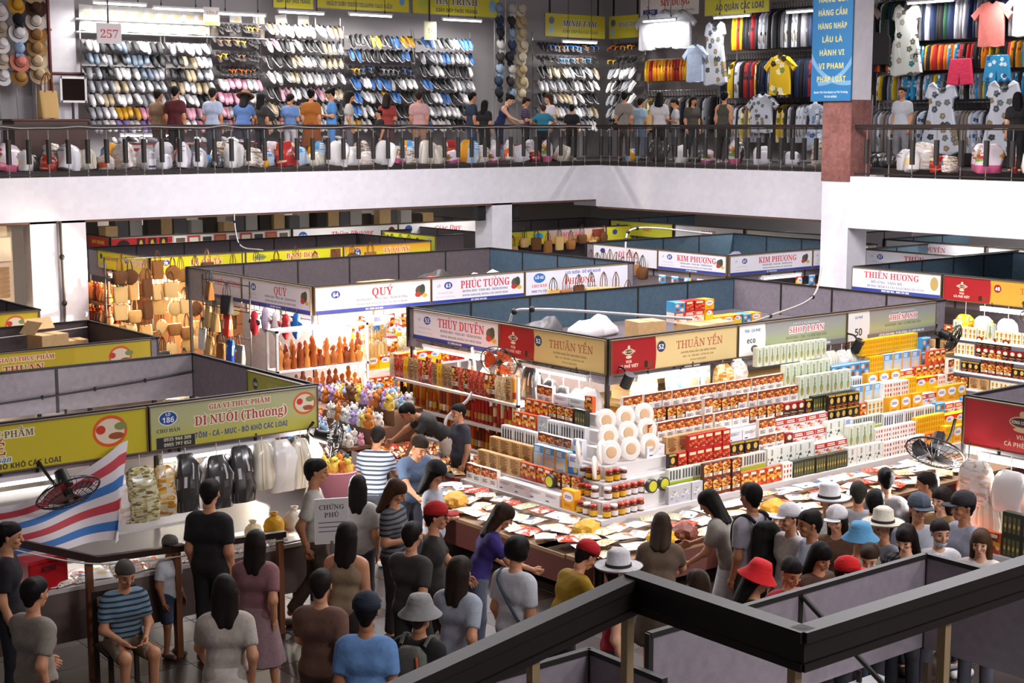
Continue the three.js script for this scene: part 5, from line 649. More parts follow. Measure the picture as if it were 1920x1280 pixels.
{
  let k = 0; for (let r = 0; r < 5; r++) for (let c = 0; c < 10; c++) {
    const x = 13.15 + c * 0.29 + rr(-0.06, 0.06), y = 0.35 + r * 0.4 + rr(-0.08, 0.08); if (r === 0 && c > 8) continue; const s = Math.floor(rnd() * 4), mi = Math.floor(rnd() * 4);
    bagAt(`${strawN[mi]} straw ${['tote', 'round bag', 'shoulder bag', 'tall tote'][s]} in the hung ${['lowest', 'second', 'third', 'fourth', 'top'][r]} row`, x, y, -29.45 + rr(-0.08, 0.1), rr(-0.4, 0.4), s, straw[mi], pick([M.black, straw[1], mat('#5a3a22', 0.7)]), `${strawN[mi]} straw bags hung in the ${['lowest', 'second', 'third', 'fourth', 'top'][r]} row`); k++;
  }
  const rk = thing('hanging_rack', 'thin metal rack carrying the straw bags', 'rack', [14.5, 0, -29.6]); for (let r = 0; r < 5; r++) mesh('rail', bar([-1.6, 0.85 + r * 0.4, 0], [1.6, 0.85 + r * 0.4, 0], 0.01), M.iron, rk); for (const x of [-1.6, 1.6]) mesh('upright', bar([x, 0, 0], [x, 2.5, 0], 0.015), M.iron, rk);
  const printM = (bg, cs) => new THREE.MeshStandardMaterial({ roughness: 0.8, map: canvasTex(128, 128, (g) => { rect(g, 0, 0, 128, 128, bg); cs.forEach((c, i) => { rect(g, 88 + i * 14, 40, 7, 46, c); blob(g, 91 + i * 14, 36, 5, 7, '#e8e4dc'); rect(g, 24 + i * 14, 40, 7, 46, c); blob(g, 27 + i * 14, 36, 5, 7, '#e8e4dc'); }); }) });
  const list = [['kraft tote with dark handles hung high on the incense stall', 2.0, -25.2, 0, straw[1]], ['kraft tote hung beneath the first kraft one', 1.5, -25.15, 3, straw[0]], ['black cloth bag hung over the printed red bag', 1.82, -24.4, 0, mat('#1c1a1c', 0.8)], ['red printed souvenir bag with white figures', 1.42, -24.4, 3, printM('#d8321c', ['#f0e0d0', '#e8c840', '#f0e0d0'])], ['blue printed souvenir bag with dancing figures', 0.95, -24.35, 3, printM('#1a4fb8', ['#e8d840', '#d83a3a', '#40b0d8'])], ['grey printed souvenir bag with dancing figures', 0.9, -24.0, 3, printM('#6a6870', ['#c8d040', '#e8e0d8', '#d86a3a'])], ['brown kraft bag at the foot of the incense stall', 0.85, -24.75, 3, straw[1]], ['cream bag on the lowest hook of the incense stall', 0.5, -24.3, 0, straw[2]], ['orange printed bag beside the cream one', 0.5, -23.95, 0, printM('#e0641c', ['#f0e0d0', '#a8281c', '#f0e0d0'])], ['tan kraft bag hung behind the cloth bag', 1.45, -24.85, 0, straw[0]], ['tan kraft tote hung left of the red printed bag', 1.0, -25.1, 0, straw[0]], ['white paper bag hung between the kraft ones', 1.05, -25.45, 3, mat('#dcd8dc', 0.7)]];
  for (const [lb, y, z, s, m] of list) bagAt(lb, 12.98 + rr(-0.05, 0.03), y, z, LS + rr(-0.2, 0.2), s, m, M.black);
  const r2 = thing('hanging_rack', 'thin metal rack carrying the printed souvenir bags', 'rack', [13.08, 0, -24.7]); for (let r = 0; r < 4; r++) mesh('rail', bar([0, 0.92 + r * 0.48, -0.9], [0, 0.92 + r * 0.48, 0.9], 0.01), M.iron, r2); for (const z of [-0.9, 0.9]) mesh('upright', bar([0, 0, z], [0, 2.45, z], 0.014), M.iron, r2);
  // dark and pale goods heaped at the foot of the two stalls
  for (let i = 0; i < 22; i++) { const s = Math.floor(rnd() * 3), b = i % 3 === 0; bagAt(`${b ? 'black' : 'pale'} ${['tote', 'round bag', 'shoulder bag'][s]} in the heap behind the grey partitions`, 11.3 + (i % 8) * 0.3, 0.05 + Math.floor(i / 8) * 0.28, -27.4 + Math.floor(i / 8) * 0.3, rr(-1, 1), s, b ? mat('#211d1c', 0.6) : straw[2], b ? M.black : straw[2], `${b ? 'black' : 'pale'} ${['totes', 'round bags', 'shoulder bags'][s]} in the heap`); }
  // lacquered carvings on lit shelves at the side of the stall numbered 78
  shelves('goods_shelf', 'shelf of glossy lacquered carvings under the warm lamp', 13.32, 13.8, -33, -30.4, [0.5, 0.95, 1.4], mat('#7a4a26', 0.6), 1.9);
  const vase = [loft([[0, 0.05, 0.05], [0.06, 0.085, 0.085], [0.18, 0.06, 0.06], [0.24, 0.03, 0.03], [0.28, 0.045, 0.045]], 10), loft([[0, 0.05, 0.05], [0.1, 0.06, 0.05], [0.22, 0.075, 0.05], [0.3, 0.04, 0.035], [0.34, 0.05, 0.045], [0.38, 0.02, 0.02]], 10)];
  for (const y of [0.5, 0.95, 1.4]) for (let z = -32.85; z < -30.5; z += 0.17) for (let r = 0; r < 2; r++) { const m = mesh('lacquer_vase', pick(vase), mat(pick(['#c8561c', '#a8381a', '#d8862a', '#7a2c14', '#e8b45a']), 0.25)); m.position.set(13.43 + r * 0.2, y, z); tag(m, `glossy orange lacquer vase on the ${y < 0.6 ? 'lowest' : y < 1 ? 'middle' : 'upper'} warm lit shelf`, 'vase', `lacquer vases, ${y < 0.6 ? 'lowest' : y < 1 ? 'middle' : 'upper'} shelf`); }
}
// ================================================================ spice stall numbered 186
{
  const t = thing('goods_table', 'counter table of the spice stall numbered 186', 'table', [6.2, 0, -13.75]); mesh('table_top', box(4.2, 0.04, 0.75, 0, 0.86, 0), mat('#c8c2ba', 0.5), t); mesh('front_panel', box(4.2, 0.5, 0.02, 0, 0.6, 0.36), mat('#6a5a52', 0.6), t); for (const x of [-2, 2]) for (const z of [-0.3, 0.3]) mesh('leg', box(0.05, 0.84, 0.05, x, 0.42, z), M.iron, t);
  const B = [[6.3, 27, 0.34, 0.56, 1.28, 'large bag of green brown dried beans'], [6.55, 25, 0.24, 0.52, 1.3, 'bag of yellow dried beans next to the green brown one'], [6.8, 29, 0.26, 0.6, 1.3, 'dark bag of dried mushrooms by the yellow beans'], [7.15, 29, 0.3, 0.56, 1.28, 'bag of black wood ear mushrooms just past the black tee'], [7.42, 29, 0.28, 0.6, 1.3, 'bag of black wood ear mushrooms next to the white noodles'], [7.68, 31, 0.26, 0.5, 1.4, 'bag of white vermicelli next to the mushrooms'], [7.9, 30, 0.3, 0.56, 1.34, 'large bright white bag of rice paper'], [8.15, 31, 0.22, 0.54, 1.34, 'slim bag of pale noodles at the stall end'], [6.05, 26, 0.26, 0.5, 1.3, 'greyish clear bag at the tarpaulin edge']];
  B.forEach(([x, i, w, h, y, lb], k) => hang('dried_food_bag', lb, 'food bag', hangBag(i, w, h, w * 0.8, k), bagMat, x, y, -13.8, 0, 1.96));
  for (const [x, y, r, c, lb] of [[8.0, 0.9, 0.13, '#e6dcd0', 'round net of pale dried goods on the spice counter'], [7.75, 0.9, 0.12, '#e0a81c', 'orange dried fruit bag on the spice counter'], [7.5, 0.9, 0.1, '#ead9b0', 'small straw coloured bundle on the spice counter']]) { const fg = sph(r, 0, r, 0, 1, 1, 0.8, 22), fp = fg.attributes.position; for (let i = 0; i < fp.count; i++) { const k = 1 + 0.05 * Math.sin(fp.getX(i) * 120) * Math.sin(fp.getY(i) * 110) + 0.04 * Math.sin(fp.getZ(i) * 90 + 1); fp.setXYZ(i, fp.getX(i) * k, r + (fp.getY(i) - r) * k, fp.getZ(i) * k); } fg.computeVertexNormals(); const m = mesh('food_bundle', join(fg, lathe([[0.01, r * 1.95], [0.03, r * 2.02], [0.045, r * 2.3], [0.03, r * 2.28]], 9)), mat(c, 0.45)); m.position.set(x, y - 0.02, -13.7); tag(m, lb, 'food bundle'); }
  for (let x = 4.2; x < 8.2; x += 0.19) for (let r = 0; r < 2; r++) { const i = pick([26, 14, 30, 26, 24]), m = mesh('sealed_food_pack', softPack(i, 0.2, 0.14, 0.07, r), bagMat); m.position.set(x, 0.92, -13.47 - r * 0.17); m.rotation.set(-1.2, 0, rr(-0.3, 0.3)); tag(m, `${DESIGNS[i][0]} sealed pack along the spice counter edge`, 'food pack', `${DESIGNS[i][0]} packs along the spice counter`); }
  // inside the open top: lit shelves and cartons
  shelves('goods_shelf', 'inner wire shelf of the open spice stall', 4.6, 8.2, -16.6, -15.9, [0.6, 1.1, 1.62], mat('#b0acaa', 0.4), 1.7);
  for (let x = 4.75; x < 8.1; x += 0.28) { const i = pick([14, 5, 13, 18, 23, 14]), m = mesh(KIND[i], packBox(i, 0.25, 0.22, 0.3), packMat); m.position.set(x, 1.62, -15.95); tag(m, `${DESIGNS[i][0]} carton on the inner shelf of the spice stall`, 'box', `${DESIGNS[i][0]} cartons on the inner spice shelf`); }
  // striped tarpaulin hung from the sign
  const st = canvasTex(64, 512, (g) => { const cs = ['#e9e2e4', '#c8404a', '#e9e2e4', '#3a78c0']; for (let i = 0; i < 9; i++) rect(g, 0, i * 57, 64, 57, cs[i % 4]); });
  const g = new THREE.PlaneGeometry(1.9, 1.05, 36, 22), p = g.attributes.position; for (let i = 0; i < p.count; i++) { const u = p.getX(i) / 1.9 + 0.5, v = p.getY(i) / 1.05 + 0.5, sag = Math.sin(Math.PI * Math.min(1, u * 1.05)) * 0.22 * v; const y = -1.0 + v * (0.72 + 0.3 * u) - sag + u * 0.1 + (1 - v) * 0.12 * Math.sin(u * 2.6); p.setY(i, y + 0.0); p.setZ(i, Math.sin(u * 14 + v * 2) * 0.05 * (1 - v * 0.5) + (1 - v) * 0.12); if (u > 0.9) p.setX(i, p.getX(i) - (1 - v) * 0.25 * (u - 0.9) * 10); } g.computeVertexNormals();
  const m = mesh('tarpaulin', g, new THREE.MeshStandardMaterial({ map: st, roughness: 0.6, side: THREE.DoubleSide })); m.position.set(5.2, 2.02, -13.7); tag(m, 'red white and blue striped tarpaulin strung below the yellow sign', 'tarpaulin');
}
// ================================================================ stalls round the coffee sign numbered 48 and the dark red sign
{
  shelves('goods_shelf', 'shelf of coffee and tea boxes under the sign numbered 48', 23.2, 23.7, -18.6, -13.6, [0.5, 0.8, 1.1, 1.4], M.whitePl, 1.6);
  for (const y of [0.5, 0.8, 1.1, 1.4]) packRow('L', 23.22, -18.5, -13.7, y, () => pick([8, 2, 21, 21, 0, 11, 7, 12]), `on the ${y < 0.7 ? 'lowest' : y < 1 ? 'second' : y < 1.3 ? 'third' : 'top'} shelf under the sign numbered 48`, null, 1.05);
  [[-16.4, 3, 'yellow bag hung on a yellow cord under the sign numbered 48'], [-16.0, 21, 'lime and yellow bag hung on a cord beside the yellow one'], [-15.5, 30, 'white paper lantern bag hung next to the yellow ones']].forEach(([z, i, lb]) => hang('hanging_bag', lb, 'bag', hangBag(i, 0.34, 0.44, 0.26, 7), bagMat, 23.9, 1.3, z, LS, 1.97));
  // glass case
  const c = thing('glass_case', 'white framed glass case in the coffee stall numbered 48', 'glass case', [23.2, 0, -13.1]); mesh('frame', join([-0.25, 0.25].flatMap((x) => [-0.45, 0.45].map((z) => box(0.04, 1.7, 0.04, x, 0.85, z))), box(0.54, 0.04, 0.94, 0, 1.7, 0), box(0.54, 0.04, 0.94, 0, 0.9, 0)), M.whitePl, c); mesh('pane', box(0.006, 0.76, 0.86, -0.24, 1.3, 0), M.film, c); mesh('cabinet', box(0.5, 0.86, 0.9, 0, 0.43, 0), M.whitePl, c);
  // dark red coffee stall: white trays, hanging clear bags
  shelves('goods_shelf', 'white tray shelf under the dark red coffee sign', 12.6, 13.2, -9.0, -7.0, [0.4, 0.75, 1.05], M.whitePl, 1.1);
  for (const y of [0.4, 0.75, 1.05]) packRow('L', 12.65, -8.95, -7.1, y, () => pick([3, 19, 22, 11, 25 % 24, 0, 14]), `on the ${y < 0.5 ? 'lowest' : y < 0.9 ? 'middle' : 'upper'} tray under the dark red sign`);
  [[-8.75, 26, 0.46], [-8.35, 30, 0.42], [-7.95, 26, 0.44], [-8.6, 31, 0.36], [-7.6, 30, 0.4]].forEach(([z, i, h], k) => hang('cracker_bag', ['first', 'second', 'third', 'low', 'last'][k] + ' pale clear bag hung under the dark red coffee sign', 'food bag', hangBag(i, 0.36, h, 0.2, 8 + k), bagMat, 13.05, k === 3 ? 1.12 : 1.38, z, LS, 1.94));
  // far stalls: bags and goods hung below the signs
  const far = (n, x0, dx, y, z0, dz, rot, where) => { for (let i = 0; i < n; i++) { const s = Math.floor(rnd() * 4), mi = Math.floor(rnd() * 4); bagAt(`${strawN[mi]} ${['tote', 'round bag', 'shoulder bag', 'tall tote'][s]} hung ${where}`, x0 + dx * i, y + rr(-0.12, 0.12), z0 + dz * i, rot + rr(-0.3, 0.3), s, straw[mi], pick([M.black, straw[3]]), `${strawN[mi]} bags hung ${where}`); } };
  far(7, 18.3, 0.32, 1.75, -21.6, 0, 0, 'at the end of the white souvenir sign'); far(9, 23.7, 0, 1.72, -26.6, 0.22, LS, 'below the white sign near the far pillar'); far(10, 25.4, 0.42, 1.75, -32.2, 0, 0, 'below the yellow far row signs'); far(7, 16.4, 0.5, 1.9, -29.5, 0, 0, 'over the bamboo lettered sign'); far(5, 23.2, 0, 1.7, -34.6, 0.4, LS, 'below the slanting green yellow sign');
  const toys = (n, x0, dx, z0, dz, where) => { for (let i = 0; i < n; i++) { const m = mesh('toy_packet', softPack(pick([17, 23, 16, 22, 9]), 0.22, 0.3, 0.1), bagMat); m.position.set(x0 + dx * i, 1.72 - (i % 2) * 0.2, z0 + dz * i); m.rotation.y = dz ? LS : 0; tag(m, `bright toy packet hung ${where}`, 'toy packet', `toy packets hung ${where}`); } };
  toys(9, 23.8, 0, -24.3, 0.2, 'below the sign numbered 61'); toys(7, 26.0, 0.22, -22.2, 0, 'beside the big white pillar'); toys(8, 27.4, 0, -21.4, 0.25, 'in the second row behind the pillar');
}
// ================================================================ things stored on top of the stalls
function carton(label, x, y, z, w, h, d, rot, open, m = M.card, group) {
  const t = thing('cardboard_box', label, 'cardboard box', [x, y, z], rot, group);
  mesh('body', box(w, h, d, 0, h / 2, 0), m, t); mesh('tape', box(0.05, 0.003, d + 0.004, 0, h + 0.001, 0), mat('#b88a50', 0.3), t);
  if (open) { mesh('flap', box(w * 0.5, 0.006, d, -w * 0.62, h + 0.1, 0, 0, 0, 0.9), m, t); mesh('flap', box(w, 0.006, d * 0.5, 0, h + 0.12, -d * 0.55, 0, 0.95, 0), m, t); }
}
const D52 = 1.857;
carton('flat brown carton under the noodle packs on the ring of stall 52', 17.0, D52, -16.4, 0.9, 0.3, 0.5, 0.1); carton('square brown carton by the bundled packs on the stall ring', 16.2, D52, -16.9, 0.5, 0.34, 0.4, -0.2); carton('low brown carton near the rolls on the stall ring', 17.9, D52, -15.7, 0.6, 0.24, 0.4, 0.2);
for (let k = 0; k < 18; k++) { const i = pick([23, 13, 22, 4, 16]), m = mesh(KIND[i], packBox(i, 0.2, 0.16, 0.22), packMat); m.position.set(16.6 + (k % 9) * 0.22, D52 + 0.3 + Math.floor(k / 9) * 0.165, -16.55 + (k % 9) * 0.0); if (k % 9 > 3) m.position.y -= 0.3; m.rotation.y = rr(-0.2, 0.2); tag(m, `${DESIGNS[i][0]} carton bundled on top of the stall ring`, 'box', `${DESIGNS[i][0]} cartons on the stall ring`); }
for (let k = 0; k < 9; k++) { const m = mesh('metal_strip', box(2.6, 0.025, 0.06), M.steel); m.position.set(15.0 + rr(-0.2, 0.2), D52 + 0.02 + (k % 3) * 0.028, -15.7 + k * 0.09); m.rotation.y = rr(-0.06, 0.06); tag(m, 'long silver metal strip laid on top of the stall numbered 52', 'metal strip', 'silver strips on the stall ring'); }
for (const [x, z, lb] of [[18.1, -15.2, 'yellow and blue roll nearer the cartons on the stall ring'], [18.6, -15.2, 'yellow and blue roll farther from the cartons on the stall ring']]) { const t = thing('paper_roll', lb, 'roll', [x, D52 + 0.1, z]); const g = cyl(0.1, 0.1, 0.4, 0, 0, 0, 16); g.rotateZ(Math.PI / 2); mesh('roll', g, mat('#e8b81c', 0.4), t); const h = cyl(0.102, 0.102, 0.08, 0, 0, 0, 16); h.rotateZ(Math.PI / 2); mesh('band', h, mat('#4aa0d8', 0.4), t); }
carton('open brown carton standing on the ring of stall 124', 7.9, 1.86, -20.1, 0.42, 0.5, 0.36, 0.2, true); carton('dark brown carton behind the open one', 8.35, 1.86, -20.3, 0.3, 0.36, 0.3, 0); carton('low carton on the dark ring behind the incense signs', 16.4, 1.917, -24.6, 0.8, 0.26, 0.5, 0.1);
for (const [x, y, z, c, w, lb] of [[15.4, 1.917, -23.6, '#c8a020', 0.9, 'yellow bundle on the ring behind the incense signs'], [17.2, 1.917, -24.2, '#b8342c', 1.0, 'red wrapped bundle on the ring behind the incense signs'], [18.9, 1.917, -24.4, '#c8c6ca', 1.3, 'long white wrapped bundle on the dark ring'], [18.2, 1.917, -25.3, '#3a3432', 0.8, 'dark sack on the ring behind the incense signs'], [5.6, 1.857, -19.6, '#8a8688', 1.0, 'grey plastic sheet bundle on the ring of stall 124'], [19.0, 1.857, -31.6, '#b0521c', 0.9, 'orange bundle on the ring of stall 78'], [16.0, 1.857, -17.9, '#d8d6da', 1.1, 'white wrapped bundle at the blue partition'], [15.3, 1.857, -18.3, '#4a4648', 0.7, 'dark grey bundle at the blue partition'], [25.4, 1.857, -24.6, '#c8b83a', 1.0, 'yellow bundle on the ring of stall 61'], [26.8, 1.857, -25, '#a8a0b8', 0.9, 'lilac bundle on the ring of stall 61']]) { const g = loft([[0, w * 0.46, 0.2], [0.06, w * 0.5, 0.24], [0.2, w * 0.46, 0.22], [0.3, w * 0.3, 0.12], [0.32, w * 0.1, 0.05]], 12, 0.7), p = g.attributes.position; for (let i = 0; i < p.count; i++) p.setY(i, p.getY(i) * (0.85 + 0.3 * Math.sin(p.getX(i) * 11) * Math.sin(p.getZ(i) * 9 + 1))); g.computeVertexNormals(); const m = mesh('wrapped_bundle', g, mat(c, 0.5)); m.position.set(x, y, z); m.rotation.y = rr(-0.3, 0.3); tag(m, lb, 'bundle'); }
// goods stacked on the far row, seen as dark silhouettes under the balcony
for (let k = 0; k < 26; k++) carton(['dark', 'brown', 'grey', 'pale'][k % 4] + ' tall carton stored on top of the far row', 16 + k * 0.43, 1.857, -37.6 + rr(-0.3, 0.3), 0.36, rr(0.7, 1.15), 0.4, rr(-0.2, 0.2), false, [mat('#3a322c', 0.8), M.card, mat('#6a6668', 0.8), mat('#b8b0a8', 0.8)][k % 4], ['dark', 'brown', 'grey', 'pale'][k % 4] + ' cartons on the far row');
// ================================================================ shuttered cabinet and goods beside the twin pillars
{
  const t = thing('storage_cabinet', 'beige cabinet with brown slats beside the twin pillars', 'cabinet', [10.3, 0, -31.9]); mesh('body', rbox(2.9, 3.1, 0.5, 0.01, 0, 1.55, 0), mat('#cdb79a', 0.6), t); for (let i = 0; i < 7; i++) mesh('slat', box(2.7, 0.07, 0.03, 0, 1.62 + i * 0.095, 0.265, 0, 0.25), mat('#a8855c', 0.55), t); mesh('valance', box(2.8, 0.5, 0.04, 0, 2.6, 0.27), mat('#dcc9a8', 0.6), t);
  tubeLamp('bright lamp in front of the beige slatted cabinet', 10.6, 1.5, -31.5, 1.4, 'x', 1, 1.6);
  for (let k = 0; k < 12; k++) { const i = pick([14, 5, 12, 0]), m = mesh(KIND[i], packBox(i, 0.22, 0.2, 0.2), packMat); m.position.set(9.0 + k * 0.23, 3.1, -31.75); tag(m, `${DESIGNS[i][0]} carton on top of the beige slatted cabinet`, 'box', `${DESIGNS[i][0]} cartons on the slatted cabinet`); }
}
// ================================================================ upper storey: shoe, hat and clothes stalls
slab('wall_shoe_side', mat('#b5b1b3', 0.8), [7, 33, UF, HALL_Y, -35.55, -35.32], 'grey back wall behind the shoe racks');
slab('wall_clothes_side', mat('#b5b1b3', 0.8), [32.3, 32.5, UF, HALL_Y, -35.3, -12], 'grey back wall behind the clothes rails');
const along = (f) => { const g = f; g.rotateX(Math.PI / 2); return g; };      // loft axis y becomes the shoe's length z
function shoeParts(kind) {
  if (kind === 'clog') return { upper: along(loft([[0.02, 0.046, 0.036, 0, 0.03], [0.06, 0.052, 0.05, 0, 0.034], [0.14, 0.05, 0.046, 0, 0.03], [0.2, 0.05, 0.036, 0, 0.022], [0.245, 0.038, 0.024, 0, 0.016], [0.262, 0.016, 0.012, 0, 0.01]].map(([y, a, b, c, d]) => [y, a, b, c, -d]), 10)), sole: along(loft([[-0.01, 0.026, 0.012, 0, 0], [0.01, 0.044, 0.016, 0, 0], [0.1, 0.046, 0.016], [0.2, 0.052, 0.016], [0.26, 0.03, 0.014], [0.272, 0.012, 0.01]], 10)), inner: sph(0.036, 0, 0.064, 0.05, 0.95, 0.5, 1.25, 8) };
  if (kind === 'sandal') return { sole: along(loft([[0, 0.024, 0.012], [0.02, 0.04, 0.014], [0.12, 0.038, 0.014], [0.2, 0.05, 0.014], [0.255, 0.036, 0.012], [0.27, 0.012, 0.01]], 10)), upper: join([-1, 1].map((s) => tube([[s * 0.044, 0.01, 0.1], [s * 0.034, 0.05, 0.14], [0, 0.045, 0.18], [0, 0.012, 0.21]], 0.012, 8, 5))) };
  return { upper: along(loft([[0, 0.03, 0.03, 0, -0.05], [0.012, 0.038, 0.048, 0, -0.052], [0.07, 0.038, 0.046, 0, -0.05], [0.13, 0.04, 0.042, 0, -0.044], [0.19, 0.045, 0.028, 0, -0.03], [0.24, 0.04, 0.02, 0, -0.022], [0.268, 0.016, 0.012, 0, -0.016]], 10)), sole: along(loft([[-0.008, 0.024, 0.014], [0.01, 0.042, 0.017], [0.1, 0.038, 0.016], [0.2, 0.05, 0.016], [0.26, 0.034, 0.014], [0.278, 0.01, 0.01]], 10)), inner: sph(0.028, 0, 0.098, 0.045, 0.9, 0.4, 1.4, 8) };
}
const SHOES = { clog: shoeParts('clog'), sandal: shoeParts('sandal'), sneaker: shoeParts('sneaker'), running_shoe: shoeParts('sneaker') };
const SC = { '#e9e7e8': 'white', '#1d1c1f': 'black', '#9a9ca2': 'grey', '#b9a888': 'beige', '#a58fd0': 'lilac', '#e3a3b8': 'pink', '#5f6f80': 'slate blue', '#d9a52a': 'yellow', '#c8641f': 'orange', '#7a5230': 'brown', '#3b6fb0': 'blue' };
function shoe(kind, c, x, y, z, turn, tilt, label, group) {
  const P = SHOES[kind], o = thing(kind, label, 'shoe', [x, y, z], turn, group); o.scale.setScalar(1.36); o.rotation.order = 'YXZ'; o.rotation.x = tilt;
  mesh('upper', P.upper, mat(c, 0.55), o); mesh('sole', P.sole, kind === 'clog' ? mat(c, 0.55) : kind === 'sandal' ? mat('#2a2524', 0.7) : mat('#e4e2e0', 0.6), o); if (P.inner) mesh('dark_opening', P.inner, M.black, o);  // black blob stands in for the shaded opening of the shoe
}
const ROWN = ['lowest', 'second', 'third', 'fourth', 'fifth', 'sixth', 'seventh', 'eighth', 'ninth'];
function shoeRack(where, a, b, plane, side, ys, kindOf, colOf, step = 0.185) {
  const L = b - a, t = thing('shoe_rack', `slanted wire shoe rack ${where}`, 'rack', side === 'F' ? [(a + b) / 2, UF, plane] : [plane, UF, (a + b) / 2], side === 'F' ? 0 : -Math.PI / 2);
  ys.forEach((y) => mesh('shelf', box(L, 0.012, 0.26, 0, y - UF - 0.03, -0.1, 0, 0.7), mat('#7d797b', 0.5), t));
  for (const s of [-1, 1]) mesh('upright', box(0.03, ys[ys.length - 1] - UF + 0.3, 0.03, s * L / 2, (ys[ys.length - 1] - UF + 0.3) / 2, -0.22), M.steel, t);
  ys.forEach((y, r) => { let n = 0; for (let s = a + 0.1; s < b - 0.06; s += step * (n % 2 ? 0.94 : 0.8)) { const k = kindOf(r, s), pair = Math.floor(n / 2); if (n % 2 === 0) t.userData.c = colOf(r, s, k); const c = t.userData.c; n++;
    const lb = `${SC[c]} ${k.replace('_', ' ')}, ${ROWN[r]} shelf of the rack ${where}`; shoe(k, c, side === 'F' ? s : plane - 0.06, y + 0.0, side === 'F' ? plane - 0.06 : s, (side === 'F' ? 0 : -Math.PI / 2) + rr(-0.28, 0.28), 0.7 + rr(-0.12, 0.2), lb, `${SC[c]} ${k.replace('_', ' ')}s, ${ROWN[r]} shelf, rack ${where}`); void pair; } delete t.userData.c; });
}
const Y8 = (lo, hi, n) => Array.from({ length: n }, (_, i) => lo + (hi - lo) * i / (n - 1));
shoeRack('beside the plate numbered 257', 14.7, 16.75, -34.4, 'F', Y8(5.3, 7.15, 7), () => 'clog', (r) => pick(r < 2 ? ['#a58fd0', '#e3a3b8', '#e9e7e8', '#9a9ca2', '#d9a52a'] : r < 4 ? ['#e9e7e8', '#e9e7e8', '#b9a888', '#9a9ca2'] : ['#1d1c1f', '#e9e7e8', '#1d1c1f', '#5f6f80', '#9a9ca2']));
shoeRack('next to the strapped sandals', 16.85, 18.0, -34.4, 'F', Y8(5.3, 7.15, 7), () => 'clog', (r) => pick(r < 2 ? ['#e3a3b8', '#e9e7e8', '#a58fd0'] : ['#e9e7e8', '#1d1c1f', '#1d1c1f', '#9a9ca2', '#b9a888']));
shoeRack('full of bright strapped sandals', 18.1, 19.4, -34.4, 'F', Y8(5.3, 7.7, 8), (r) => (r > 3 ? 'sandal' : 'clog'), (r) => (r > 3 ? pick(['#d9a52a', '#1d1c1f', '#c8641f', '#1d1c1f', '#7a5230']) : pick(['#e9e7e8', '#e3a3b8', '#9a9ca2'])), 0.15);
shoeRack('of mostly pale trainers', 19.5, 21.9, -34.4, 'F', Y8(5.3, 7.7, 7), () => 'sneaker', () => pick(['#e9e7e8', '#e9e7e8', '#9a9ca2', '#1d1c1f', '#b9a888', '#e3a3b8']));
shoeRack('under the long yellow sign', 22.0, 24.2, -34.4, 'F', Y8(5.3, 7.5, 7), (r) => (r === 4 ? 'sandal' : 'sneaker'), () => pick(['#e9e7e8', '#1d1c1f', '#1d1c1f', '#9a9ca2', '#d9a52a', '#3b6fb0']));
shoeRack('beside the column of caps', 24.3, 26.2, -34.4, 'F', Y8(5.3, 7.5, 7), () => 'running_shoe', () => pick(['#e9e7e8', '#1d1c1f', '#9a9ca2', '#3b6fb0', '#1d1c1f', '#e9e7e8']));
shoeRack('at the inner corner', 28.5, 30.9, -34.4, 'F', Y8(5.3, 7.6, 7), (r) => (r > 4 ? 'sandal' : 'running_shoe'), (r) => pick(r > 4 ? ['#1d1c1f', '#7a5230', '#3b6fb0'] : ['#e9e7e8', '#9a9ca2', '#1d1c1f', '#b9a888']));
shoeRack('next to the white shirts', -34.2, -33.0, 31.3, 'L', Y8(5.3, 7.6, 7), (r) => (r > 4 ? 'sandal' : 'running_shoe'), (r) => pick(r > 4 ? ['#d9a52a', '#c8641f', '#1d1c1f'] : ['#e9e7e8', '#9a9ca2', '#1d1c1f']));
// white wrapped stock piled under the tubes above the racks
for (let k = 0; k < 40; k++) { const x = 14.9 + (k % 20) * 0.33, y = 7.42 + Math.floor(k / 20) * 0.3; if (x > 18) { if (k % 2) continue; } const m = mesh('wrapped_shoe_bag', softPack(30, 0.34, 0.3, 0.16, k % 3), bagMat); m.position.set(x, y + 0.15, -34.7); m.rotation.z = rr(-0.15, 0.15); tag(m, `white wrapped shoe bag in the ${k < 20 ? 'lower' : 'upper'} row over the clog racks`, 'bag', `white wrapped bags, ${k < 20 ? 'lower' : 'upper'} row`); }
{ const t = thing('stock_shelf', 'plain white stock shelf above the clog racks', 'shelf', [18, UF, -34.8]); for (const y of [3.16, 3.46]) mesh('board', box(6.8, 0.03, 0.5, 0, y, 0), M.whitePl, t); for (const x of [-3.4, 0, 3.4]) mesh('upright', box(0.04, 3.8, 0.04, x, 1.9, -0.25), M.steel, t); }
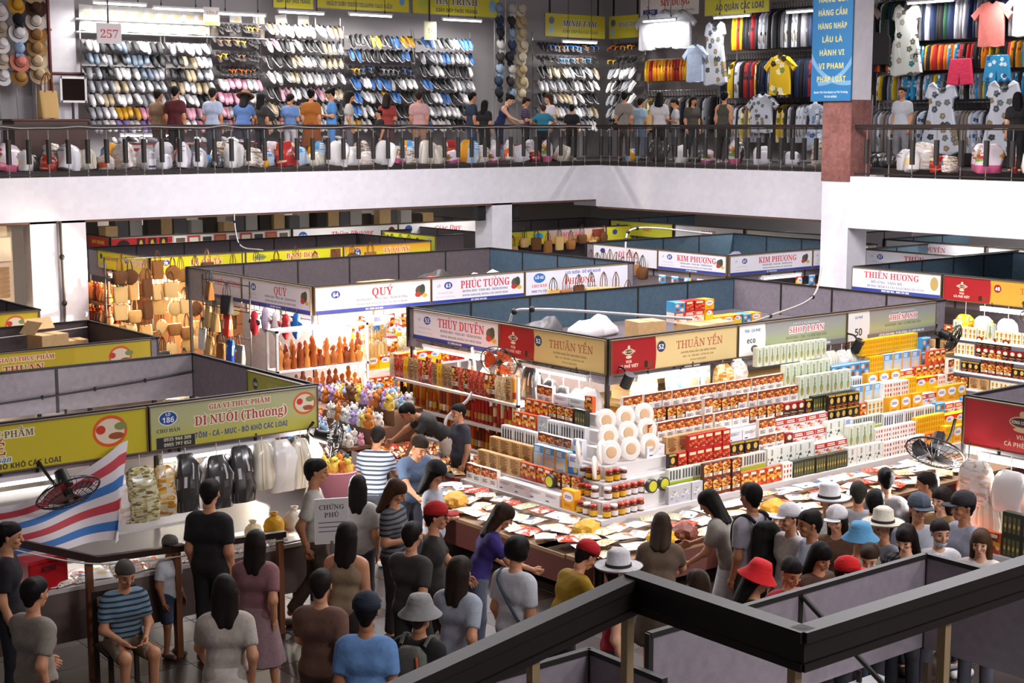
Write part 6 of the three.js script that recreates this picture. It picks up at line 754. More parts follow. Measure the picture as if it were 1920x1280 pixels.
// shop signs along the top
const UB = [
  ['yellow slipper shop sign above the pale trainers', 'F', 19.7, 20.9, -34.3, 8.15, 0.6, '#d8cf3a', [tx('GIÀY DÉP THỜI TRANG', 0.5, 0.7, 0.22, '#2a3a6a', { f: 'sans-serif', w: 0.85 }), tx('THANH HÀ', 0.5, 0.3, 0.4, '#3a4a8a', { f: 'sans-serif', w: 0.8 })]],
  ['long yellow shoe shop sign over the middle racks', 'F', 21.0, 23.9, -34.3, 8.2, 0.62, '#d6cc3c', [tx('GIÀY DÉP THỜI TRANG CAO CẤP', 0.45, 0.78, 0.2, '#c0c0a0', { o: '#5a4a1a', ow: 0.03, w: 0.8 }), tx('MỸ TRINH', 0.45, 0.34, 0.42, '#5a4a6a', { w: 0.5 }), el(0.92, 0.5, 0.14, 0.2, '#6a9ac8')]],
  ['yellow shoe shop sign with grey capitals beside the caps', 'F', 24.0, 27.0, -34.3, 8.2, 0.62, '#cfc734', [tx('HÀ TRINH', 0.5, 0.36, 0.46, '#5a5068', { o: '#e8e6d0', w: 0.5 }), tx('GIÀY DÉP THỜI TRANG', 0.5, 0.8, 0.22, '#3a3a3a', { f: 'sans-serif', w: 0.5 }), el(0.1, 0.5, 0.2, 0.26, '#b8c85a'), el(0.92, 0.5, 0.2, 0.3, '#8ab8d0')]],
  ['yellow corner shoe sign facing the long balcony', 'F', 28.6, 30.95, -34.2, 7.75, 0.68, '#cbbf30', [tx('MINH TÂM', 0.56, 0.4, 0.36, '#4a4460', { i: 1, o: '#e8e4c0', w: 0.6 }), tx('GIÀY DÉP DA CÁC LOẠI', 0.58, 0.76, 0.18, '#2f3a5a', { w: 0.6 }), el(0.1, 0.3, 0.16, 0.16, '#5a5a6a'), el(0.1, 0.7, 0.12, 0.2, '#8ab8d0')]],
  ['yellow corner shoe sign facing the side balcony', 'L', -34.2, -32.9, 31.15, 7.75, 0.68, '#cbbf30', [tx('MINH TÂM', 0.6, 0.4, 0.34, '#4a4460', { i: 1, o: '#e8e4c0', w: 0.6 }), el(0.14, 0.3, 0.16, 0.16, '#5a5a6a'), el(0.14, 0.7, 0.12, 0.2, '#8ab8d0')]],
  ['white clothes shop sign with red capitals', 'L', -32.8, -30.4, 31.1, 8.28, 0.6, '#e6dfd8', [tx('MỸ DUNG', 0.6, 0.35, 0.4, '#c9252c', { w: 0.6 }), re(0.05, 0.62, 0.25, 0.26, '#2b3f92'), tx('LÔ 212', 0.17, 0.75, 0.2, '#fff', { f: 'sans-serif' }), tx('ĐC: Quầy Thời Trang Chợ Hàn', 0.65, 0.75, 0.16, '#333', { n: 1, w: 0.6 })]],
  ['yellow clothes shop sign with blue capitals', 'L', -30.2, -27.8, 31.1, 8.2, 0.5, '#e0d84a', [tx('ÁO QUẦN CÁC LOẠI', 0.55, 0.6, 0.5, '#2b3a8a', { f: 'sans-serif', w: 0.75 })]],
];
for (const [label, face, a, b, plane, y, h, bg, items] of UB) { const w = b - a; const o = thing('sign_board', label, 'sign', face === 'F' ? [(a + b) / 2, y, plane] : [plane, y, (a + b) / 2], face === 'F' ? 0 : -Math.PI / 2); const t = canvasTex(Math.round(128 * w / h), 128, (g, W, H) => drawSign(g, W, H, bg, items)); mesh('backing', box(w, h, 0.05, 0, h / 2, 0), M.greySheet, o); const g = new THREE.PlaneGeometry(w - 0.03, h - 0.03); g.translate(0, h / 2, 0.031); mesh('printed_panel', g, new THREE.MeshStandardMaterial({ map: t, roughness: 0.45 }), o); mesh('hanger', join(box(0.04, 1.1, 0.04, -w * 0.4, h + 0.45, -0.04), box(0.04, 1.1, 0.04, w * 0.4, h + 0.45, -0.04)), M.iron, o); }
{ // number plate 257 and small plates
  const pl = (label, x, y, z, w, h, bg, items) => { const o = thing('number_plate', label, 'sign', [x, y, z]); mesh('plate', box(w, h, 0.03), M.whitePl, o); const g = new THREE.PlaneGeometry(w * 0.98, h * 0.98); g.translate(0, 0, 0.018); mesh('printed_face', g, new THREE.MeshStandardMaterial({ roughness: 0.5, map: canvasTex(192, Math.round(192 * h / w), (c, W, H) => drawSign(c, W, H, bg, items)) }), o); mesh('hanger', box(0.03, 1.4, 0.03, 0, h / 2 + 0.6, -0.03), M.iron, o); };
  pl('hanging number plate reading 257 over the clog rack', 14.95, 7.3, -33.55, 0.6, 0.46, '#efe6e6', [tx('257', 0.5, 0.52, 0.6, '#d8404a', { n: 0, w: 0.9 })]);
  pl('small white plate with grey writing over the bright sandals', 17.9, 7.85, -34.15, 0.42, 0.44, '#e8e2dc', [tx('CỔNG', 0.5, 0.3, 0.22, '#8a4a40'), tx('HÙNG VƯƠNG', 0.5, 0.6, 0.16, '#8a4a40', { w: 0.9 }), re(0, 0.8, 1, 0.2, '#d8c030')]);
  pl('small yellow plate hung beneath the long yellow shoe sign', 24.5, 7.75, -34.15, 0.4, 0.5, '#e6e0b8', [tx('16', 0.5, 0.5, 0.4, '#8a8a60')]);
  // blue notice on the brown banded pillar
  const o = thing('notice_banner', 'tall blue notice with yellow capitals hung on the brown banded pillar', 'banner', [26.33, 5.72, -21.72], -Math.PI / 2);
  const t = canvasTex(300, 640, (g, W, H) => { drawSign(g, W, H, '#2f7fb8', []); g.strokeStyle = '#7fb4d8'; g.lineWidth = 26; g.beginPath(); g.arc(60, 250, 290, 0.2, 1.6); g.stroke(); g.beginPath(); g.arc(260, 240, 300, 1.3, 2.7); g.stroke(); drawSign(g, W, 0, '#000', []); ['HÀNG GIẢ', 'HÀNG CẤM', 'HÀNG NHẬP', 'LẬU LÀ', 'HÀNH VI', 'VI PHẠM', 'PHÁP LUẬT'].forEach((s, i) => { g.fillStyle = '#ecdf86'; g.font = 'bold 46px sans-serif'; g.textAlign = 'center'; g.textBaseline = 'middle'; g.save(); g.translate(W / 2, 60 + i * 76); const k = Math.min(1, 220 / g.measureText(s.normalize('NFD').replace(/[\u0300-\u036f]/g, '')).width); g.scale(k, 1); viText(g, s, 46, false); g.restore(); }); g.fillStyle = '#e8f0f4'; g.font = 'bold 16px sans-serif'; g.save(); g.translate(W / 2, 590); viText(g, 'Quản Thị Chợ Quản Lý Thị Trường', 16, false); g.translate(0, 26); viText(g, 'TP ĐÀ NẴNG', 16, false); g.restore(); });
  mesh('board', box(1.12, 2.42, 0.03, 0, 1.21, 0), mat('#2a5f88', 0.5), o); const g = new THREE.PlaneGeometry(1.1, 2.4); g.translate(0, 1.21, 0.018); mesh('printed_face', g, new THREE.MeshStandardMaterial({ map: t, roughness: 0.4 }), o);
}
{ const t = thing('red_pipe', 'dark red pipe running down the white upper pillar', 'pipe'); mesh('pipe', join(bar([13.95, UF, -34.63], [13.95, HALL_Y, -34.63], 0.045, 8), bar([13.95, 6.4, -34.63], [14.75, 6.4, -34.6], 0.035, 8)), mat('#5e1c1a', 0.45), t); mesh('clamp', box(0.14, 0.05, 0.1, 13.95, 7.4, -34.68), M.iron, t); }
// ---- hats
const hatG = { fedora: [lathe([[0.0, 0.13], [0.05, 0.135], [0.085, 0.11], [0.095, 0.0], [0.17, -0.005], [0.185, 0.012], [0.17, 0.004], [0.09, 0.008]], 20), lathe([[0.096, 0.002], [0.1, 0.004], [0.097, 0.03], [0.094, 0.03]], 18)], cap: [join(loft([[0, 0.095, 0.11], [0.05, 0.094, 0.108], [0.09, 0.07, 0.08], [0.11, 0.03, 0.035], [0.114, 0.004, 0.004]], 14), loft([[-0.004, 0.075, 0.06, 0, 0.14], [0.006, 0.08, 0.065, 0, 0.14]], 12)), sph(0.01, 0, 0.116, 0, 1, 0.6, 1, 6)], bucket: [lathe([[0, 0.105], [0.07, 0.1], [0.088, 0.06], [0.1, 0.02], [0.155, -0.035], [0.15, -0.04], [0.098, 0.012]], 20), lathe([[0.099, 0.015], [0.103, 0.02], [0.097, 0.035]], 18)] };
function hat(kind, c, band, x, y, z, turn, tilt, label, group, s = 1.15) { const o = thing(kind === 'cap' ? 'cap' : 'hat', label, 'hat', [x, y, z], turn, group); o.scale.setScalar(s); o.rotation.order = 'YXZ'; o.rotation.x = tilt; mesh('crown', hatG[kind][0], cloth(c), o); mesh(kind === 'cap' ? 'button' : 'band', hatG[kind][1], cloth(band), o); return o; }
{
  const straw2 = ['#c9b088', '#d8c4a0', '#b08a58', '#a87a44', '#e4dcd0', '#4a2c20'];
  for (let k = 0; k < 7; k++) hat('fedora', straw2[k % 6], '#2a2420', 13.55 + rr(-0.03, 0.03), 6.35 + k * 0.3, -34.35, -0.2, 1.3, `straw hat with dark band, ${['lowest', 'second', 'third', 'fourth', 'fifth', 'sixth', 'top'][k]} of the column by the red pipe`, 'straw hats by the red pipe', 1.3);
  for (let k = 0; k < 6; k++) hat(['bucket', 'fedora', 'cap', 'fedora', 'cap', 'bucket'][k], ['#b98a4a', '#e08a78', '#9cb8e0', '#e8e6e8', '#1c1c22', '#d8a02a'][k], '#2a2420', 13.12, 6.3 + k * 0.32, -34.35, 0, 1.25, ['tan bucket hat', 'coral pink hat', 'pale blue cap', 'white hat', 'black cap', 'yellow hat'][k] + ' in the outer column of the hat stall', null, 1.3);
  for (let k = 0; k < 5; k++) hat('fedora', ['#e8e6e8', '#c8b8a8', '#efeaea', '#a89888', '#d8d0d0'][k], '#6a5a50', 12.72, 6.3 + k * 0.36, -34.4, 0.2, 1.25, ['white', 'beige', 'ivory', 'taupe', 'pale grey'][k] + ' hat at the very edge of the hat stall', null, 1.3);
  const pole = thing('hat_stand', 'thin stand carrying the columns of straw hats', 'stand', [13.1, UF, -34.55]); for (const x of [-0.4, 0, 0.45]) mesh('rod', bar([x, 0, 0], [x, 4.2, 0], 0.015), M.steel, pole); mesh('cross_bar', bar([-0.5, 2.2, 0], [0.5, 2.2, 0], 0.012), M.steel, pole);
  for (let c = 0; c < 3; c++) for (let k = 0; k < 8; k++) { const kind = c === 2 ? 'bucket' : 'cap', col = c === 2 ? ['#d6c8a8', '#cdbb94', '#c4ae84', '#d8ccb4'][k % 4] : ['#1c1c20', '#2a3a52', '#8aa0b8', '#3a3432', '#c8c4c0'][(k + c * 2) % 5]; hat(kind, col, '#8a7a60', 27.0 + c * 0.42 + rr(-0.05, 0.05), 6.1 + k * 0.34, -34.3, rr(-0.3, 0.3), 1.2, `${c === 2 ? 'cream bucket hat' : 'cap'} ${ROWN[k]} from below in the ${['first', 'second', 'third'][c]} column next to the corner sign`, `hats next to the corner sign`, 1.4); }
  const p2 = thing('hat_stand', 'thin stand carrying the columns of caps', 'stand', [27.4, UF, -34.5]); for (const x of [-0.4, 0, 0.42]) mesh('rod', bar([x, 0, 0], [x, 4.6, 0], 0.015), M.steel, p2); mesh('cross_bar', bar([-0.5, 2.0, 0], [0.5, 2.0, 0], 0.012), M.steel, p2);
}
// ---- clothes
const teeShape = (w, h, sl) => { const a = w / 2; return [[-a * 0.3, h], [-a * 0.72, h * 0.95], [-a - sl, h * 0.72], [-a - sl * 0.45, h * 0.62], [-a * 0.82, h * 0.76], [-a * 0.86, 0.02], [-a * 0.5, 0], [0, 0.012], [a * 0.5, 0], [a * 0.86, 0.02], [a * 0.82, h * 0.76], [a + sl * 0.45, h * 0.62], [a + sl, h * 0.72], [a * 0.72, h * 0.95], [a * 0.3, h], [a * 0.16, h * 0.955], [0, h * 0.94], [-a * 0.16, h * 0.955]]; };
const flatUV = (g) => { g.computeBoundingBox(); const b = g.boundingBox, p = g.attributes.position, u = g.attributes.uv, s = Math.max(b.max.x - b.min.x, b.max.y - b.min.y); for (let i = 0; i < p.count; i++) u.setXY(i, (p.getX(i) - b.min.x) / s, (p.getY(i) - b.min.y) / s); return g; };
const wavy = (g, k) => { const p = g.attributes.position; for (let i = 0; i < p.count; i++) p.setZ(i, p.getZ(i) + Math.sin(p.getX(i) * k) * 0.012); g.computeVertexNormals(); return g; };
const garG = { tee: flatUV(wavy(extr(teeShape(0.52, 0.72, 0.12), 0.035, 0.012), 22)), tank: flatUV(extr([[-0.13, 0.75], [-0.19, 0.75], [-0.2, 0.5], [-0.25, 0.42], [-0.24, 0], [0.24, 0], [0.25, 0.42], [0.2, 0.5], [0.19, 0.75], [0.13, 0.75], [0.1, 0.56], [0, 0.52], [-0.1, 0.56]], 0.03, 0.012)), dress: flatUV(wavy(extr([[-0.16, 1.2], [-0.24, 1.16], [-0.3, 0.98], [-0.22, 0.94], [-0.2, 0.8], [-0.36, 0.06], [-0.2, 0], [0, 0.03], [0.2, 0], [0.36, 0.06], [0.2, 0.8], [0.22, 0.94], [0.3, 0.98], [0.24, 1.16], [0.16, 1.2], [0.06, 1.1], [-0.06, 1.1]], 0.04, 0.014), 26)), shorts: flatUV(extr([[-0.19, 0.42], [-0.25, 0.02], [-0.03, 0], [0, 0.2], [0.03, 0], [0.25, 0.02], [0.19, 0.42]], 0.035, 0.012)), side: loft([[0, 0.035, 0.2], [0.3, 0.04, 0.21], [0.6, 0.035, 0.19], [0.68, 0.03, 0.12], [0.71, 0.012, 0.03]], 10, 0.6), sideS: loft([[0, 0.03, 0.19], [0.2, 0.035, 0.2], [0.4, 0.03, 0.17], [0.43, 0.012, 0.1]], 10, 0.6) };
const hangerG = join(tube([[-0.2, -0.02, 0], [0, 0.06, 0], [0.2, -0.02, 0]], 0.007, 8, 4), tube([[0, 0.05, 0], [0, 0.12, 0], [0.03, 0.15, 0], [0, 0.18, 0], [-0.02, 0.16, 0]], 0.006, 10, 4));
const pat = (bg, cs, n, s) => { const t = canvasTex(256, 256, (g) => { rect(g, 0, 0, 256, 256, bg); for (let i = 0; i < n; i++) { const x = rnd() * 256, y = rnd() * 256, c = pick(cs), a = rnd() * 6; for (let k = 0; k < 5; k++) { const b = a + k * 1.257; blob(g, x + Math.cos(b) * s, y + Math.sin(b) * s, s * rr(0.6, 1.1), s * rr(0.5, 0.9), c); } } }); t.wrapS = t.wrapT = THREE.RepeatWrapping; return new THREE.MeshStandardMaterial({ map: t, roughness: 0.9 }); };
const PT = { 'white floral': pat('#c6cad6', ['#3a3f3a', '#6a7068', '#8a7a5a', '#4a4f58'], 34, 7), 'yellow floral': pat('#e0b81c', ['#3a2c14', '#f4e8c0', '#7a8a3a'], 16, 11), 'feather print': pat('#c4c6c2', ['#2a3430', '#1f6a6a', '#5a5a4a', '#8a8a80'], 46, 7), 'dark floral': pat('#26262c', ['#e0dcd8', '#c8a02a', '#8a2a2a'], 18, 8), 'blue floral': pat('#b8c4d4', ['#3a4a6a', '#6a82a8', '#f0f2f6'], 36, 8), 'red patterned': pat('#a8282a', ['#e8dcd0', '#3a1c1c'], 16, 9), 'blue patterned': pat('#2f8fc0', ['#d8e8f0', '#1f4a7a'], 16, 10), 'orange patterned': pat('#e8981c', ['#f4e0b0', '#b8441c'], 16, 9) };
const SOL = { white: '#cfd0d8', black: '#1d1b1e', navy: '#1f2f52', 'dark green': '#1f4a34', coral: '#e8827a', pink: '#e0345a', grey: '#8a888e', taupe: '#8a7f74', yellow: '#e2c01c', red: '#b3262a', orange: '#e8801c', 'pale blue': '#b8c8e4' };
const gmat = (n) => PT[n] || cloth(SOL[n]);
function garment(type, cn, z, y, x, turn, where, group) { const nm = { tee: 't_shirt', tank: 'tank_top', dress: 'dress', shorts: 'shorts', side: 'hung_shirt', sideS: 'hung_shorts' }[type]; const o = thing(nm, `${cn} ${nm.replace(/_/g, ' ')} ${where}`, 'clothing', [x, y, z], turn, group); o.scale.setScalar(1.42); mesh('fabric', garG[type], gmat(cn), o); if (type !== 'sideS') { const h = mesh('hanger', hangerG, M.black, o); h.position.y = { tee: 0.7, tank: 0.72, dress: 1.18, shorts: 0.4, side: 0.68 }[type]; if (type === 'side') h.rotation.y = Math.PI / 2; } return o; }
function rail(label, z0, z1, x, y) { const t = thing('clothes_rail', label, 'clothes rail', [x, UF, (z0 + z1) / 2]); mesh('bar', bar([0, y - UF, (z0 - z1) / 2], [0, y - UF, (z1 - z0) / 2], 0.016), M.steel, t); for (const z of [z0, z1]) mesh('upright', bar([0, 0, z - (z0 + z1) / 2], [0, y - UF, z - (z0 + z1) / 2], 0.018), M.steel, t); }
function railOf(where, z0, z1, x, y, type, cols, step = 0.085) { rail(`steel clothes rail ${where}`, z0 - 0.05, z1 + 0.05, x, y); const top = (type === 'sideS' ? 0.44 : 0.85) * 1.42; for (let z = z0 + 0.05; z < z1; z += step) { const cn = pick(cols); garment(type, cn, z, y - top, x, rr(-0.25, 0.25) + Math.PI / 2 + (type[0] === 's' ? 0 : 0), `hung ${where}`, `${cn} garments ${where}`); } }
{ // upper row: rails of shirts seen from the side, garments facing out, shorts below
  const DK = ['dark floral', 'black', 'grey', 'red patterned', 'white floral', 'navy', 'yellow', 'dark floral'];
  railOf('between the white shirts and the blue notice', -29.2, -26.3, 31.4, 8.45, 'side', DK, 0.1); railOf('behind the blue notice', -26.2, -24.7, 31.4, 8.35, 'side', ['black', 'dark floral', 'grey', 'dark floral'], 0.1);
  railOf('in the middle row beside the yellow floral shirt', -29.6, -24.9, 31.4, 7.15, 'side', ['dark floral', 'red patterned', 'yellow floral', 'black', 'navy', 'white floral'], 0.1);
  railOf('in the low row beside the patterned dummy', -29.8, -24.6, 31.4, 5.95, 'side', ['white floral', 'dark floral', 'yellow floral', 'taupe', 'white floral'], 0.1);
  railOf('of the orange and red shorts', -32.7, -30.0, 31.4, 7.1, 'sideS', ['orange patterned', 'orange patterned', 'red patterned', 'yellow'], 0.085); railOf('of dark shorts under the orange ones', -32.7, -30.0, 31.4, 6.2, 'side', ['white floral', 'grey', 'dark floral', 'yellow floral', 'taupe'], 0.12);
  railOf('past the pillar in the upper row', -24.4, -20.0, 31.4, 8.45, 'side', ['white', 'dark green', 'navy', 'white', 'black', 'grey', 'white'], 0.13);
  railOf('of shorts past the pillar', -24.4, -19.4, 31.4, 7.15, 'sideS', ['orange patterned', 'red', 'dark floral', 'blue patterned', 'black', 'yellow', 'dark floral', 'orange'], 0.085); railOf('of bright tops past the pillar', -24.4, -19.4, 31.55, 6.45, 'sideS', ['dark floral', 'white floral', 'yellow', 'blue patterned', 'grey', 'white floral'], 0.1);
  railOf('past the pillar in the low row', -24.3, -19.4, 31.4, 5.75, 'side', ['white floral', 'grey', 'blue floral', 'dark floral', 'taupe', 'white floral'], 0.12);
  const F = [['tee', 'white', -32.4, 7.35, 'over the orange shorts, first'], ['tee', 'white', -31.7, 7.4, 'over the orange shorts, second'], ['tee', 'white', -31.0, 7.35, 'over the orange shorts, third'], ['tee', 'pale blue', -30.45, 6.4, 'hung lower next to the floral dress'], ['dress', 'white floral', -29.7, 6.3, 'with grey leaves next to the pale blue shirt'], ['tee', 'yellow floral', -27.3, 6.0, 'hung facing out in the middle row'], ['tee', 'white floral', -27.9, 5.0, 'hung facing out in the low row'], ['dress', 'feather print', -23.3, 6.4, 'with teal leaves next to the black tank top'], ['tank', 'black', -24.1, 6.7, 'hung left of the feather print dress'], ['tee', 'coral', -20.9, 7.0, 'hung facing out at the front'], ['tee', 'white', -20.0, 7.2, 'with small dark lettering at the end of the rail'], ['shorts', 'pink', -21.7, 6.15, 'bright and hung facing out'], ['shorts', 'blue patterned', -20.7, 6.2, 'hung facing out beside the pink ones'], ['dress', 'white floral', -20.5, 4.5, 'long and hung low past the pillar'], ['dress', 'white floral', -22.2, 4.5, 'hung low beneath the feather print dress'], ['tee', 'taupe', -24.6, 7.2, 'first on the rail past the pillar']];
  for (const [t, c, z, y, w] of F) {
    const o = garment(t, c, z, y, 31.0, -Math.PI / 2 + rr(-0.1, 0.1), w);
    if (w.includes('lettering')) { const q = new THREE.PlaneGeometry(0.24, 0.2); q.translate(0, 0.46, 0.037); mesh('chest_print', q, new THREE.MeshStandardMaterial({ roughness: 0.9, map: canvasTex(96, 80, (g) => drawSign(g, 96, 80, '#cfd0d8', [tx('I', 0.3, 0.3, 0.36, '#222', { f: 'serif' }), el(0.65, 0.3, 0.14, 0.14, '#d8202a'), tx('DANA', 0.5, 0.75, 0.3, '#222', { f: 'serif' })])) }), o); }
  }
  // dressed dummy by the pillar
  const o = thing('mannequin', 'white mannequin in a blue grey floral dress beside the brown pillar', 'mannequin', [29.6, UF, -24.9], -Math.PI / 2); mesh('body', loft([[0, 0.16, 0.16], [0.02, 0.16, 0.16], [0.03, 0.02, 0.02], [0.7, 0.02, 0.02], [0.72, 0.1, 0.08], [0.95, 0.17, 0.11], [1.1, 0.13, 0.09], [1.35, 0.18, 0.11], [1.48, 0.17, 0.08], [1.52, 0.05, 0.05], [1.62, 0.045, 0.045]], 14), M.whitePl, o); mesh('dress', loft([[0.35, 0.34, 0.26], [0.4, 0.34, 0.26], [0.9, 0.2, 0.14], [1.1, 0.145, 0.105], [1.35, 0.2, 0.13], [1.44, 0.24, 0.12], [1.5, 0.12, 0.09]], 16), PT['blue floral'], o); for (const s of [-1, 1]) mesh('sleeve', loft([[1.22, 0.08, 0.08, s * 0.28], [1.34, 0.08, 0.08, s * 0.25], [1.46, 0.05, 0.06, s * 0.19]], 10), PT['blue floral'], o);
}
// ---- tables, stools and clutter behind the railing
{
  const red = mat('#b0201c', 0.45); void 0;
  for (const [x, z, lb] of [[15.5, -33.2, 'red topped table below the clog rack'], [17.6, -33.2, 'red topped table near the straw hats'], [20.2, -33.3, 'red topped table below the pale trainers']]) { const t = thing('stall_table', lb, 'table', [x, UF, z]); mesh('table_top', box(1.6, 0.04, 0.6, 0, 0.55, 0), mat('#8a3a30', 0.5), t); mesh('shelf', box(1.5, 0.03, 0.5, 0, 0.2, 0), mat('#8a3a30', 0.5), t); for (const a of [-0.75, 0.75]) for (const b of [-0.25, 0.25]) mesh('leg', box(0.04, 0.53, 0.04, a, 0.265, b), mat('#6a2420', 0.5), t); for (let k = 0; k < 9; k++) shoe(k % 2 ? 'clog' : 'sneaker', pick(['#e9e7e8', '#1d1c1f', '#9a9ca2']), x - 0.7 + k * 0.17, UF + 0.59, z, rr(-0.4, 0.4), 0, `shoe laid on the ${lb}`, `shoes on the ${lb}`); }
  for (const [x, z, lb] of [[14.9, -32.4, 'tall red plastic stool by the clog rack'], [19.0, -32.5, 'tall red plastic stool below the sandals'], [25.6, -32.6, 'red plastic stool near the seated man in teal'], [26.2, -32.5, 'red plastic stool beside the black dressed sitter'], [23.4, -32.6, 'low red plastic stool at the trainers']]) { const t = thing('plastic_stool', lb, 'stool', [x, UF, z]); mesh('seat', rbox(0.34, 0.03, 0.34, 0.01, 0, 0.45, 0), red, t); for (const a of [-1, 1]) for (const b of [-1, 1]) mesh('leg', beam([a * 0.14, 0.44, b * 0.14], [a * 0.19, 0, b * 0.19], 0.05, 0.05), red, t); mesh('skirt', join(box(0.3, 0.12, 0.01, 0, 0.38, 0.16), box(0.3, 0.12, 0.01, 0, 0.38, -0.16), box(0.01, 0.12, 0.3, 0.16, 0.38, 0), box(0.01, 0.12, 0.3, -0.16, 0.38, 0)), red, t); }
  const junk = [[26, 'clear'], [30, 'white'], [24, 'pale printed'], [29, 'black'], [17, 'pink printed'], [31, 'cream'], [14, 'grey lettered'], [22, 'red printed'], [9, 'light blue']];
  for (let k = 0; k < 84; k++) { const [i, n] = pick(junk), row = k % 2, m = mesh('stock_bag', hangBag(i, [0.34, 0.44, 0.52][k % 3], [0.34, 0.46, 0.6][(k + row) % 3], 0.3, k % 4), bagMat); m.position.set(8.6 + k * 0.228, UF, -31.95 - row * 0.42 + rr(-0.08, 0.08)); m.rotation.set(rr(-0.15, 0.15), rr(-1.2, 1.2), rr(-0.3, 0.3)); tag(m, `${n} plastic bag of stock in the ${row ? 'second' : 'first'} row behind the long railing`, 'bag', `${n} stock bags, ${row ? 'second' : 'first'} row, long railing`); }
  for (let k = 0; k < 30; k++) { const [i, n] = pick(junk), row = k % 2, m = mesh('stock_bag', hangBag(i, [0.34, 0.44, 0.52][k % 3], [0.34, 0.46, 0.6][(k + row) % 3], 0.3, k % 4), bagMat); m.position.set((k > 20 ? 27.3 : 28.95) + row * 0.4, UF, -30.8 + k * 0.48); m.rotation.set(rr(-0.15, 0.15), rr(-1.2, 1.2), rr(-0.3, 0.3)); tag(m, `${n} plastic bag of stock behind the railing of the clothes stalls, ${row ? 'second' : 'first'} row`, 'bag', `${n} stock bags by the clothes, ${row ? 'second' : 'first'} row`); }
  const mr = thing('mirror', 'small framed mirror leaning beside the clogs', 'mirror', [14.35, 5.75, -34.3], 0); mesh('frame', join(box(0.62, 0.05, 0.04, 0, 0.55, 0), box(0.62, 0.05, 0.04, 0, 0, 0), box(0.05, 0.6, 0.04, -0.3, 0.275, 0), box(0.05, 0.6, 0.04, 0.3, 0.275, 0)), M.whitePl, mr); mesh('glass', box(0.54, 0.5, 0.01, 0, 0.275, 0), mat('#5a4a44', 0.05, { metalness: 0.9 }), mr); mesh('easel_leg', box(0.05, 1.6, 0.04, 0, -0.75, -0.06), M.iron, mr);
  const bk = bagAt('woven straw basket tote at the hat stall', 13.2, 5.35, -33.0, 0.4, 0, straw[0], straw[1]); bk.scale.setScalar(1.8); const cn = thing('hat_counter', 'dark brown counter of the hat stall', 'counter', [13.2, UF, -33.2]); mesh('cabinet', rbox(1.7, 1.08, 0.7, 0.02, 0, 0.54, 0), mat('#4a2c20', 0.5), cn); mesh('worktop', box(1.8, 0.04, 0.76, 0, 1.1, 0), mat('#5a3424', 0.4), cn);
}
// ---- tubes over the upper stalls
[[15.4, 8.0, -33.9, 'x', 'over the clog rack'], [16.9, 7.95, -33.9, 'x', 'over the second clog rack'], [18.6, 7.9, -33.9, 'x', 'over the bright sandals'], [20.3, 8.02, -33.9, 'x', 'under the small yellow slipper sign'], [22.4, 8.05, -33.9, 'x', 'under the long yellow shoe sign'], [25.4, 8.05, -33.9, 'x', 'under the sign with grey capitals'], [29.7, 7.6, -33.9, 'x', 'under the corner shoe sign'], [30.7, 8.15, -31.6, 'z', 'over the white shirts'], [30.7, 8.1, -28.8, 'z', 'under the yellow clothes sign'], [30.7, 8.1, -26.2, 'z', 'over the shirts by the blue notice'], [30.7, 8.1, -22.4, 'z', 'over the feather print dress'], [30.7, 8.1, -20.0, 'z', 'over the coral shirt'], [16, 4.95, -34.0, 'x', 'low between the clogs and the red table']].forEach(([x, y, z, ax, w]) => { const t = tubeLamp('fluorescent lamp ' + w, x, y, z, 1.3, ax, 0, 2.3); const L = y < 6 ? -0.6 : HALL_Y - y; mesh('hanger_rod', join(bar([-0.45, 0.1, 0], [-0.45, L, 0], 0.008), bar([0.45, 0.1, 0], [0.45, L, 0], 0.008)), M.iron, t); });
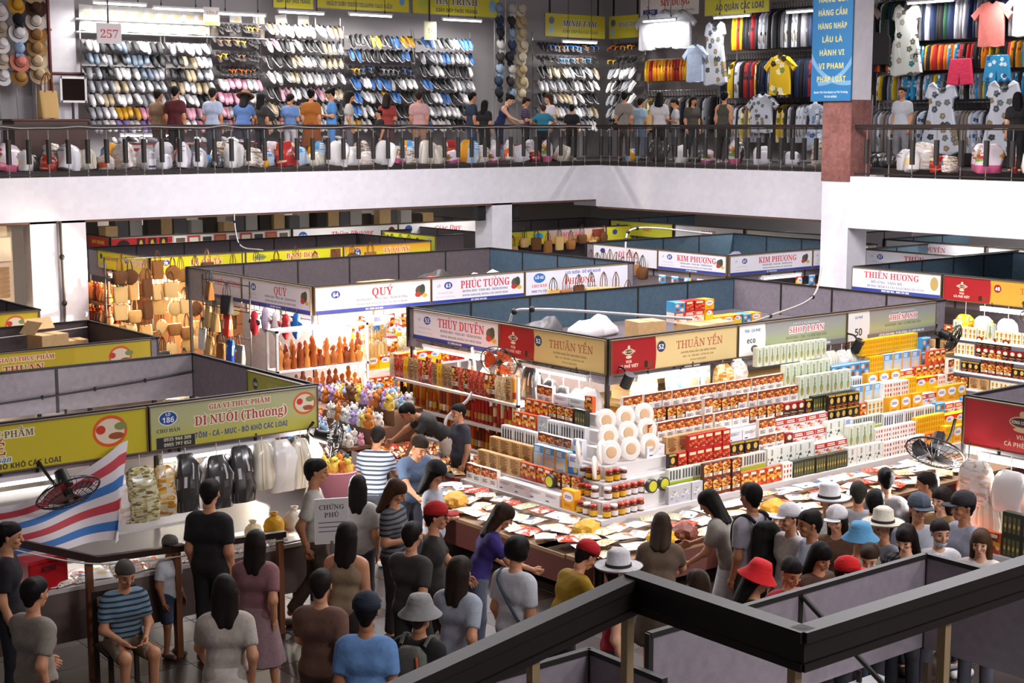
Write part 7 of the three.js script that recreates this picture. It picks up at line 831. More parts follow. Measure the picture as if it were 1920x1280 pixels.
// ================================================================ people
// distance fields of tapered bones, meshed with surface nets
const V = (a) => new THREE.Vector3(...a);
function netMesh(bones, cell, opt = {}) {
  const k = opt.k || 0.03, grow = opt.grow || 0;
  let lo = [9, 9, 9], hi = [-9, -9, -9];
  for (const b of bones) { if (b.sub) continue; for (const [p, r] of [[b.a, b.ra], [b.b, b.rb]]) for (let i = 0; i < 3; i++) { lo[i] = Math.min(lo[i], p[i] - r - grow - cell * 2); hi[i] = Math.max(hi[i], p[i] + r + grow + cell * 2); } }
  const n = [0, 1, 2].map((i) => Math.ceil((hi[i] - lo[i]) / cell) + 1), N = n[0] * n[1] * n[2], F = new Float32Array(N);
  const B = bones.map((b) => { const d = [b.b[0] - b.a[0], b.b[1] - b.a[1], b.b[2] - b.a[2]], L2 = d[0] ** 2 + d[1] ** 2 + d[2] ** 2 || 1e-9; return { ...b, d, L2, L: Math.sqrt(L2) }; });
  const f = (x, y, z) => {
    let s = 1e3, sub = 1e3;
    for (const b of B) {
      const px = x - b.a[0], py = y - b.a[1], pz = z - b.a[2]; const t0 = (px * b.d[0] + py * b.d[1] + pz * b.d[2]) / b.L2, t = t0 < 0 ? 0 : t0 > 1 ? 1 : t0;
      const sx = b.sx || 1, sz = b.sz || 1, qx = (px - b.d[0] * t) / sx, qy = py - b.d[1] * t, qz = (pz - b.d[2] * t) / sz;
      let d = Math.sqrt(qx * qx + qy * qy + qz * qz) - (b.ra + (b.rb - b.ra) * t + (b.sub ? 0 : grow));
      if (b.flat) d = Math.max(d, (t0 - 1) * b.L);
      if (b.sub) { sub = Math.min(sub, d); continue; }
      const h = Math.max(0, k - Math.abs(s - d)) / k; s = Math.min(s, d) - h * h * k * 0.25;
    }
    if (opt.clip) for (const [px, py, pz, nx, ny, nz] of opt.clip) s = Math.max(s, (x - px) * nx + (y - py) * ny + (z - pz) * nz);
    if (sub < 1e2) s = Math.max(s, -sub); return s;
  };
  let i = 0; for (let z = 0; z < n[2]; z++) for (let y = 0; y < n[1]; y++) for (let x = 0; x < n[0]; x++) F[i++] = f(lo[0] + x * cell, lo[1] + y * cell, lo[2] + z * cell);
  const id = new Int32Array(N).fill(-1), P = [], I = [], sx = 1, sy = n[0], sz = n[0] * n[1];
  const off = [0, 1, sy, sy + 1, sz, sz + 1, sz + sy, sz + sy + 1], E = [[0, 1], [2, 3], [4, 5], [6, 7], [0, 2], [1, 3], [4, 6], [5, 7], [0, 4], [1, 5], [2, 6], [3, 7]];
  for (let z = 0; z < n[2] - 1; z++) for (let y = 0; y < n[1] - 1; y++) for (let x = 0; x < n[0] - 1; x++) {
    const o = x + y * sy + z * sz; let m = 0; for (let c = 0; c < 8; c++) if (F[o + off[c]] < 0) m |= 1 << c; if (m === 0 || m === 255) continue;
    let ax = 0, ay = 0, az = 0, cnt = 0; for (const [a, b] of E) { const fa = F[o + off[a]], fb = F[o + off[b]]; if ((fa < 0) === (fb < 0)) continue; const t = fa / (fa - fb); ax += (a & 1) + ((b & 1) - (a & 1)) * t; ay += ((a >> 1) & 1) + (((b >> 1) & 1) - ((a >> 1) & 1)) * t; az += (a >> 2) + ((b >> 2) - (a >> 2)) * t; cnt++; }
    id[o] = P.length / 3; P.push(lo[0] + (x + ax / cnt) * cell, lo[1] + (y + ay / cnt) * cell, lo[2] + (z + az / cnt) * cell);
  }
  const quad = (a, b, c, d, flip) => { if (a < 0 || b < 0 || c < 0 || d < 0) return; flip ? I.push(a, c, b, a, d, c) : I.push(a, b, c, a, c, d); };
  for (let z = 1; z < n[2] - 1; z++) for (let y = 1; y < n[1] - 1; y++) for (let x = 1; x < n[0] - 1; x++) {
    const o = x + y * sy + z * sz, v = F[o] < 0;
    if (v !== F[o + 1] < 0) quad(id[o - sy - sz], id[o - sz], id[o], id[o - sy], !v);
    if (v !== F[o + sy] < 0) quad(id[o - sx - sz], id[o - sx], id[o], id[o - sz], !v);
    if (v !== F[o + sz] < 0) quad(id[o - sx - sy], id[o - sy], id[o], id[o - sx], !v);
  }
  const g = new THREE.BufferGeometry(), uv = []; for (let q = 0; q < P.length; q += 3) uv.push((P[q] + P[q + 2]) * 1.6, P[q + 1] * 1.6);
  g.setAttribute('position', new THREE.Float32BufferAttribute(P, 3)); g.setAttribute('uv', new THREE.Float32BufferAttribute(uv, 2)); g.setIndex(I); g.computeVertexNormals(); return g;
}
// a figure 1.7 m tall facing +z
function skeleton(pose) {
  const q = { lean: 0, head: 0.1, hip: 0.92, arms: [[[-0.035, -0.27, -0.02], [-0.03, -0.5, 0.06]], [[0.035, -0.27, -0.02], [0.03, -0.5, 0.06]]], legs: [[[-0.01, 0.48, 0.02], [-0.015, 0.08, -0.01]], [[0.01, 0.48, 0.02], [0.015, 0.08, -0.01]]], curl: 0.5 };
  if (pose === 'H') { q.head = 0.42; q.arms = [[[-0.05, -0.25, 0.0], [0.06, -0.22, 0.22]], [[0.05, -0.25, 0.0], [-0.05, -0.2, 0.23]]]; q.curl = 1.0; }
  if (pose === 'R') { q.lean = 0.38; q.head = 0.35; q.arms = [[[-0.04, -0.2, 0.16], [-0.02, -0.3, 0.4]], [[0.05, -0.25, 0.06], [0.02, -0.4, 0.26]]]; }
  if (pose === 'W') { q.arms = [[[-0.04, -0.24, -0.12], [-0.03, -0.46, -0.06]], [[0.04, -0.23, 0.12], [0.02, -0.38, 0.3]]]; q.legs = [[[-0.01, 0.49, 0.14], [-0.01, 0.1, 0.2]], [[0.01, 0.5, -0.02], [0.012, 0.14, -0.26]]]; }
  if (pose === 'B') { q.lean = 0.95; q.head = 0.1; q.arms = [[[-0.02, -0.16, 0.22], [0.0, -0.3, 0.42]], [[0.03, -0.22, 0.18], [0.0, -0.44, 0.28]]]; }
  if (pose === 'L') { q.lean = 0.25; q.head = -0.05; q.arms = [[[-0.2, -0.16, 0.12], [-0.12, -0.2, 0.32]], [[0.2, -0.16, 0.12], [0.12, -0.2, 0.32]]]; }
  if (pose === 'T') { q.hip = 0.5; q.lean = 0.12; q.head = 0.3; q.arms = [[[-0.05, -0.26, 0.04], [0.06, -0.34, 0.24]], [[0.05, -0.26, 0.04], [-0.06, -0.33, 0.25]]]; q.legs = [[[-0.05, 0.47, 0.42], [-0.04, 0.08, 0.36]], [[0.05, 0.47, 0.42], [0.04, 0.08, 0.4]]]; }
  const H = q.hip, cs = Math.cos(q.lean), sn = Math.sin(q.lean);
  const up = (x, y, z) => [x, H + (y - 0.92) * cs - z * sn, (y - 0.92) * sn + z * cs];        // torso space (standing) to posed
  const J = { q, H, up, torso: [], arms: [], legs: [], hands: [] };
  J.torso = [{ a: up(-0.06, 0.92, 0), b: up(0.06, 0.92, 0), ra: 0.12, rb: 0.12, sz: 0.92 }, { a: up(-0.045, 1.06, 0), b: up(0.045, 1.06, 0), ra: 0.105, rb: 0.105, sz: 0.9 }, { a: up(-0.065, 1.24, 0), b: up(0.065, 1.24, 0), ra: 0.115, rb: 0.115, sz: 0.92 }, { a: up(-0.11, 1.352, -0.01), b: up(0.11, 1.352, -0.01), ra: 0.072, rb: 0.072 }];
  const neck = { a: up(0, 1.4, -0.005), b: up(0, 1.5, 0.012), ra: 0.058, rb: 0.05 }; J.neck = neck;
  for (const s of [0, 1]) {
    const sg = s ? 1 : -1, sh = up(sg * 0.168, 1.338, -0.01), A = q.arms[s], el = [sh[0] + A[0][0], sh[1] + A[0][1], sh[2] + A[0][2]], wr = [sh[0] + A[1][0], sh[1] + A[1][1], sh[2] + A[1][2]];
    J.arms.push([{ a: sh, b: el, ra: 0.054, rb: 0.041 }, { a: el, b: wr, ra: 0.041, rb: 0.027 }]);
    const hip = [sg * 0.085, H - 0.02, 0], Lg = q.legs[s], kn = [sg * 0.09 + Lg[0][0], Lg[0][1], Lg[0][2]], an = [sg * 0.09 + Lg[1][0], Lg[1][1], Lg[1][2]];
    J.legs.push([{ a: hip, b: kn, ra: 0.088, rb: 0.056 }, { a: kn, b: an, ra: 0.054, rb: 0.036 }]);
    // hand: palm, four bent fingers of unequal length, thumb from the side of the palm
    const d = V(wr).sub(V(el)).normalize(), fwd = new THREE.Vector3(0, 0, 1); let nrm = fwd.clone().sub(d.clone().multiplyScalar(fwd.dot(d))); if (nrm.length() < 0.3) nrm = new THREE.Vector3(0, -1, 0).sub(d.clone().multiplyScalar(-d.y)); nrm.normalize();
    const side = new THREE.Vector3().crossVectors(d, nrm).multiplyScalar(sg), palmN = new THREE.Vector3(-sg, 0, 0); const inn = palmN.sub(d.clone().multiplyScalar(palmN.dot(d))).normalize(); void side;
    const at = (l, w, t) => [wr[0] + d.x * l + nrm.x * w + inn.x * t, wr[1] + d.y * l + nrm.y * w + inn.y * t, wr[2] + d.z * l + nrm.z * w + inn.z * t];
    const hb = [{ a: wr, b: at(0.03, 0, 0), ra: 0.026, rb: 0.026 }, { a: at(0.03, -0.02, 0), b: at(0.078, -0.025, 0.004), ra: 0.018, rb: 0.015 }, { a: at(0.03, 0.015, 0), b: at(0.082, 0.024, 0.004), ra: 0.019, rb: 0.015 }];
    [[-0.031, 0.052, 0.0085], [-0.011, 0.064, 0.0095], [0.01, 0.07, 0.0095], [0.03, 0.062, 0.0095]].forEach(([w, L, r], i) => { const c = q.curl * (1 + 0.15 * (3 - i)), p0 = at(0.076, w, 0.002), p1 = at(0.076 + L * 0.5 * Math.cos(c * 0.5), w * 1.08, 0.002 + L * 0.5 * Math.sin(c * 0.5)), p2 = at(0.076 + L * 0.5 * Math.cos(c * 0.5) + L * 0.5 * Math.cos(c * 1.3), w * 1.1, 0.002 + L * 0.5 * Math.sin(c * 0.5) + L * 0.5 * Math.sin(c * 1.3)); hb.push({ a: p0, b: p1, ra: r, rb: r }, { a: p1, b: p2, ra: r, rb: r * 0.85 }); });
    hb.push({ a: at(0.028, 0.026, 0.004), b: at(0.058, 0.048, 0.018), ra: 0.012, rb: 0.0105 }, { a: at(0.058, 0.048, 0.018), b: at(0.088, 0.05, 0.026), ra: 0.0105, rb: 0.009 });
    J.hands.push(hb);
  }
  J.headAt = up(0, 1.6, 0.03); J.headRot = q.lean * 0.55 + q.head; return J;
}
const headB = [ // head space, origin between the ears
  { a: [0, 0.02, -0.02], b: [0, 0.03, 0.015], ra: 0.094, rb: 0.088, sx: 0.86 }, { a: [0, -0.05, 0.03], b: [0, -0.085, 0.058], ra: 0.058, rb: 0.034, sx: 0.95 }, { a: [0, -0.12, -0.02], b: [0, -0.05, -0.01], ra: 0.05, rb: 0.055 },
  { a: [0, 0.012, 0.1], b: [0, -0.03, 0.114], ra: 0.008, rb: 0.015 }, { a: [-0.04, -0.03, 0.07], b: [0.04, -0.03, 0.07], ra: 0.022, rb: 0.022 }, { a: [-0.016, -0.066, 0.09], b: [0.016, -0.066, 0.09], ra: 0.011, rb: 0.011 },
  { a: [-0.083, 0.005, -0.008], b: [-0.084, -0.03, 0], ra: 0.014, rb: 0.01, sx: 0.6 }, { a: [0.083, 0.005, -0.008], b: [0.084, -0.03, 0], ra: 0.014, rb: 0.01, sx: 0.6 }, { a: [-0.034, 0.008, 0.108], b: [-0.034, 0.008, 0.112], ra: 0.016, rb: 0.016, sub: 1 }, { a: [0.034, 0.008, 0.108], b: [0.034, 0.008, 0.112], ra: 0.016, rb: 0.016, sub: 1 }];
const headGeo = (c) => cached('head' + c, () => netMesh(headB, c, { k: 0.016 }));
const eyesG = cached('eyes', () => join([-1, 1].map((s) => sph(0.0115, s * 0.034, 0.006, 0.088, 1.25, 0.8, 0.7, 8)))), browG = cached('brow', () => join([-1, 1].map((s) => tube([[s * 0.018, 0.028, 0.099], [s * 0.036, 0.034, 0.095], [s * 0.052, 0.028, 0.083]], 0.0042, 6, 4)))), lipG = cached('lip', () => join(sph(0.018, 0, -0.062, 0.099, 1.25, 0.34, 0.5, 8)));
const HAIR = {
  short: (c) => netMesh([{ a: [0, 0.035, -0.03], b: [0, 0.045, 0.012], ra: 0.101, rb: 0.092, sx: 0.9 }, { a: [0, -0.02, -0.06], b: [0, -0.06, -0.055], ra: 0.062, rb: 0.045 }, { a: [-0.05, -0.06, 0.115], b: [0.05, -0.06, 0.115], ra: 0.118, rb: 0.118, sub: 1 }], c, { k: 0.02 }),
  bowl: (c) => netMesh([{ a: [0, 0.035, -0.03], b: [0, 0.04, 0.014], ra: 0.108, rb: 0.1, sx: 0.93 }, { a: [-0.05, -0.02, -0.02], b: [0.05, -0.02, -0.02], ra: 0.066, rb: 0.066 }, { a: [-0.03, -0.075, 0.12], b: [0.03, -0.075, 0.12], ra: 0.102, rb: 0.102, sub: 1 }], c, { k: 0.03 }),
  long: (c) => netMesh([{ a: [0, 0.035, -0.03], b: [0, 0.04, 0.012], ra: 0.103, rb: 0.094, sx: 0.9 }, { a: [-0.055, -0.02, -0.03], b: [-0.075, -0.24, -0.06], ra: 0.052, rb: 0.034 }, { a: [0.055, -0.02, -0.03], b: [0.075, -0.24, -0.06], ra: 0.052, rb: 0.034 }, { a: [-0.03, -0.02, -0.06], b: [-0.03, -0.27, -0.085], ra: 0.06, rb: 0.035 }, { a: [0.03, -0.02, -0.06], b: [0.035, -0.27, -0.085], ra: 0.06, rb: 0.03 }, { a: [-0.03, -0.08, 0.12], b: [0.03, -0.08, 0.12], ra: 0.112, rb: 0.112, sub: 1 }], c, { k: 0.03 }),
  bun: (c) => netMesh([{ a: [0, 0.035, -0.03], b: [0, 0.045, 0.012], ra: 0.1, rb: 0.092, sx: 0.9 }, { a: [0, 0.07, -0.12], b: [0, 0.075, -0.13], ra: 0.05, rb: 0.045 }, { a: [0, -0.02, -0.06], b: [0, -0.05, -0.055], ra: 0.06, rb: 0.045 }, { a: [-0.05, -0.06, 0.115], b: [0.05, -0.06, 0.115], ra: 0.116, rb: 0.116, sub: 1 }], c, { k: 0.02 }),
};
const FIG = new Map();
function figure(pose, lod) {
  const key = pose + lod; if (FIG.has(key)) return FIG.get(key);
  const J = skeleton(pose), c = lod ? 0.03 : 0.021, o = { J };
  const feet = J.legs.map(([, b]) => ({ a: [b.b[0], 0.045, b.b[2] - 0.03], b: [b.b[0], 0.035, b.b[2] + 0.14], ra: 0.043, rb: 0.034 }));
  const headM = new THREE.Matrix4().makeTranslation(...J.headAt).multiply(new THREE.Matrix4().makeRotationX(J.headRot)); o.headM = headM;
  const parts = [netMesh([...J.torso, J.neck, ...J.arms.flat(), ...J.legs.flat(), ...feet.map((f) => ({ ...f, ra: 0.036, rb: 0.028 }))], c, { k: 0.04 }), headGeo(lod ? 0.014 : 0.0095).clone().applyMatrix4(headM), ...J.hands.map((h) => netMesh(h, lod ? 0.011 : 0.0068, { k: 0.006 }))];
  o.body = join(parts); o.J = J;
  const hem = J.up(0, 0.86, 0), hn = [J.up(0, 0, 0)[0] - J.up(0, 1, 0)[0], J.up(0, 0, 0)[1] - J.up(0, 1, 0)[1], J.up(0, 0, 0)[2] - J.up(0, 1, 0)[2]], col = J.up(0, 1.435, 0);
  const clips = [[...hem, ...hn], [...col, -hn[0], -hn[1], -hn[2]]];
  const sleeve = (t) => J.arms.map(([a]) => ({ ...a, b: a.a.map((v, i) => v + (a.b[i] - v) * t), rb: a.ra + (a.rb - a.ra) * t + 0.004, ra: a.ra - 0.002, flat: 1 }));
  o.tee = netMesh([...J.torso.map((b) => ({ ...b })), ...sleeve(0.72)], c, { k: 0.04, grow: 0.016, clip: clips });
  o.tank = () => (o.tk = o.tk || netMesh([...J.torso.slice(0, 3), { ...J.torso[3], a: J.torso[3].a.map((v, i) => v * 0.75 + J.torso[3].b[i] * 0.25), b: J.torso[3].b.map((v, i) => v * 0.75 + J.torso[3].a[i] * 0.25) }], c, { k: 0.03, grow: 0.014, clip: clips }));
  const legs = (t) => J.legs.flatMap(([a, b]) => (t > 1 ? [a, { ...b, b: b.a.map((v, i) => v + (b.b[i] - v) * (t - 1)), rb: b.rb + 0.016, flat: 1 }] : [{ ...a, b: a.a.map((v, i) => v + (a.b[i] - v) * t), rb: a.rb + 0.02, flat: 1 }]));
  const wst = J.up(0, 0.99, 0), wc = [[...wst, -hn[0], -hn[1], -hn[2]]];
  o.trousers = netMesh([J.torso[0], J.torso[1], ...legs(1.95)], c, { k: 0.035, grow: 0.012, clip: wc });
  o.shorts = () => (o.sh = o.sh || netMesh([J.torso[0], J.torso[1], ...legs(0.92)], c, { k: 0.035, grow: 0.014, clip: wc }));
  o.skirt = () => (o.sk = o.sk || (() => { const g = loft([[0.42, 0.25, 0.2, 0, 0.02], [0.44, 0.26, 0.21, 0, 0.02], [0.7, 0.215, 0.17, 0, 0.01], [0.9, 0.19, 0.145], [1.0, 0.165, 0.125]], 28, 1); const p = g.attributes.position; for (let i = 0; i < p.count; i++) { const a = Math.atan2(p.getX(i), p.getZ(i)), f = 1 + 0.05 * Math.sin(a * 9) * (1 - (p.getY(i) - 0.42) / 0.58); p.setX(i, p.getX(i) * f); p.setZ(i, p.getZ(i) * f); } g.computeVertexNormals(); return g; })());
  o.shoes = join(feet.map((f) => netMesh([{ ...f, ra: 0.047, rb: 0.039 }], lod ? 0.02 : 0.014, { k: 0.01, clip: [[0, 0.002, 0, 0, -1, 0], [0, 0.075, 0, 0, 1, 0]] })));
  FIG.set(key, o); return o;
}
const stripeT = canvasTex(64, 64, (g) => { rect(g, 0, 0, 64, 64, '#ffffff'); for (let i = 0; i < 4; i++) rect(g, 0, i * 16, 64, 6, '#5c6068'); }), plaidT = canvasTex(64, 64, (g) => { rect(g, 0, 0, 64, 64, '#ffffff'); for (let i = 0; i < 4; i++) { rect(g, 0, i * 16, 64, 8, 'rgba(20,18,20,0.55)'); rect(g, i * 16, 0, 8, 64, 'rgba(20,18,20,0.55)'); } });
for (const t of [stripeT, plaidT]) { t.wrapS = t.wrapT = THREE.RepeatWrapping; t.repeat.set(3, 3); }
T.strand.repeat.set(9, 0.7);
const hairMat = (c) => { const k = 'ha' + c; if (!matCache.has(k)) matCache.set(k, new THREE.MeshPhysicalMaterial({ color: c, roughness: 0.6, specularIntensity: 0.35, map: T.strand, bumpMap: T.strand, bumpScale: 0.004 })); return matCache.get(k); };
const SKIN = ['#d9a585', '#c48a66', '#a66f4c'];
const printed = (c, t) => { const k = 'pr' + c + t.uuid; if (!matCache.has(k)) matCache.set(k, new THREE.MeshStandardMaterial({ color: c, map: t, roughness: 0.9, bumpMap: T.fold, bumpScale: 0.012 })); return matCache.get(k); };
const R0 = -0.675;     // heading that faces the staircase
function person(x, y, z, h, deg, pose, hair, hatS, top, bottom, skin, label) {
  const lod = y > 1 ? 1 : 0, F = figure(pose, lod), o = thing('person', label, 'person', [x, y, z], R0 + deg * Math.PI / 180); o.scale.setScalar(h / 1.7 * (lod ? 1.08 : 1));
  const sk = mat(SKIN[skin], 0.55); mesh('body', F.body, sk, o);
  const [tt, tc] = top.split(':'), [bt, bc] = bottom.split(':');
  const tm = tt === 'stripe' ? printed(tc, stripeT) : tt === 'plaid' ? printed(tc, plaidT) : cloth(tc);
  mesh(tt === 'tank' ? 'sleeveless_top' : 'shirt', tt === 'tank' ? F.tank() : F.tee, tm, o);
  if (bt === 'skirt') mesh('skirt', F.skirt(), cloth(bc), o); else mesh(bt, bt === 'shorts' ? F.shorts() : F.trousers, cloth(bc), o);
  mesh('shoes', F.shoes, mat(pick(['#26221f', '#d8d6d4', '#5a4636', '#3a3a40']), 0.6), o);
  const [hs, hc] = hair.split(':'); const put = (n, g, m) => { const q = mesh(n, g, m, o); q.applyMatrix4(F.headM); return q; };
  put('hair', cached('hair' + hs + lod, () => HAIR[hs](lod ? 0.016 : 0.0105)), hairMat(hc)); put('eyes', eyesG, mat('#17100d', 0.25)); put('eyebrows', browG, mat('#1d1512', 0.8)); put('lips', lipG, mat('#a35a4c', 0.5));
  if (hatS) { const [hk, hcol] = hatS.split(':'), s = hk === 'cap' ? 1.12 : 1.16; const q = put(hk === 'cap' ? 'cap' : 'hat', hatG[hk][0], cloth(hcol)); q.geometry = cached('hatOn' + hk, () => { const g = hatG[hk][0].clone(); g.scale(s, s, s); g.translate(0, hk === 'cap' ? 0.035 : 0.05, -0.008); g.rotateX(hk === 'cap' ? -0.08 : -0.1); return g; }); if (hk === 'fedora') put('hat_band', cached('hatBand', () => { const g = hatG.fedora[1].clone(); g.scale(1.17, 1.17, 1.17); g.translate(0, 0.05, -0.008); g.rotateX(-0.1); return g; }), cloth('#2a2624')); }
  return o;
}
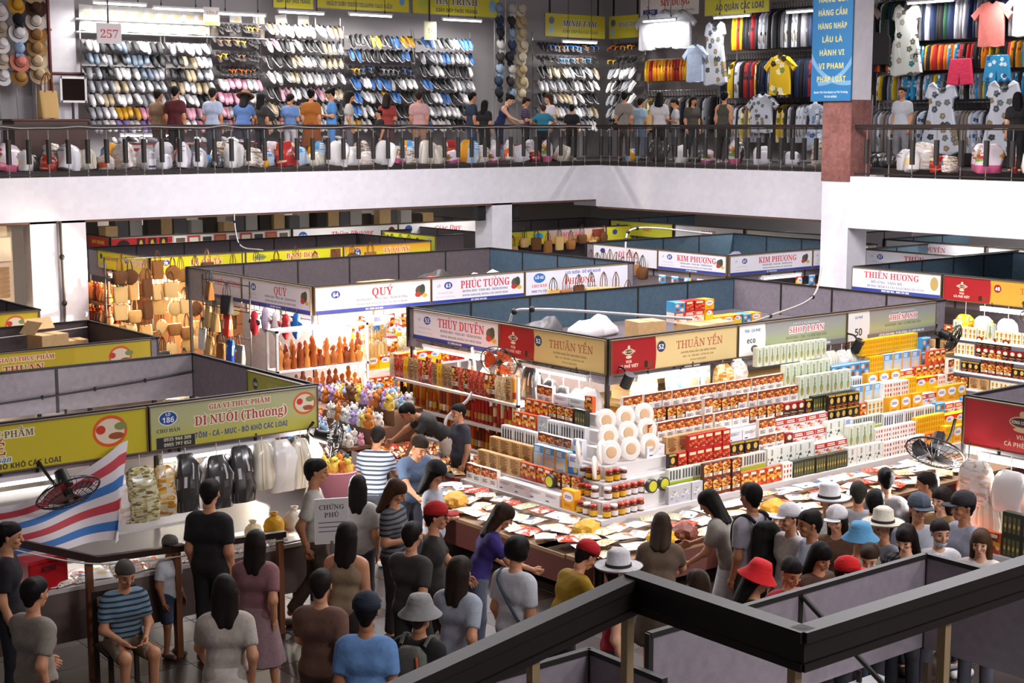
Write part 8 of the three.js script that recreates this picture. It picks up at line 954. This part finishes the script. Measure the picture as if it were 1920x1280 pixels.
const PEOPLE = [
  [6.62, 0, -12.95, 1.78, 165, 'S', 'short:#1c1512', '', 'tee:#171515', 'trousers:#1f1c1c', 1, 'person in a black tee seen from behind at the spice stall'],
  [7.9, 0, -13.13, 1.78, 95, 'W', 'short:#1a1512', '', 'polo:#a9a59c', 'trousers:#4a3a2e', 2, 'person in a grey polo shirt walking past the bare bulb'],
  [6.35, 0, -13.3, 1.2, 60, 'S', 'short:#1c1512', 'cap:#6a6864', 'tee:#d5d8dc', 'shorts:#3a4658', 2, 'child in a white tee and grey cap beside the black tee'],
  [9.63, 0, -14.66, 1.66, 170, 'R', 'short:#2a201a', '', 'stripe:#c3cbd8', 'trousers:#5a5e68', 1, 'person bending in a pale blue striped shirt at the toy table'],
  [9.84, 0, -14.23, 1.7, 35, 'R', 'short:#3a2a1e', '', 'tee:#5a6c88', 'trousers:#3a3c46', 1, 'person in a slate blue shirt looking down near the basket'],
  [9.19, 0, -12.82, 1.62, 80, 'H', 'long:#171315', 'cap:#1c1a1e', 'tee:#b9bcc6', 'trousers:#2a2a30', 1, 'person in a black cap and pale shirt by the incense table'],
  [8.37, 0, -12.36, 1.64, 70, 'H', 'long:#5a3c28', '', 'stripe:#5d5f62', 'trousers:#3a3432', 1, 'person with brown hair in a dark striped top'],
  [8.05, 0, -11.23, 1.66, 85, 'W', 'short:#2a201a', 'cap:#b51a1c', 'tee:#2a2522', 'trousers:#2a2624', 1, 'person in a red cap and dark clothes in the crowd'],
  [8.62, 0, -11.31, 1.6, 100, 'R', 'long:#4a3424', '', 'tee:#3a2c78', 'trousers:#6a7284', 1, 'person in a purple blue top leaning to the low table'],
  [7.88, 0, -9.79, 1.68, 140, 'S', 'bowl:#15110f', '', 'tee:#c9cbcf', 'trousers:#7a7c84', 1, 'person with black bowl cut hair in a white tee'],
  [5.91, 0, -9.11, 1.72, 175, 'S', 'short:#1a1614', 'cap:#1f2836', 'tee:#6f9ad0', 'trousers:#2f3440', 2, 'person in a navy cap and light blue shirt seen from behind'],
  [6.34, 0, -9.04, 1.62, 160, 'S', 'short:#5a4a3e', 'bucket:#8d8c8a', 'tee:#1a1817', 'trousers:#221f1e', 2, 'person in a grey hat and black clothes with the orange striped backpack'],
  [8.31, 0, -9.69, 1.6, 120, 'R', 'short:#1c1512', 'cap:#c01a20', 'tee:#a8861e', 'trousers:#3a3a40', 1, 'person in a red cap and mustard top at the table edge'],
  [8.23, 0, -8.9, 1.64, 95, 'S', 'short:#3a2a20', 'fedora:#d2d0d2', 'tank:#b01c2c', 'trousers:#3a3a44', 0, 'person in a white hat and red sleeveless top behind the dark rail'],
  [9.59, 0, -9.78, 1.6, 170, 'R', 'long:#4a3826', '', 'tee:#6a5a48', 'skirt:#5a4a3c', 1, 'person with long brown hair reaching over the low table'],
  [10.85, 0, -10.02, 1.62, -120, 'R', 'long:#1a1412', '', 'tee:#9a958c', 'skirt:#c9c9d0', 1, 'person with long black hair in a grey dress reaching left'],
  [10.68, 0, -9.62, 1.76, -145, 'S', 'short:#16120f', '', 'tee:#9b98a2', 'shorts:#3a322c', 2, 'person in a grey tee wearing the black backpack'],
  [9.03, 0, -8.1, 1.62, 85, 'H', 'long:#1a1210', 'bucket:#d0141c', 'plaid:#7a2028', 'trousers:#2a2a30', 1, 'person in a bright red hat and red checked shirt'],
  [9.47, 0, -8.1, 1.6, 20, 'H', 'short:#1c1512', '', 'tee:#b0202a', 'trousers:#2a2a30', 1, 'person in a red top with face turned to the stairs'],
  [10.7, 0, -9.15, 1.64, -60, 'S', 'short:#1a1512', 'cap:#e6e4e6', 'tee:#c9c6c2', 'trousers:#6a6a70', 1, 'person in a white cap beside the short haired man'],
  [10.53, 0, -8.75, 1.7, -80, 'S', 'short:#1a1512', '', 'tee:#aab6cc', 'trousers:#4a4e5a', 2, 'person with short dark hair in a pale blue tee'],
  [11.39, 0, -9.28, 1.66, 10, 'S', 'short:#1a1512', 'fedora:#eceaea', 'tee:#bdb6b0', 'trousers:#5a5a60', 1, 'person in a broad white hat at the packed steps'],
  [11.04, 0, -8.88, 1.62, -30, 'S', 'long:#2a1f1a', 'cap:#e2e0e2', 'tee:#6a4a34', 'trousers:#3a3a40', 1, 'person in a white cap and brown top'],
  [10.07, 0, -8.29, 1.58, 30, 'H', 'long:#171210', '', 'tee:#5a4030', 'trousers:#2a2a30', 1, 'person with black hair in a brown top behind the grey partition'],
  [9.9, 0, -7.87, 1.56, 70, 'S', 'short:#1a1512', 'cap:#d8181c', 'tee:#7a3a30', 'trousers:#2a2a30', 1, 'person in a scarlet cap low behind the grey partition'],
  [10.67, 0, -8.33, 1.62, 15, 'S', 'short:#1a1512', 'bucket:#5b9cc6', 'tee:#7a8a72', 'trousers:#3a4a58', 1, 'person in a sky blue bucket hat'],
  [10.39, 0, -7.99, 1.58, -20, 'H', 'short:#4a3222', '', 'tee:#a07a5a', 'trousers:#2a2a30', 0, 'person with brown hair in front of the blue hat'],
  [11.04, 0, -8.09, 1.62, -35, 'H', 'long:#2a1812', '', 'plaid:#6a6a6c', 'trousers:#2a2a30', 0, 'person with long wavy hair in a black and white checked shirt'],
  [11.48, 0, -8.06, 1.6, 5, 'S', 'short:#2a1c16', '', 'tee:#e2e2e6', 'trousers:#5a5a64', 0, 'person in a white top with a pale mask at the chin'],
  [11.49, 0, -7.62, 1.6, -25, 'S', 'long:#6a4a2e', '', 'tee:#e0d8d0', 'trousers:#5a5a64', 0, 'person with light brown hair beside the white top'],
  [11.69, 0, -8.45, 1.72, 0, 'S', 'short:#1a1512', 'cap:#55606e', 'tee:#a9adb8', 'trousers:#4a4e5a', 1, 'person in a slate cap and grey tee facing the stairs'],
  [12.02, 0, -8.16, 1.74, -70, 'S', 'short:#1a1512', 'cap:#2f2c30', 'tee:#9ea0b0', 'trousers:#4a4e5a', 2, 'person in a dark cap and blue grey tee by the bulb'],
  [12.57, 0, -9.49, 1.66, 180, 'S', 'bun:#121012', '', 'tee:#8a8688', 'trousers:#3a3a40', 1, 'person with a black hair bun facing the steps'],
  [11.24, 0, -8.49, 1.6, -60, 'S', 'short:#1a1512', 'fedora:#e8e0cc', 'tee:#8f9198', 'trousers:#3a3a40', 1, 'person in a cream hat with dark band'],
  [11.94, 0, -9.35, 1.64, 170, 'S', 'short:#4a4a3e', '', 'tee:#a6a7ac', 'trousers:#3a3a40', 1, 'person with olive brown hair seen from behind'],
  [11.59, 0, -8.88, 1.7, 150, 'S', 'short:#1a1512', '', 'tee:#77767e', 'trousers:#3a3a40', 1, 'person in a dull grey tee seen from behind'],
  [12.77, 0, -9.1, 1.66, -110, 'S', 'short:#2a201a', '', 'tee:#6a6468', 'trousers:#3a3a40', 1, 'person with dark hair behind the slate cap'],
  [12.5, 0, -8.75, 1.62, -50, 'S', 'long:#2a1c14', '', 'tee:#9a7a50', 'trousers:#3a3a40', 0, 'person in a tan top between the two caps'],
  [8.7, 0, -8.4, 1.56, -150, 'S', 'long:#4a3424', '', 'tee:#6a3a34', 'trousers:#2a2a30', 1, 'person with brown hair just behind the red hat'],
  [8.27, 0, -12.87, 1.6, 175, 'S', 'long:#221a16', '', 'tee:#b8b4ae', 'trousers:#4a4a52', 1, 'person with dark hair beside the paper notice'],
  [6.39, 0, -11.64, 1.6, 170, 'W', 'long:#2a1e1a', '', 'tee:#8a5f62', 'skirt:#8f7276', 1, 'person in a mauve dress below the spice counter'],
  [4.62, 0, -12.93, 1.7, 100, 'S', 'short:#1a1512', '', 'tee:#16121a', 'trousers:#1a1820', 1, 'person in black cut by the edge of the picture'],
  [5.4, 0, -10.35, 1.68, -170, 'W', 'long:#2a2019', '', 'tee:#b7aca0', 'skirt:#cfc6bc', 1, 'person in a pale beige tunic walking up the dark aisle'],
  [6.06, 0, -10.0, 1.68, 170, 'W', 'short:#2a2019', '', 'tee:#6b4a3c', 'trousers:#4a342a', 1, 'person in brown clothes walking in the dark aisle'],
  [4.17, 0, -11.16, 1.7, 150, 'W', 'short:#1c1614', '', 'tee:#8d8478', 'trousers:#2a2420', 1, 'person in a dusty beige shirt in the dark aisle'],
  [7.18, 0, -9.67, 1.66, 150, 'W', 'long:#3a2c22', '', 'tee:#a9b0bc', 'trousers:#6a6e7a', 1, 'person in a pale blue grey top stepping through the crowd'],
  [7.09, 0, -11.23, 1.64, 165, 'S', 'long:#2a201a', '', 'tank:#9a8468', 'trousers:#4a4038', 1, 'person in a sand coloured sleeveless top'],
  [7.5, 0, -10.81, 1.66, 150, 'W', 'short:#221a16', '', 'tee:#3a3632', 'trousers:#2a2725', 1, 'person in charcoal clothes between the striped top and the red cap'],
  [12.25, 0.0, -16.75, 1.66, -75, 'B', 'short:#1a1512', '', 'tee:#2b2a2a', 'trousers:#e2dccf', 2, 'stall keeper in black and cream bending over the toy table'],
  [16.14, 4.22, -32.7, 1.72, 170, 'S', 'short:#1a1512', '', 'tee:#5a2026', 'trousers:#221c1c', 1, 'person in a maroon top behind the long railing'],
  [15.99, 4.22, -33.3, 1.66, 150, 'S', 'short:#2a201a', '', 'tee:#a08468', 'trousers:#6a5a4a', 1, 'person in tan clothes beside the maroon top'],
  [17.16, 4.22, -32.8, 1.7, 165, 'S', 'short:#2a201a', '', 'tee:#b9c6e0', 'trousers:#4a4a52', 1, 'person in a pale blue shirt at the trainers'],
  [18.0, 4.22, -32.9, 1.66, 175, 'R', 'long:#2a201a', 'fedora:#8a6a48', 'tee:#5a7ab0', 'trousers:#3a3a44', 1, 'person in a brown straw hat and blue shirt at the rack'],
  [18.74, 4.22, -33.3, 1.62, 150, 'S', 'long:#171315', '', 'tee:#3a3634', 'trousers:#2a2a30', 1, 'person in dark clothes beside the brown straw hat'],
  [19.39, 4.22, -33.0, 1.6, 160, 'H', 'short:#1a1512', '', 'tee:#6a8ac0', 'trousers:#d0d0d4', 1, 'person in a mid blue top at the trainers'],
  [19.75, 4.22, -32.6, 1.7, 170, 'S', 'bun:#171315', '', 'tee:#a8621c', 'skirt:#8a4a18', 1, 'person in an orange brown dress behind the railing'],
  [20.4, 4.22, -32.7, 1.72, -80, 'H', 'bun:#171315', '', 'tee:#5a96d8', 'trousers:#5a90d0', 1, 'person in bright blue clothes facing the orange dress'],
  [21.11, 4.22, -33.0, 1.68, 100, 'S', 'long:#2a201a', '', 'tee:#c0bcb4', 'trousers:#6a6a70', 1, 'person in a pale top next to the bright blue clothes'],
  [22.28, 4.22, -33.0, 1.64, 170, 'H', 'long:#2a1a14', '', 'tee:#9a3a34', 'trousers:#5a3a34', 1, 'person in a brick red top by the trainers'],
  [23.01, 4.22, -32.6, 1.7, 175, 'S', 'short:#3a2a20', '', 'tee:#c89a98', 'trousers:#a8826a', 1, 'person in a dusty pink top facing the trainers'],
  [21.64, 4.22, -32.4, 1.25, -60, 'S', 'short:#171315', '', 'tee:#1f1c1e', 'shorts:#2a2a30', 1, 'child in black beside the brick red top'],
  [24.85, 4.22, -32.76, 1.7, 120, 'S', 'short:#1a1512', '', 'tee:#28344a', 'trousers:#3a4a60', 1, 'person in a navy tee by the trainers'],
  [25.67, 4.22, -32.6, 1.7, 80, 'R', 'bun:#1a1512', '', 'tank:#1f2c58', 'trousers:#1f2440', 0, 'person in a navy sleeveless top stretching an arm'],
  [24.97, 4.22, -32.34, 1.5, 150, 'S', 'long:#141012', '', 'tee:#1c1a1c', 'trousers:#221f22', 1, 'person in black just behind the navy sleeveless top'],
  [27.71, 4.22, -32.9, 1.7, -60, 'S', 'long:#5a3a22', '', 'tee:#e0d6dc', 'trousers:#5a5a64', 0, 'person with auburn hair in a white tee at the corner'],
  [27.08, 4.22, -33.2, 1.6, 100, 'H', 'short:#2a201a', '', 'stripe:#5a4a6a', 'trousers:#2a2a30', 1, 'person in a purple striped top at the corner racks'],
  [26.76, 4.22, -32.05, 1.44, 175, 'L', 'short:#6a4c30', '', 'tee:#2f7f98', 'trousers:#2a2a30', 1, 'person in a teal tee leaning arms on the long railing'],
  [27.89, 4.22, -32.15, 1.42, 170, 'S', 'short:#141012', '', 'tee:#1a181a', 'trousers:#2a2828', 1, 'person in black next to the teal tee'],
  [28.9, 4.22, -31.1, 1.74, 160, 'S', 'short:#1a1512', '', 'tee:#8f857c', 'trousers:#5a4a40', 1, 'person in a taupe shirt with a black waist bag at the railing'],
  [29.0, 4.22, -29.81, 1.7, 165, 'H', 'long:#0f0c0e', '', 'tee:#d0ccd0', 'trousers:#1d1b1f', 0, 'person with long black hair in a white top with a paper bag'],
  [29.6, 4.22, -31.19, 1.6, 140, 'S', 'short:#2a201a', '', 'tee:#a8c4d8', 'trousers:#7a8aa0', 1, 'person in a pale turquoise top beside the taupe shirt'],
  [29.6, 4.22, -29.8, 1.55, -90, 'H', 'short:#2a201a', '', 'tee:#c0c4cc', 'trousers:#4a4a52', 1, 'person in a light grey top beside the long black hair'],
  [30.0, 4.22, -29.54, 1.62, 20, 'S', 'long:#171315', '', 'tee:#4a4640', 'trousers:#2a2a30', 1, 'person in an olive grey top under the floral dress'],
  [29.0, 4.22, -27.42, 1.68, 150, 'S', 'short:#171315', '', 'tank:#4c4a40', 'trousers:#2a2825', 1, 'person in a dark olive sleeveless top facing the shirts'],
  [29.2, 4.22, -21.98, 1.7, -40, 'S', 'short:#2a201a', '', 'tee:#c8ccd2', 'trousers:#8a8a90', 1, 'person in a pale grey tee past the brown pillar'],
  [27.3, 4.22, -17.73, 1.5, 170, 'S', 'long:#121012', '', 'tee:#141214', 'trousers:#1a1a1e', 1, 'person in black at the end of the far railing'],
];
const folk = PEOPLE.map((r) => person(...r));
const who = (s) => folk.find((p) => p.userData.label.includes(s));
{ const p = who('pale mask'), F = figure('S', 0), m = mesh('face_mask', loft([[-0.118, 0.03, 0.022, 0, 0.05], [-0.108, 0.046, 0.05, 0, 0.04], [-0.085, 0.06, 0.072, 0, 0.032], [-0.07, 0.062, 0.074, 0, 0.03]], 16, 1, false), mat('#cfe0e6', 0.8, { side: THREE.DoubleSide }), p); m.applyMatrix4(F.headM); }
// worn bags, placed from the wearer's own place
function backpack(p, label, c, accent) { const t = thing('backpack', label, 'backpack', p.position.toArray(), p.rotation.y); t.scale.copy(p.scale); mesh('sack', loft([[0.9, 0.13, 0.07, 0, -0.2], [0.93, 0.155, 0.095, 0, -0.2], [1.15, 0.15, 0.1, 0, -0.2], [1.34, 0.13, 0.085, 0, -0.19], [1.4, 0.08, 0.05, 0, -0.18]], 16, 0.6), cloth(c), t); mesh('front_pocket', loft([[0.95, 0.1, 0.03, 0, -0.29], [0.97, 0.115, 0.04, 0, -0.29], [1.12, 0.11, 0.035, 0, -0.29], [1.14, 0.08, 0.02, 0, -0.29]], 12, 0.6), cloth(c), t); for (const s of [-1, 1]) mesh('strap', tube([[s * 0.1, 1.4, -0.14], [s * 0.11, 1.45, -0.03], [s * 0.115, 1.36, 0.115], [s * 0.12, 1.18, 0.14], [s * 0.16, 1.0, 0.0], [s * 0.12, 0.95, -0.12]], 0.017, 20, 6), cloth(c), t); if (accent) for (const s of [-1, 1]) mesh('piping', tube([[s * 0.1, 0.95, -0.302], [s * 0.12, 1.15, -0.305], [s * 0.09, 1.36, -0.27]], 0.009, 12, 5), cloth(accent), t); return t; }
backpack(who('wearing the black backpack'), 'black backpack worn over a grey tee', '#171517'); backpack(who('orange striped backpack'), 'grey green backpack with orange piping', '#5a584e', '#e0561c');
{ const p = who('bowl cut hair'), t = thing('shoulder_bag', 'dark grey cross body bag worn over the white tee', 'bag', p.position.toArray(), p.rotation.y); mesh('strap', tube([[0.13, 1.42, -0.02], [0.1, 1.36, -0.12], [-0.02, 1.18, -0.135], [-0.15, 0.98, -0.09], [-0.185, 0.93, 0], [-0.1, 1.02, 0.13], [0.06, 1.3, 0.125], [0.13, 1.42, 0]], 0.014, 30, 6), mat('#3a464e', 0.8), t); mesh('pouch', rbox(0.08, 0.16, 0.2, 0.02, -0.22, 0.9, 0), mat('#3a464e', 0.8), t); }
{ const p = who('black waist bag'), t = thing('waist_bag', 'black bag at the hip of the taupe shirt', 'bag', p.position.toArray(), p.rotation.y); mesh('pouch', rbox(0.1, 0.2, 0.26, 0.03, 0.24, 0.95, 0), mat('#141214', 0.7), t); mesh('strap', tube([[0.2, 1.02, 0], [0.1, 1.2, -0.14], [-0.13, 1.42, -0.03], [0.02, 1.22, 0.14], [0.2, 1.02, 0]], 0.012, 20, 5), M.black, t); }
{ const p = who('paper bag'), t = thing('paper_bag', 'brown paper bag held beside the long black hair', 'bag', [p.position.x - 0.25, UF + 0.85, p.position.z - 0.1], 0.6); mesh('bag', rbox(0.26, 0.4, 0.12, 0.01, 0, 0.2, 0), M.card, t); mesh('handle', tube([[-0.06, 0.39, 0], [-0.05, 0.5, 0], [0.05, 0.5, 0], [0.06, 0.39, 0]], 0.007, 10, 5), M.card, t); }
// person on a wooden chair
{
  const cx = 5.6, cz = -12.75, rot = R0 + 0.6;
  const ch = thing('wooden_chair', 'dark wooden chair under the seated person in stripes', 'chair', [cx, 0, cz], rot); const w = mat('#2c1b12', 0.5);
  mesh('seat', rbox(0.44, 0.04, 0.44, 0.01, 0, 0.42, 0), w, ch); for (const a of [-1, 1]) for (const b of [-1, 1]) mesh('leg', box(0.04, 0.4, 0.04, a * 0.19, 0.2, b * 0.19), w, ch); for (const a of [-1, 1]) mesh('back_post', box(0.04, 0.5, 0.035, a * 0.19, 0.68, -0.2), w, ch); for (const y of [0.62, 0.76, 0.9]) mesh('back_slat', box(0.36, 0.05, 0.02, 0, y, -0.2), w, ch);
  person(cx + Math.sin(rot) * 0.02, 0.0, cz + Math.cos(rot) * 0.02, 1.66, 34, 'T', 'short:#6a6560', '', 'stripe:#6f8a9c', 'shorts:#7a6c56', 1, 'seated person in a blue striped shirt below the tarpaulin');
}
person(11.85, -0.0, -15.9, 1.5, -60, 'S', 'short:#151112', '', 'tee:#3a3c48', 'trousers:#2a2a30', 1, 'stall keeper with black hair behind the low table');
// ================================================================ staircase railing and stall tops below the viewpoint
{
  const wood = new THREE.MeshPhysicalMaterial({ color: '#160d0a', roughness: 0.5, clearcoat: 0.25, clearcoatRoughness: 0.45, specularIntensity: 0.5 }), tan = mat('#a08a66', 0.4, { metalness: 0.4 });
  const seg = (t, a, b) => mesh('handrail', join(beam(a, b, 0.1, 0.05), beam([a[0], a[1] - 0.07, a[2]], [b[0], b[1] - 0.07, b[2]], 0.07, 0.09), beam([a[0], a[1] - 0.14, a[2]], [b[0], b[1] - 0.14, b[2]], 0.085, 0.035)), wood, t);
  const t = thing('stair_railing', 'dark glossy wooden stair railing with tan posts crossing the foreground', 'railing');
  seg(t, [4.98, 3.0, -5.21], [2.4, 2.6, -5.21]); seg(t, [4.96, 3.0, -5.25], [4.96, 3.0, -4.13]); seg(t, [4.93, 3.0, -4.16], [9.5, 3.0, -4.16]);
  for (const [x, z, y0, y1] of [[4.9, -5.21, 2.0, 2.85], [4.3, -5.21, 1.6, 2.76], [3.95, -5.21, 1.4, 2.7], [3.3, -5.21, 1.1, 2.6], [4.96, -4.2, 2.0, 2.85], [6.0, -4.16, 2.0, 2.85], [7.2, -4.16, 2.0, 2.85], [8.4, -4.16, 2.0, 2.85]]) mesh('post', box(0.045, y1 - y0, 0.045, x, (y0 + y1) / 2, z), tan, t);
  slab('floor_landing', M.floor, [4.9, 9.5, 1.88, 2.0, -4.22, -1.2], 'dark landing of the staircase behind the railing');
  for (let i = 0; i < 9; i++) slab('stair_tread', M.floor, [4.9 - (i + 1) * 0.3, 4.9 - i * 0.3, 1.66 - i * 0.17, 1.83 - i * 0.17, -5.25, -3.6], 'dark stair tread below the landing');
  for (const [x0, x1, z, lb] of [[3.7, 5.4, -6.05, 'pale grey sheet stall top beyond the tan posts']]) ring(lb, x0, x1, z, z + 0.6, 2.3, 0.62, [null, null, GS, GS], { step: 0.9 });
  // things inside the open stall just below the rail
  shelves('goods_shelf', 'dark shelf in the open stall below the stair rail', 5.8, 7.9, -5.6, -5.05, [0.6, 1.15], mat('#5a4a3a', 0.6), 1.8);
  for (let k = 0; k < 8; k++) { const i = [5, 9, 31, 26, 3, 14, 16, 30][k], m = mesh('food_sack', hangBag(i, 0.24, 0.4, 0.18, k), bagMat); m.position.set(5.95 + k * 0.25, 1.15, -5.3); tag(m, `${DESIGNS[i][0]} sack on the shelf below the stair rail`, 'sack'); }
  { const b = thing('brace_bar', 'slanting iron brace inside the open grey stall top', 'brace'); mesh('bar', bar([6.85, 2.4, -5.76], [7.2, 1.8, -5.3], 0.018), M.iron, b); mesh('foot', box(0.06, 0.02, 0.06, 7.2, 1.8, -5.3), M.iron, b); }
  tubeLamp('fluorescent lamp inside the open stall below the stair rail', 6.9, 1.7, -5.68, 1.2, 'x', 0, 0.35);
}
{ // low railing, red crate and notice in front of the spice stall
  const w = mat('#2a1a14', 0.35), p = mat('#7a4a2c', 0.5);
  const t = thing('aisle_railing', 'dark low railing with brown posts before the striped tarpaulin', 'railing');
  mesh('rail', join(beam([4.4, 1.6, -13.34], [5.56, 1.15, -13.22], 0.07, 0.07), beam([5.56, 1.15, -13.22], [7.6, 1.05, -13.22], 0.07, 0.06)), w, t);
  for (const [x, y] of [[4.7, 1.48], [5.5, 1.15], [6.4, 1.1], [7.55, 1.05]]) mesh('post', box(0.06, y, 0.06, x, y / 2, -13.24), p, t);
  mesh('cord', tube([[4.4, 1.56, -13.28], [5.0, 1.3, -13.2], [5.56, 1.12, -13.17], [6.4, 1.04, -13.17], [7.6, 1.0, -13.17]], 0.008, 40, 5), mat('#c8c0b8', 0.6), t);
  const c = thing('red_crate', 'red plastic crate on the table edge beyond the low railing', 'crate', [5.15, 0.88, -13.55], 0.2); mesh('body', rbox(0.42, 0.3, 0.3, 0.02, 0, 0.15, 0), mat('#b0121a', 0.35), c); mesh('grip', box(0.14, 0.04, 0.02, 0, 0.22, 0.155), mat('#5a0a0e', 0.5), c); mesh('rim', box(0.44, 0.03, 0.32, 0, 0.3, 0), mat('#c81a20', 0.35), c);
  const n = thing('notice_board', 'small white notice on a stand beside the dark haired shopper', 'notice', [7.75, 0, -12.55], R0 + 0.25); mesh('pole', bar([0, 0, 0], [0, 1.1, 0], 0.018), M.steel, n); mesh('foot', cyl(0.16, 0.17, 0.03, 0, 0.015, 0, 16), M.iron, n); mesh('board', box(0.34, 0.46, 0.015, 0, 1.3, 0), M.whitePl, n);
  const g = new THREE.PlaneGeometry(0.33, 0.45); g.translate(0, 1.3, 0.0085); mesh('printed_face', g, new THREE.MeshStandardMaterial({ roughness: 0.5, map: canvasTex(128, 176, (x, W, H) => drawSign(x, W, H, '#c9c6c4', [tx('CHỨNG', 0.5, 0.18, 0.15, '#3a3a3a', { w: 0.9 }), tx('PHỦ', 0.5, 0.36, 0.15, '#3a3a3a'), re(0.1, 0.52, 0.8, 0.02, '#5a5a5a'), re(0.1, 0.62, 0.7, 0.02, '#5a5a5a'), re(0.1, 0.72, 0.8, 0.02, '#5a5a5a')])) }), n);
}
scene.traverse((o) => { if (o.isMesh) { o.castShadow = true; o.receiveShadow = true; } else if (o.isLight) o.castShadow = true; });
scene.updateMatrixWorld(true);
renderer.render(scene, camera);
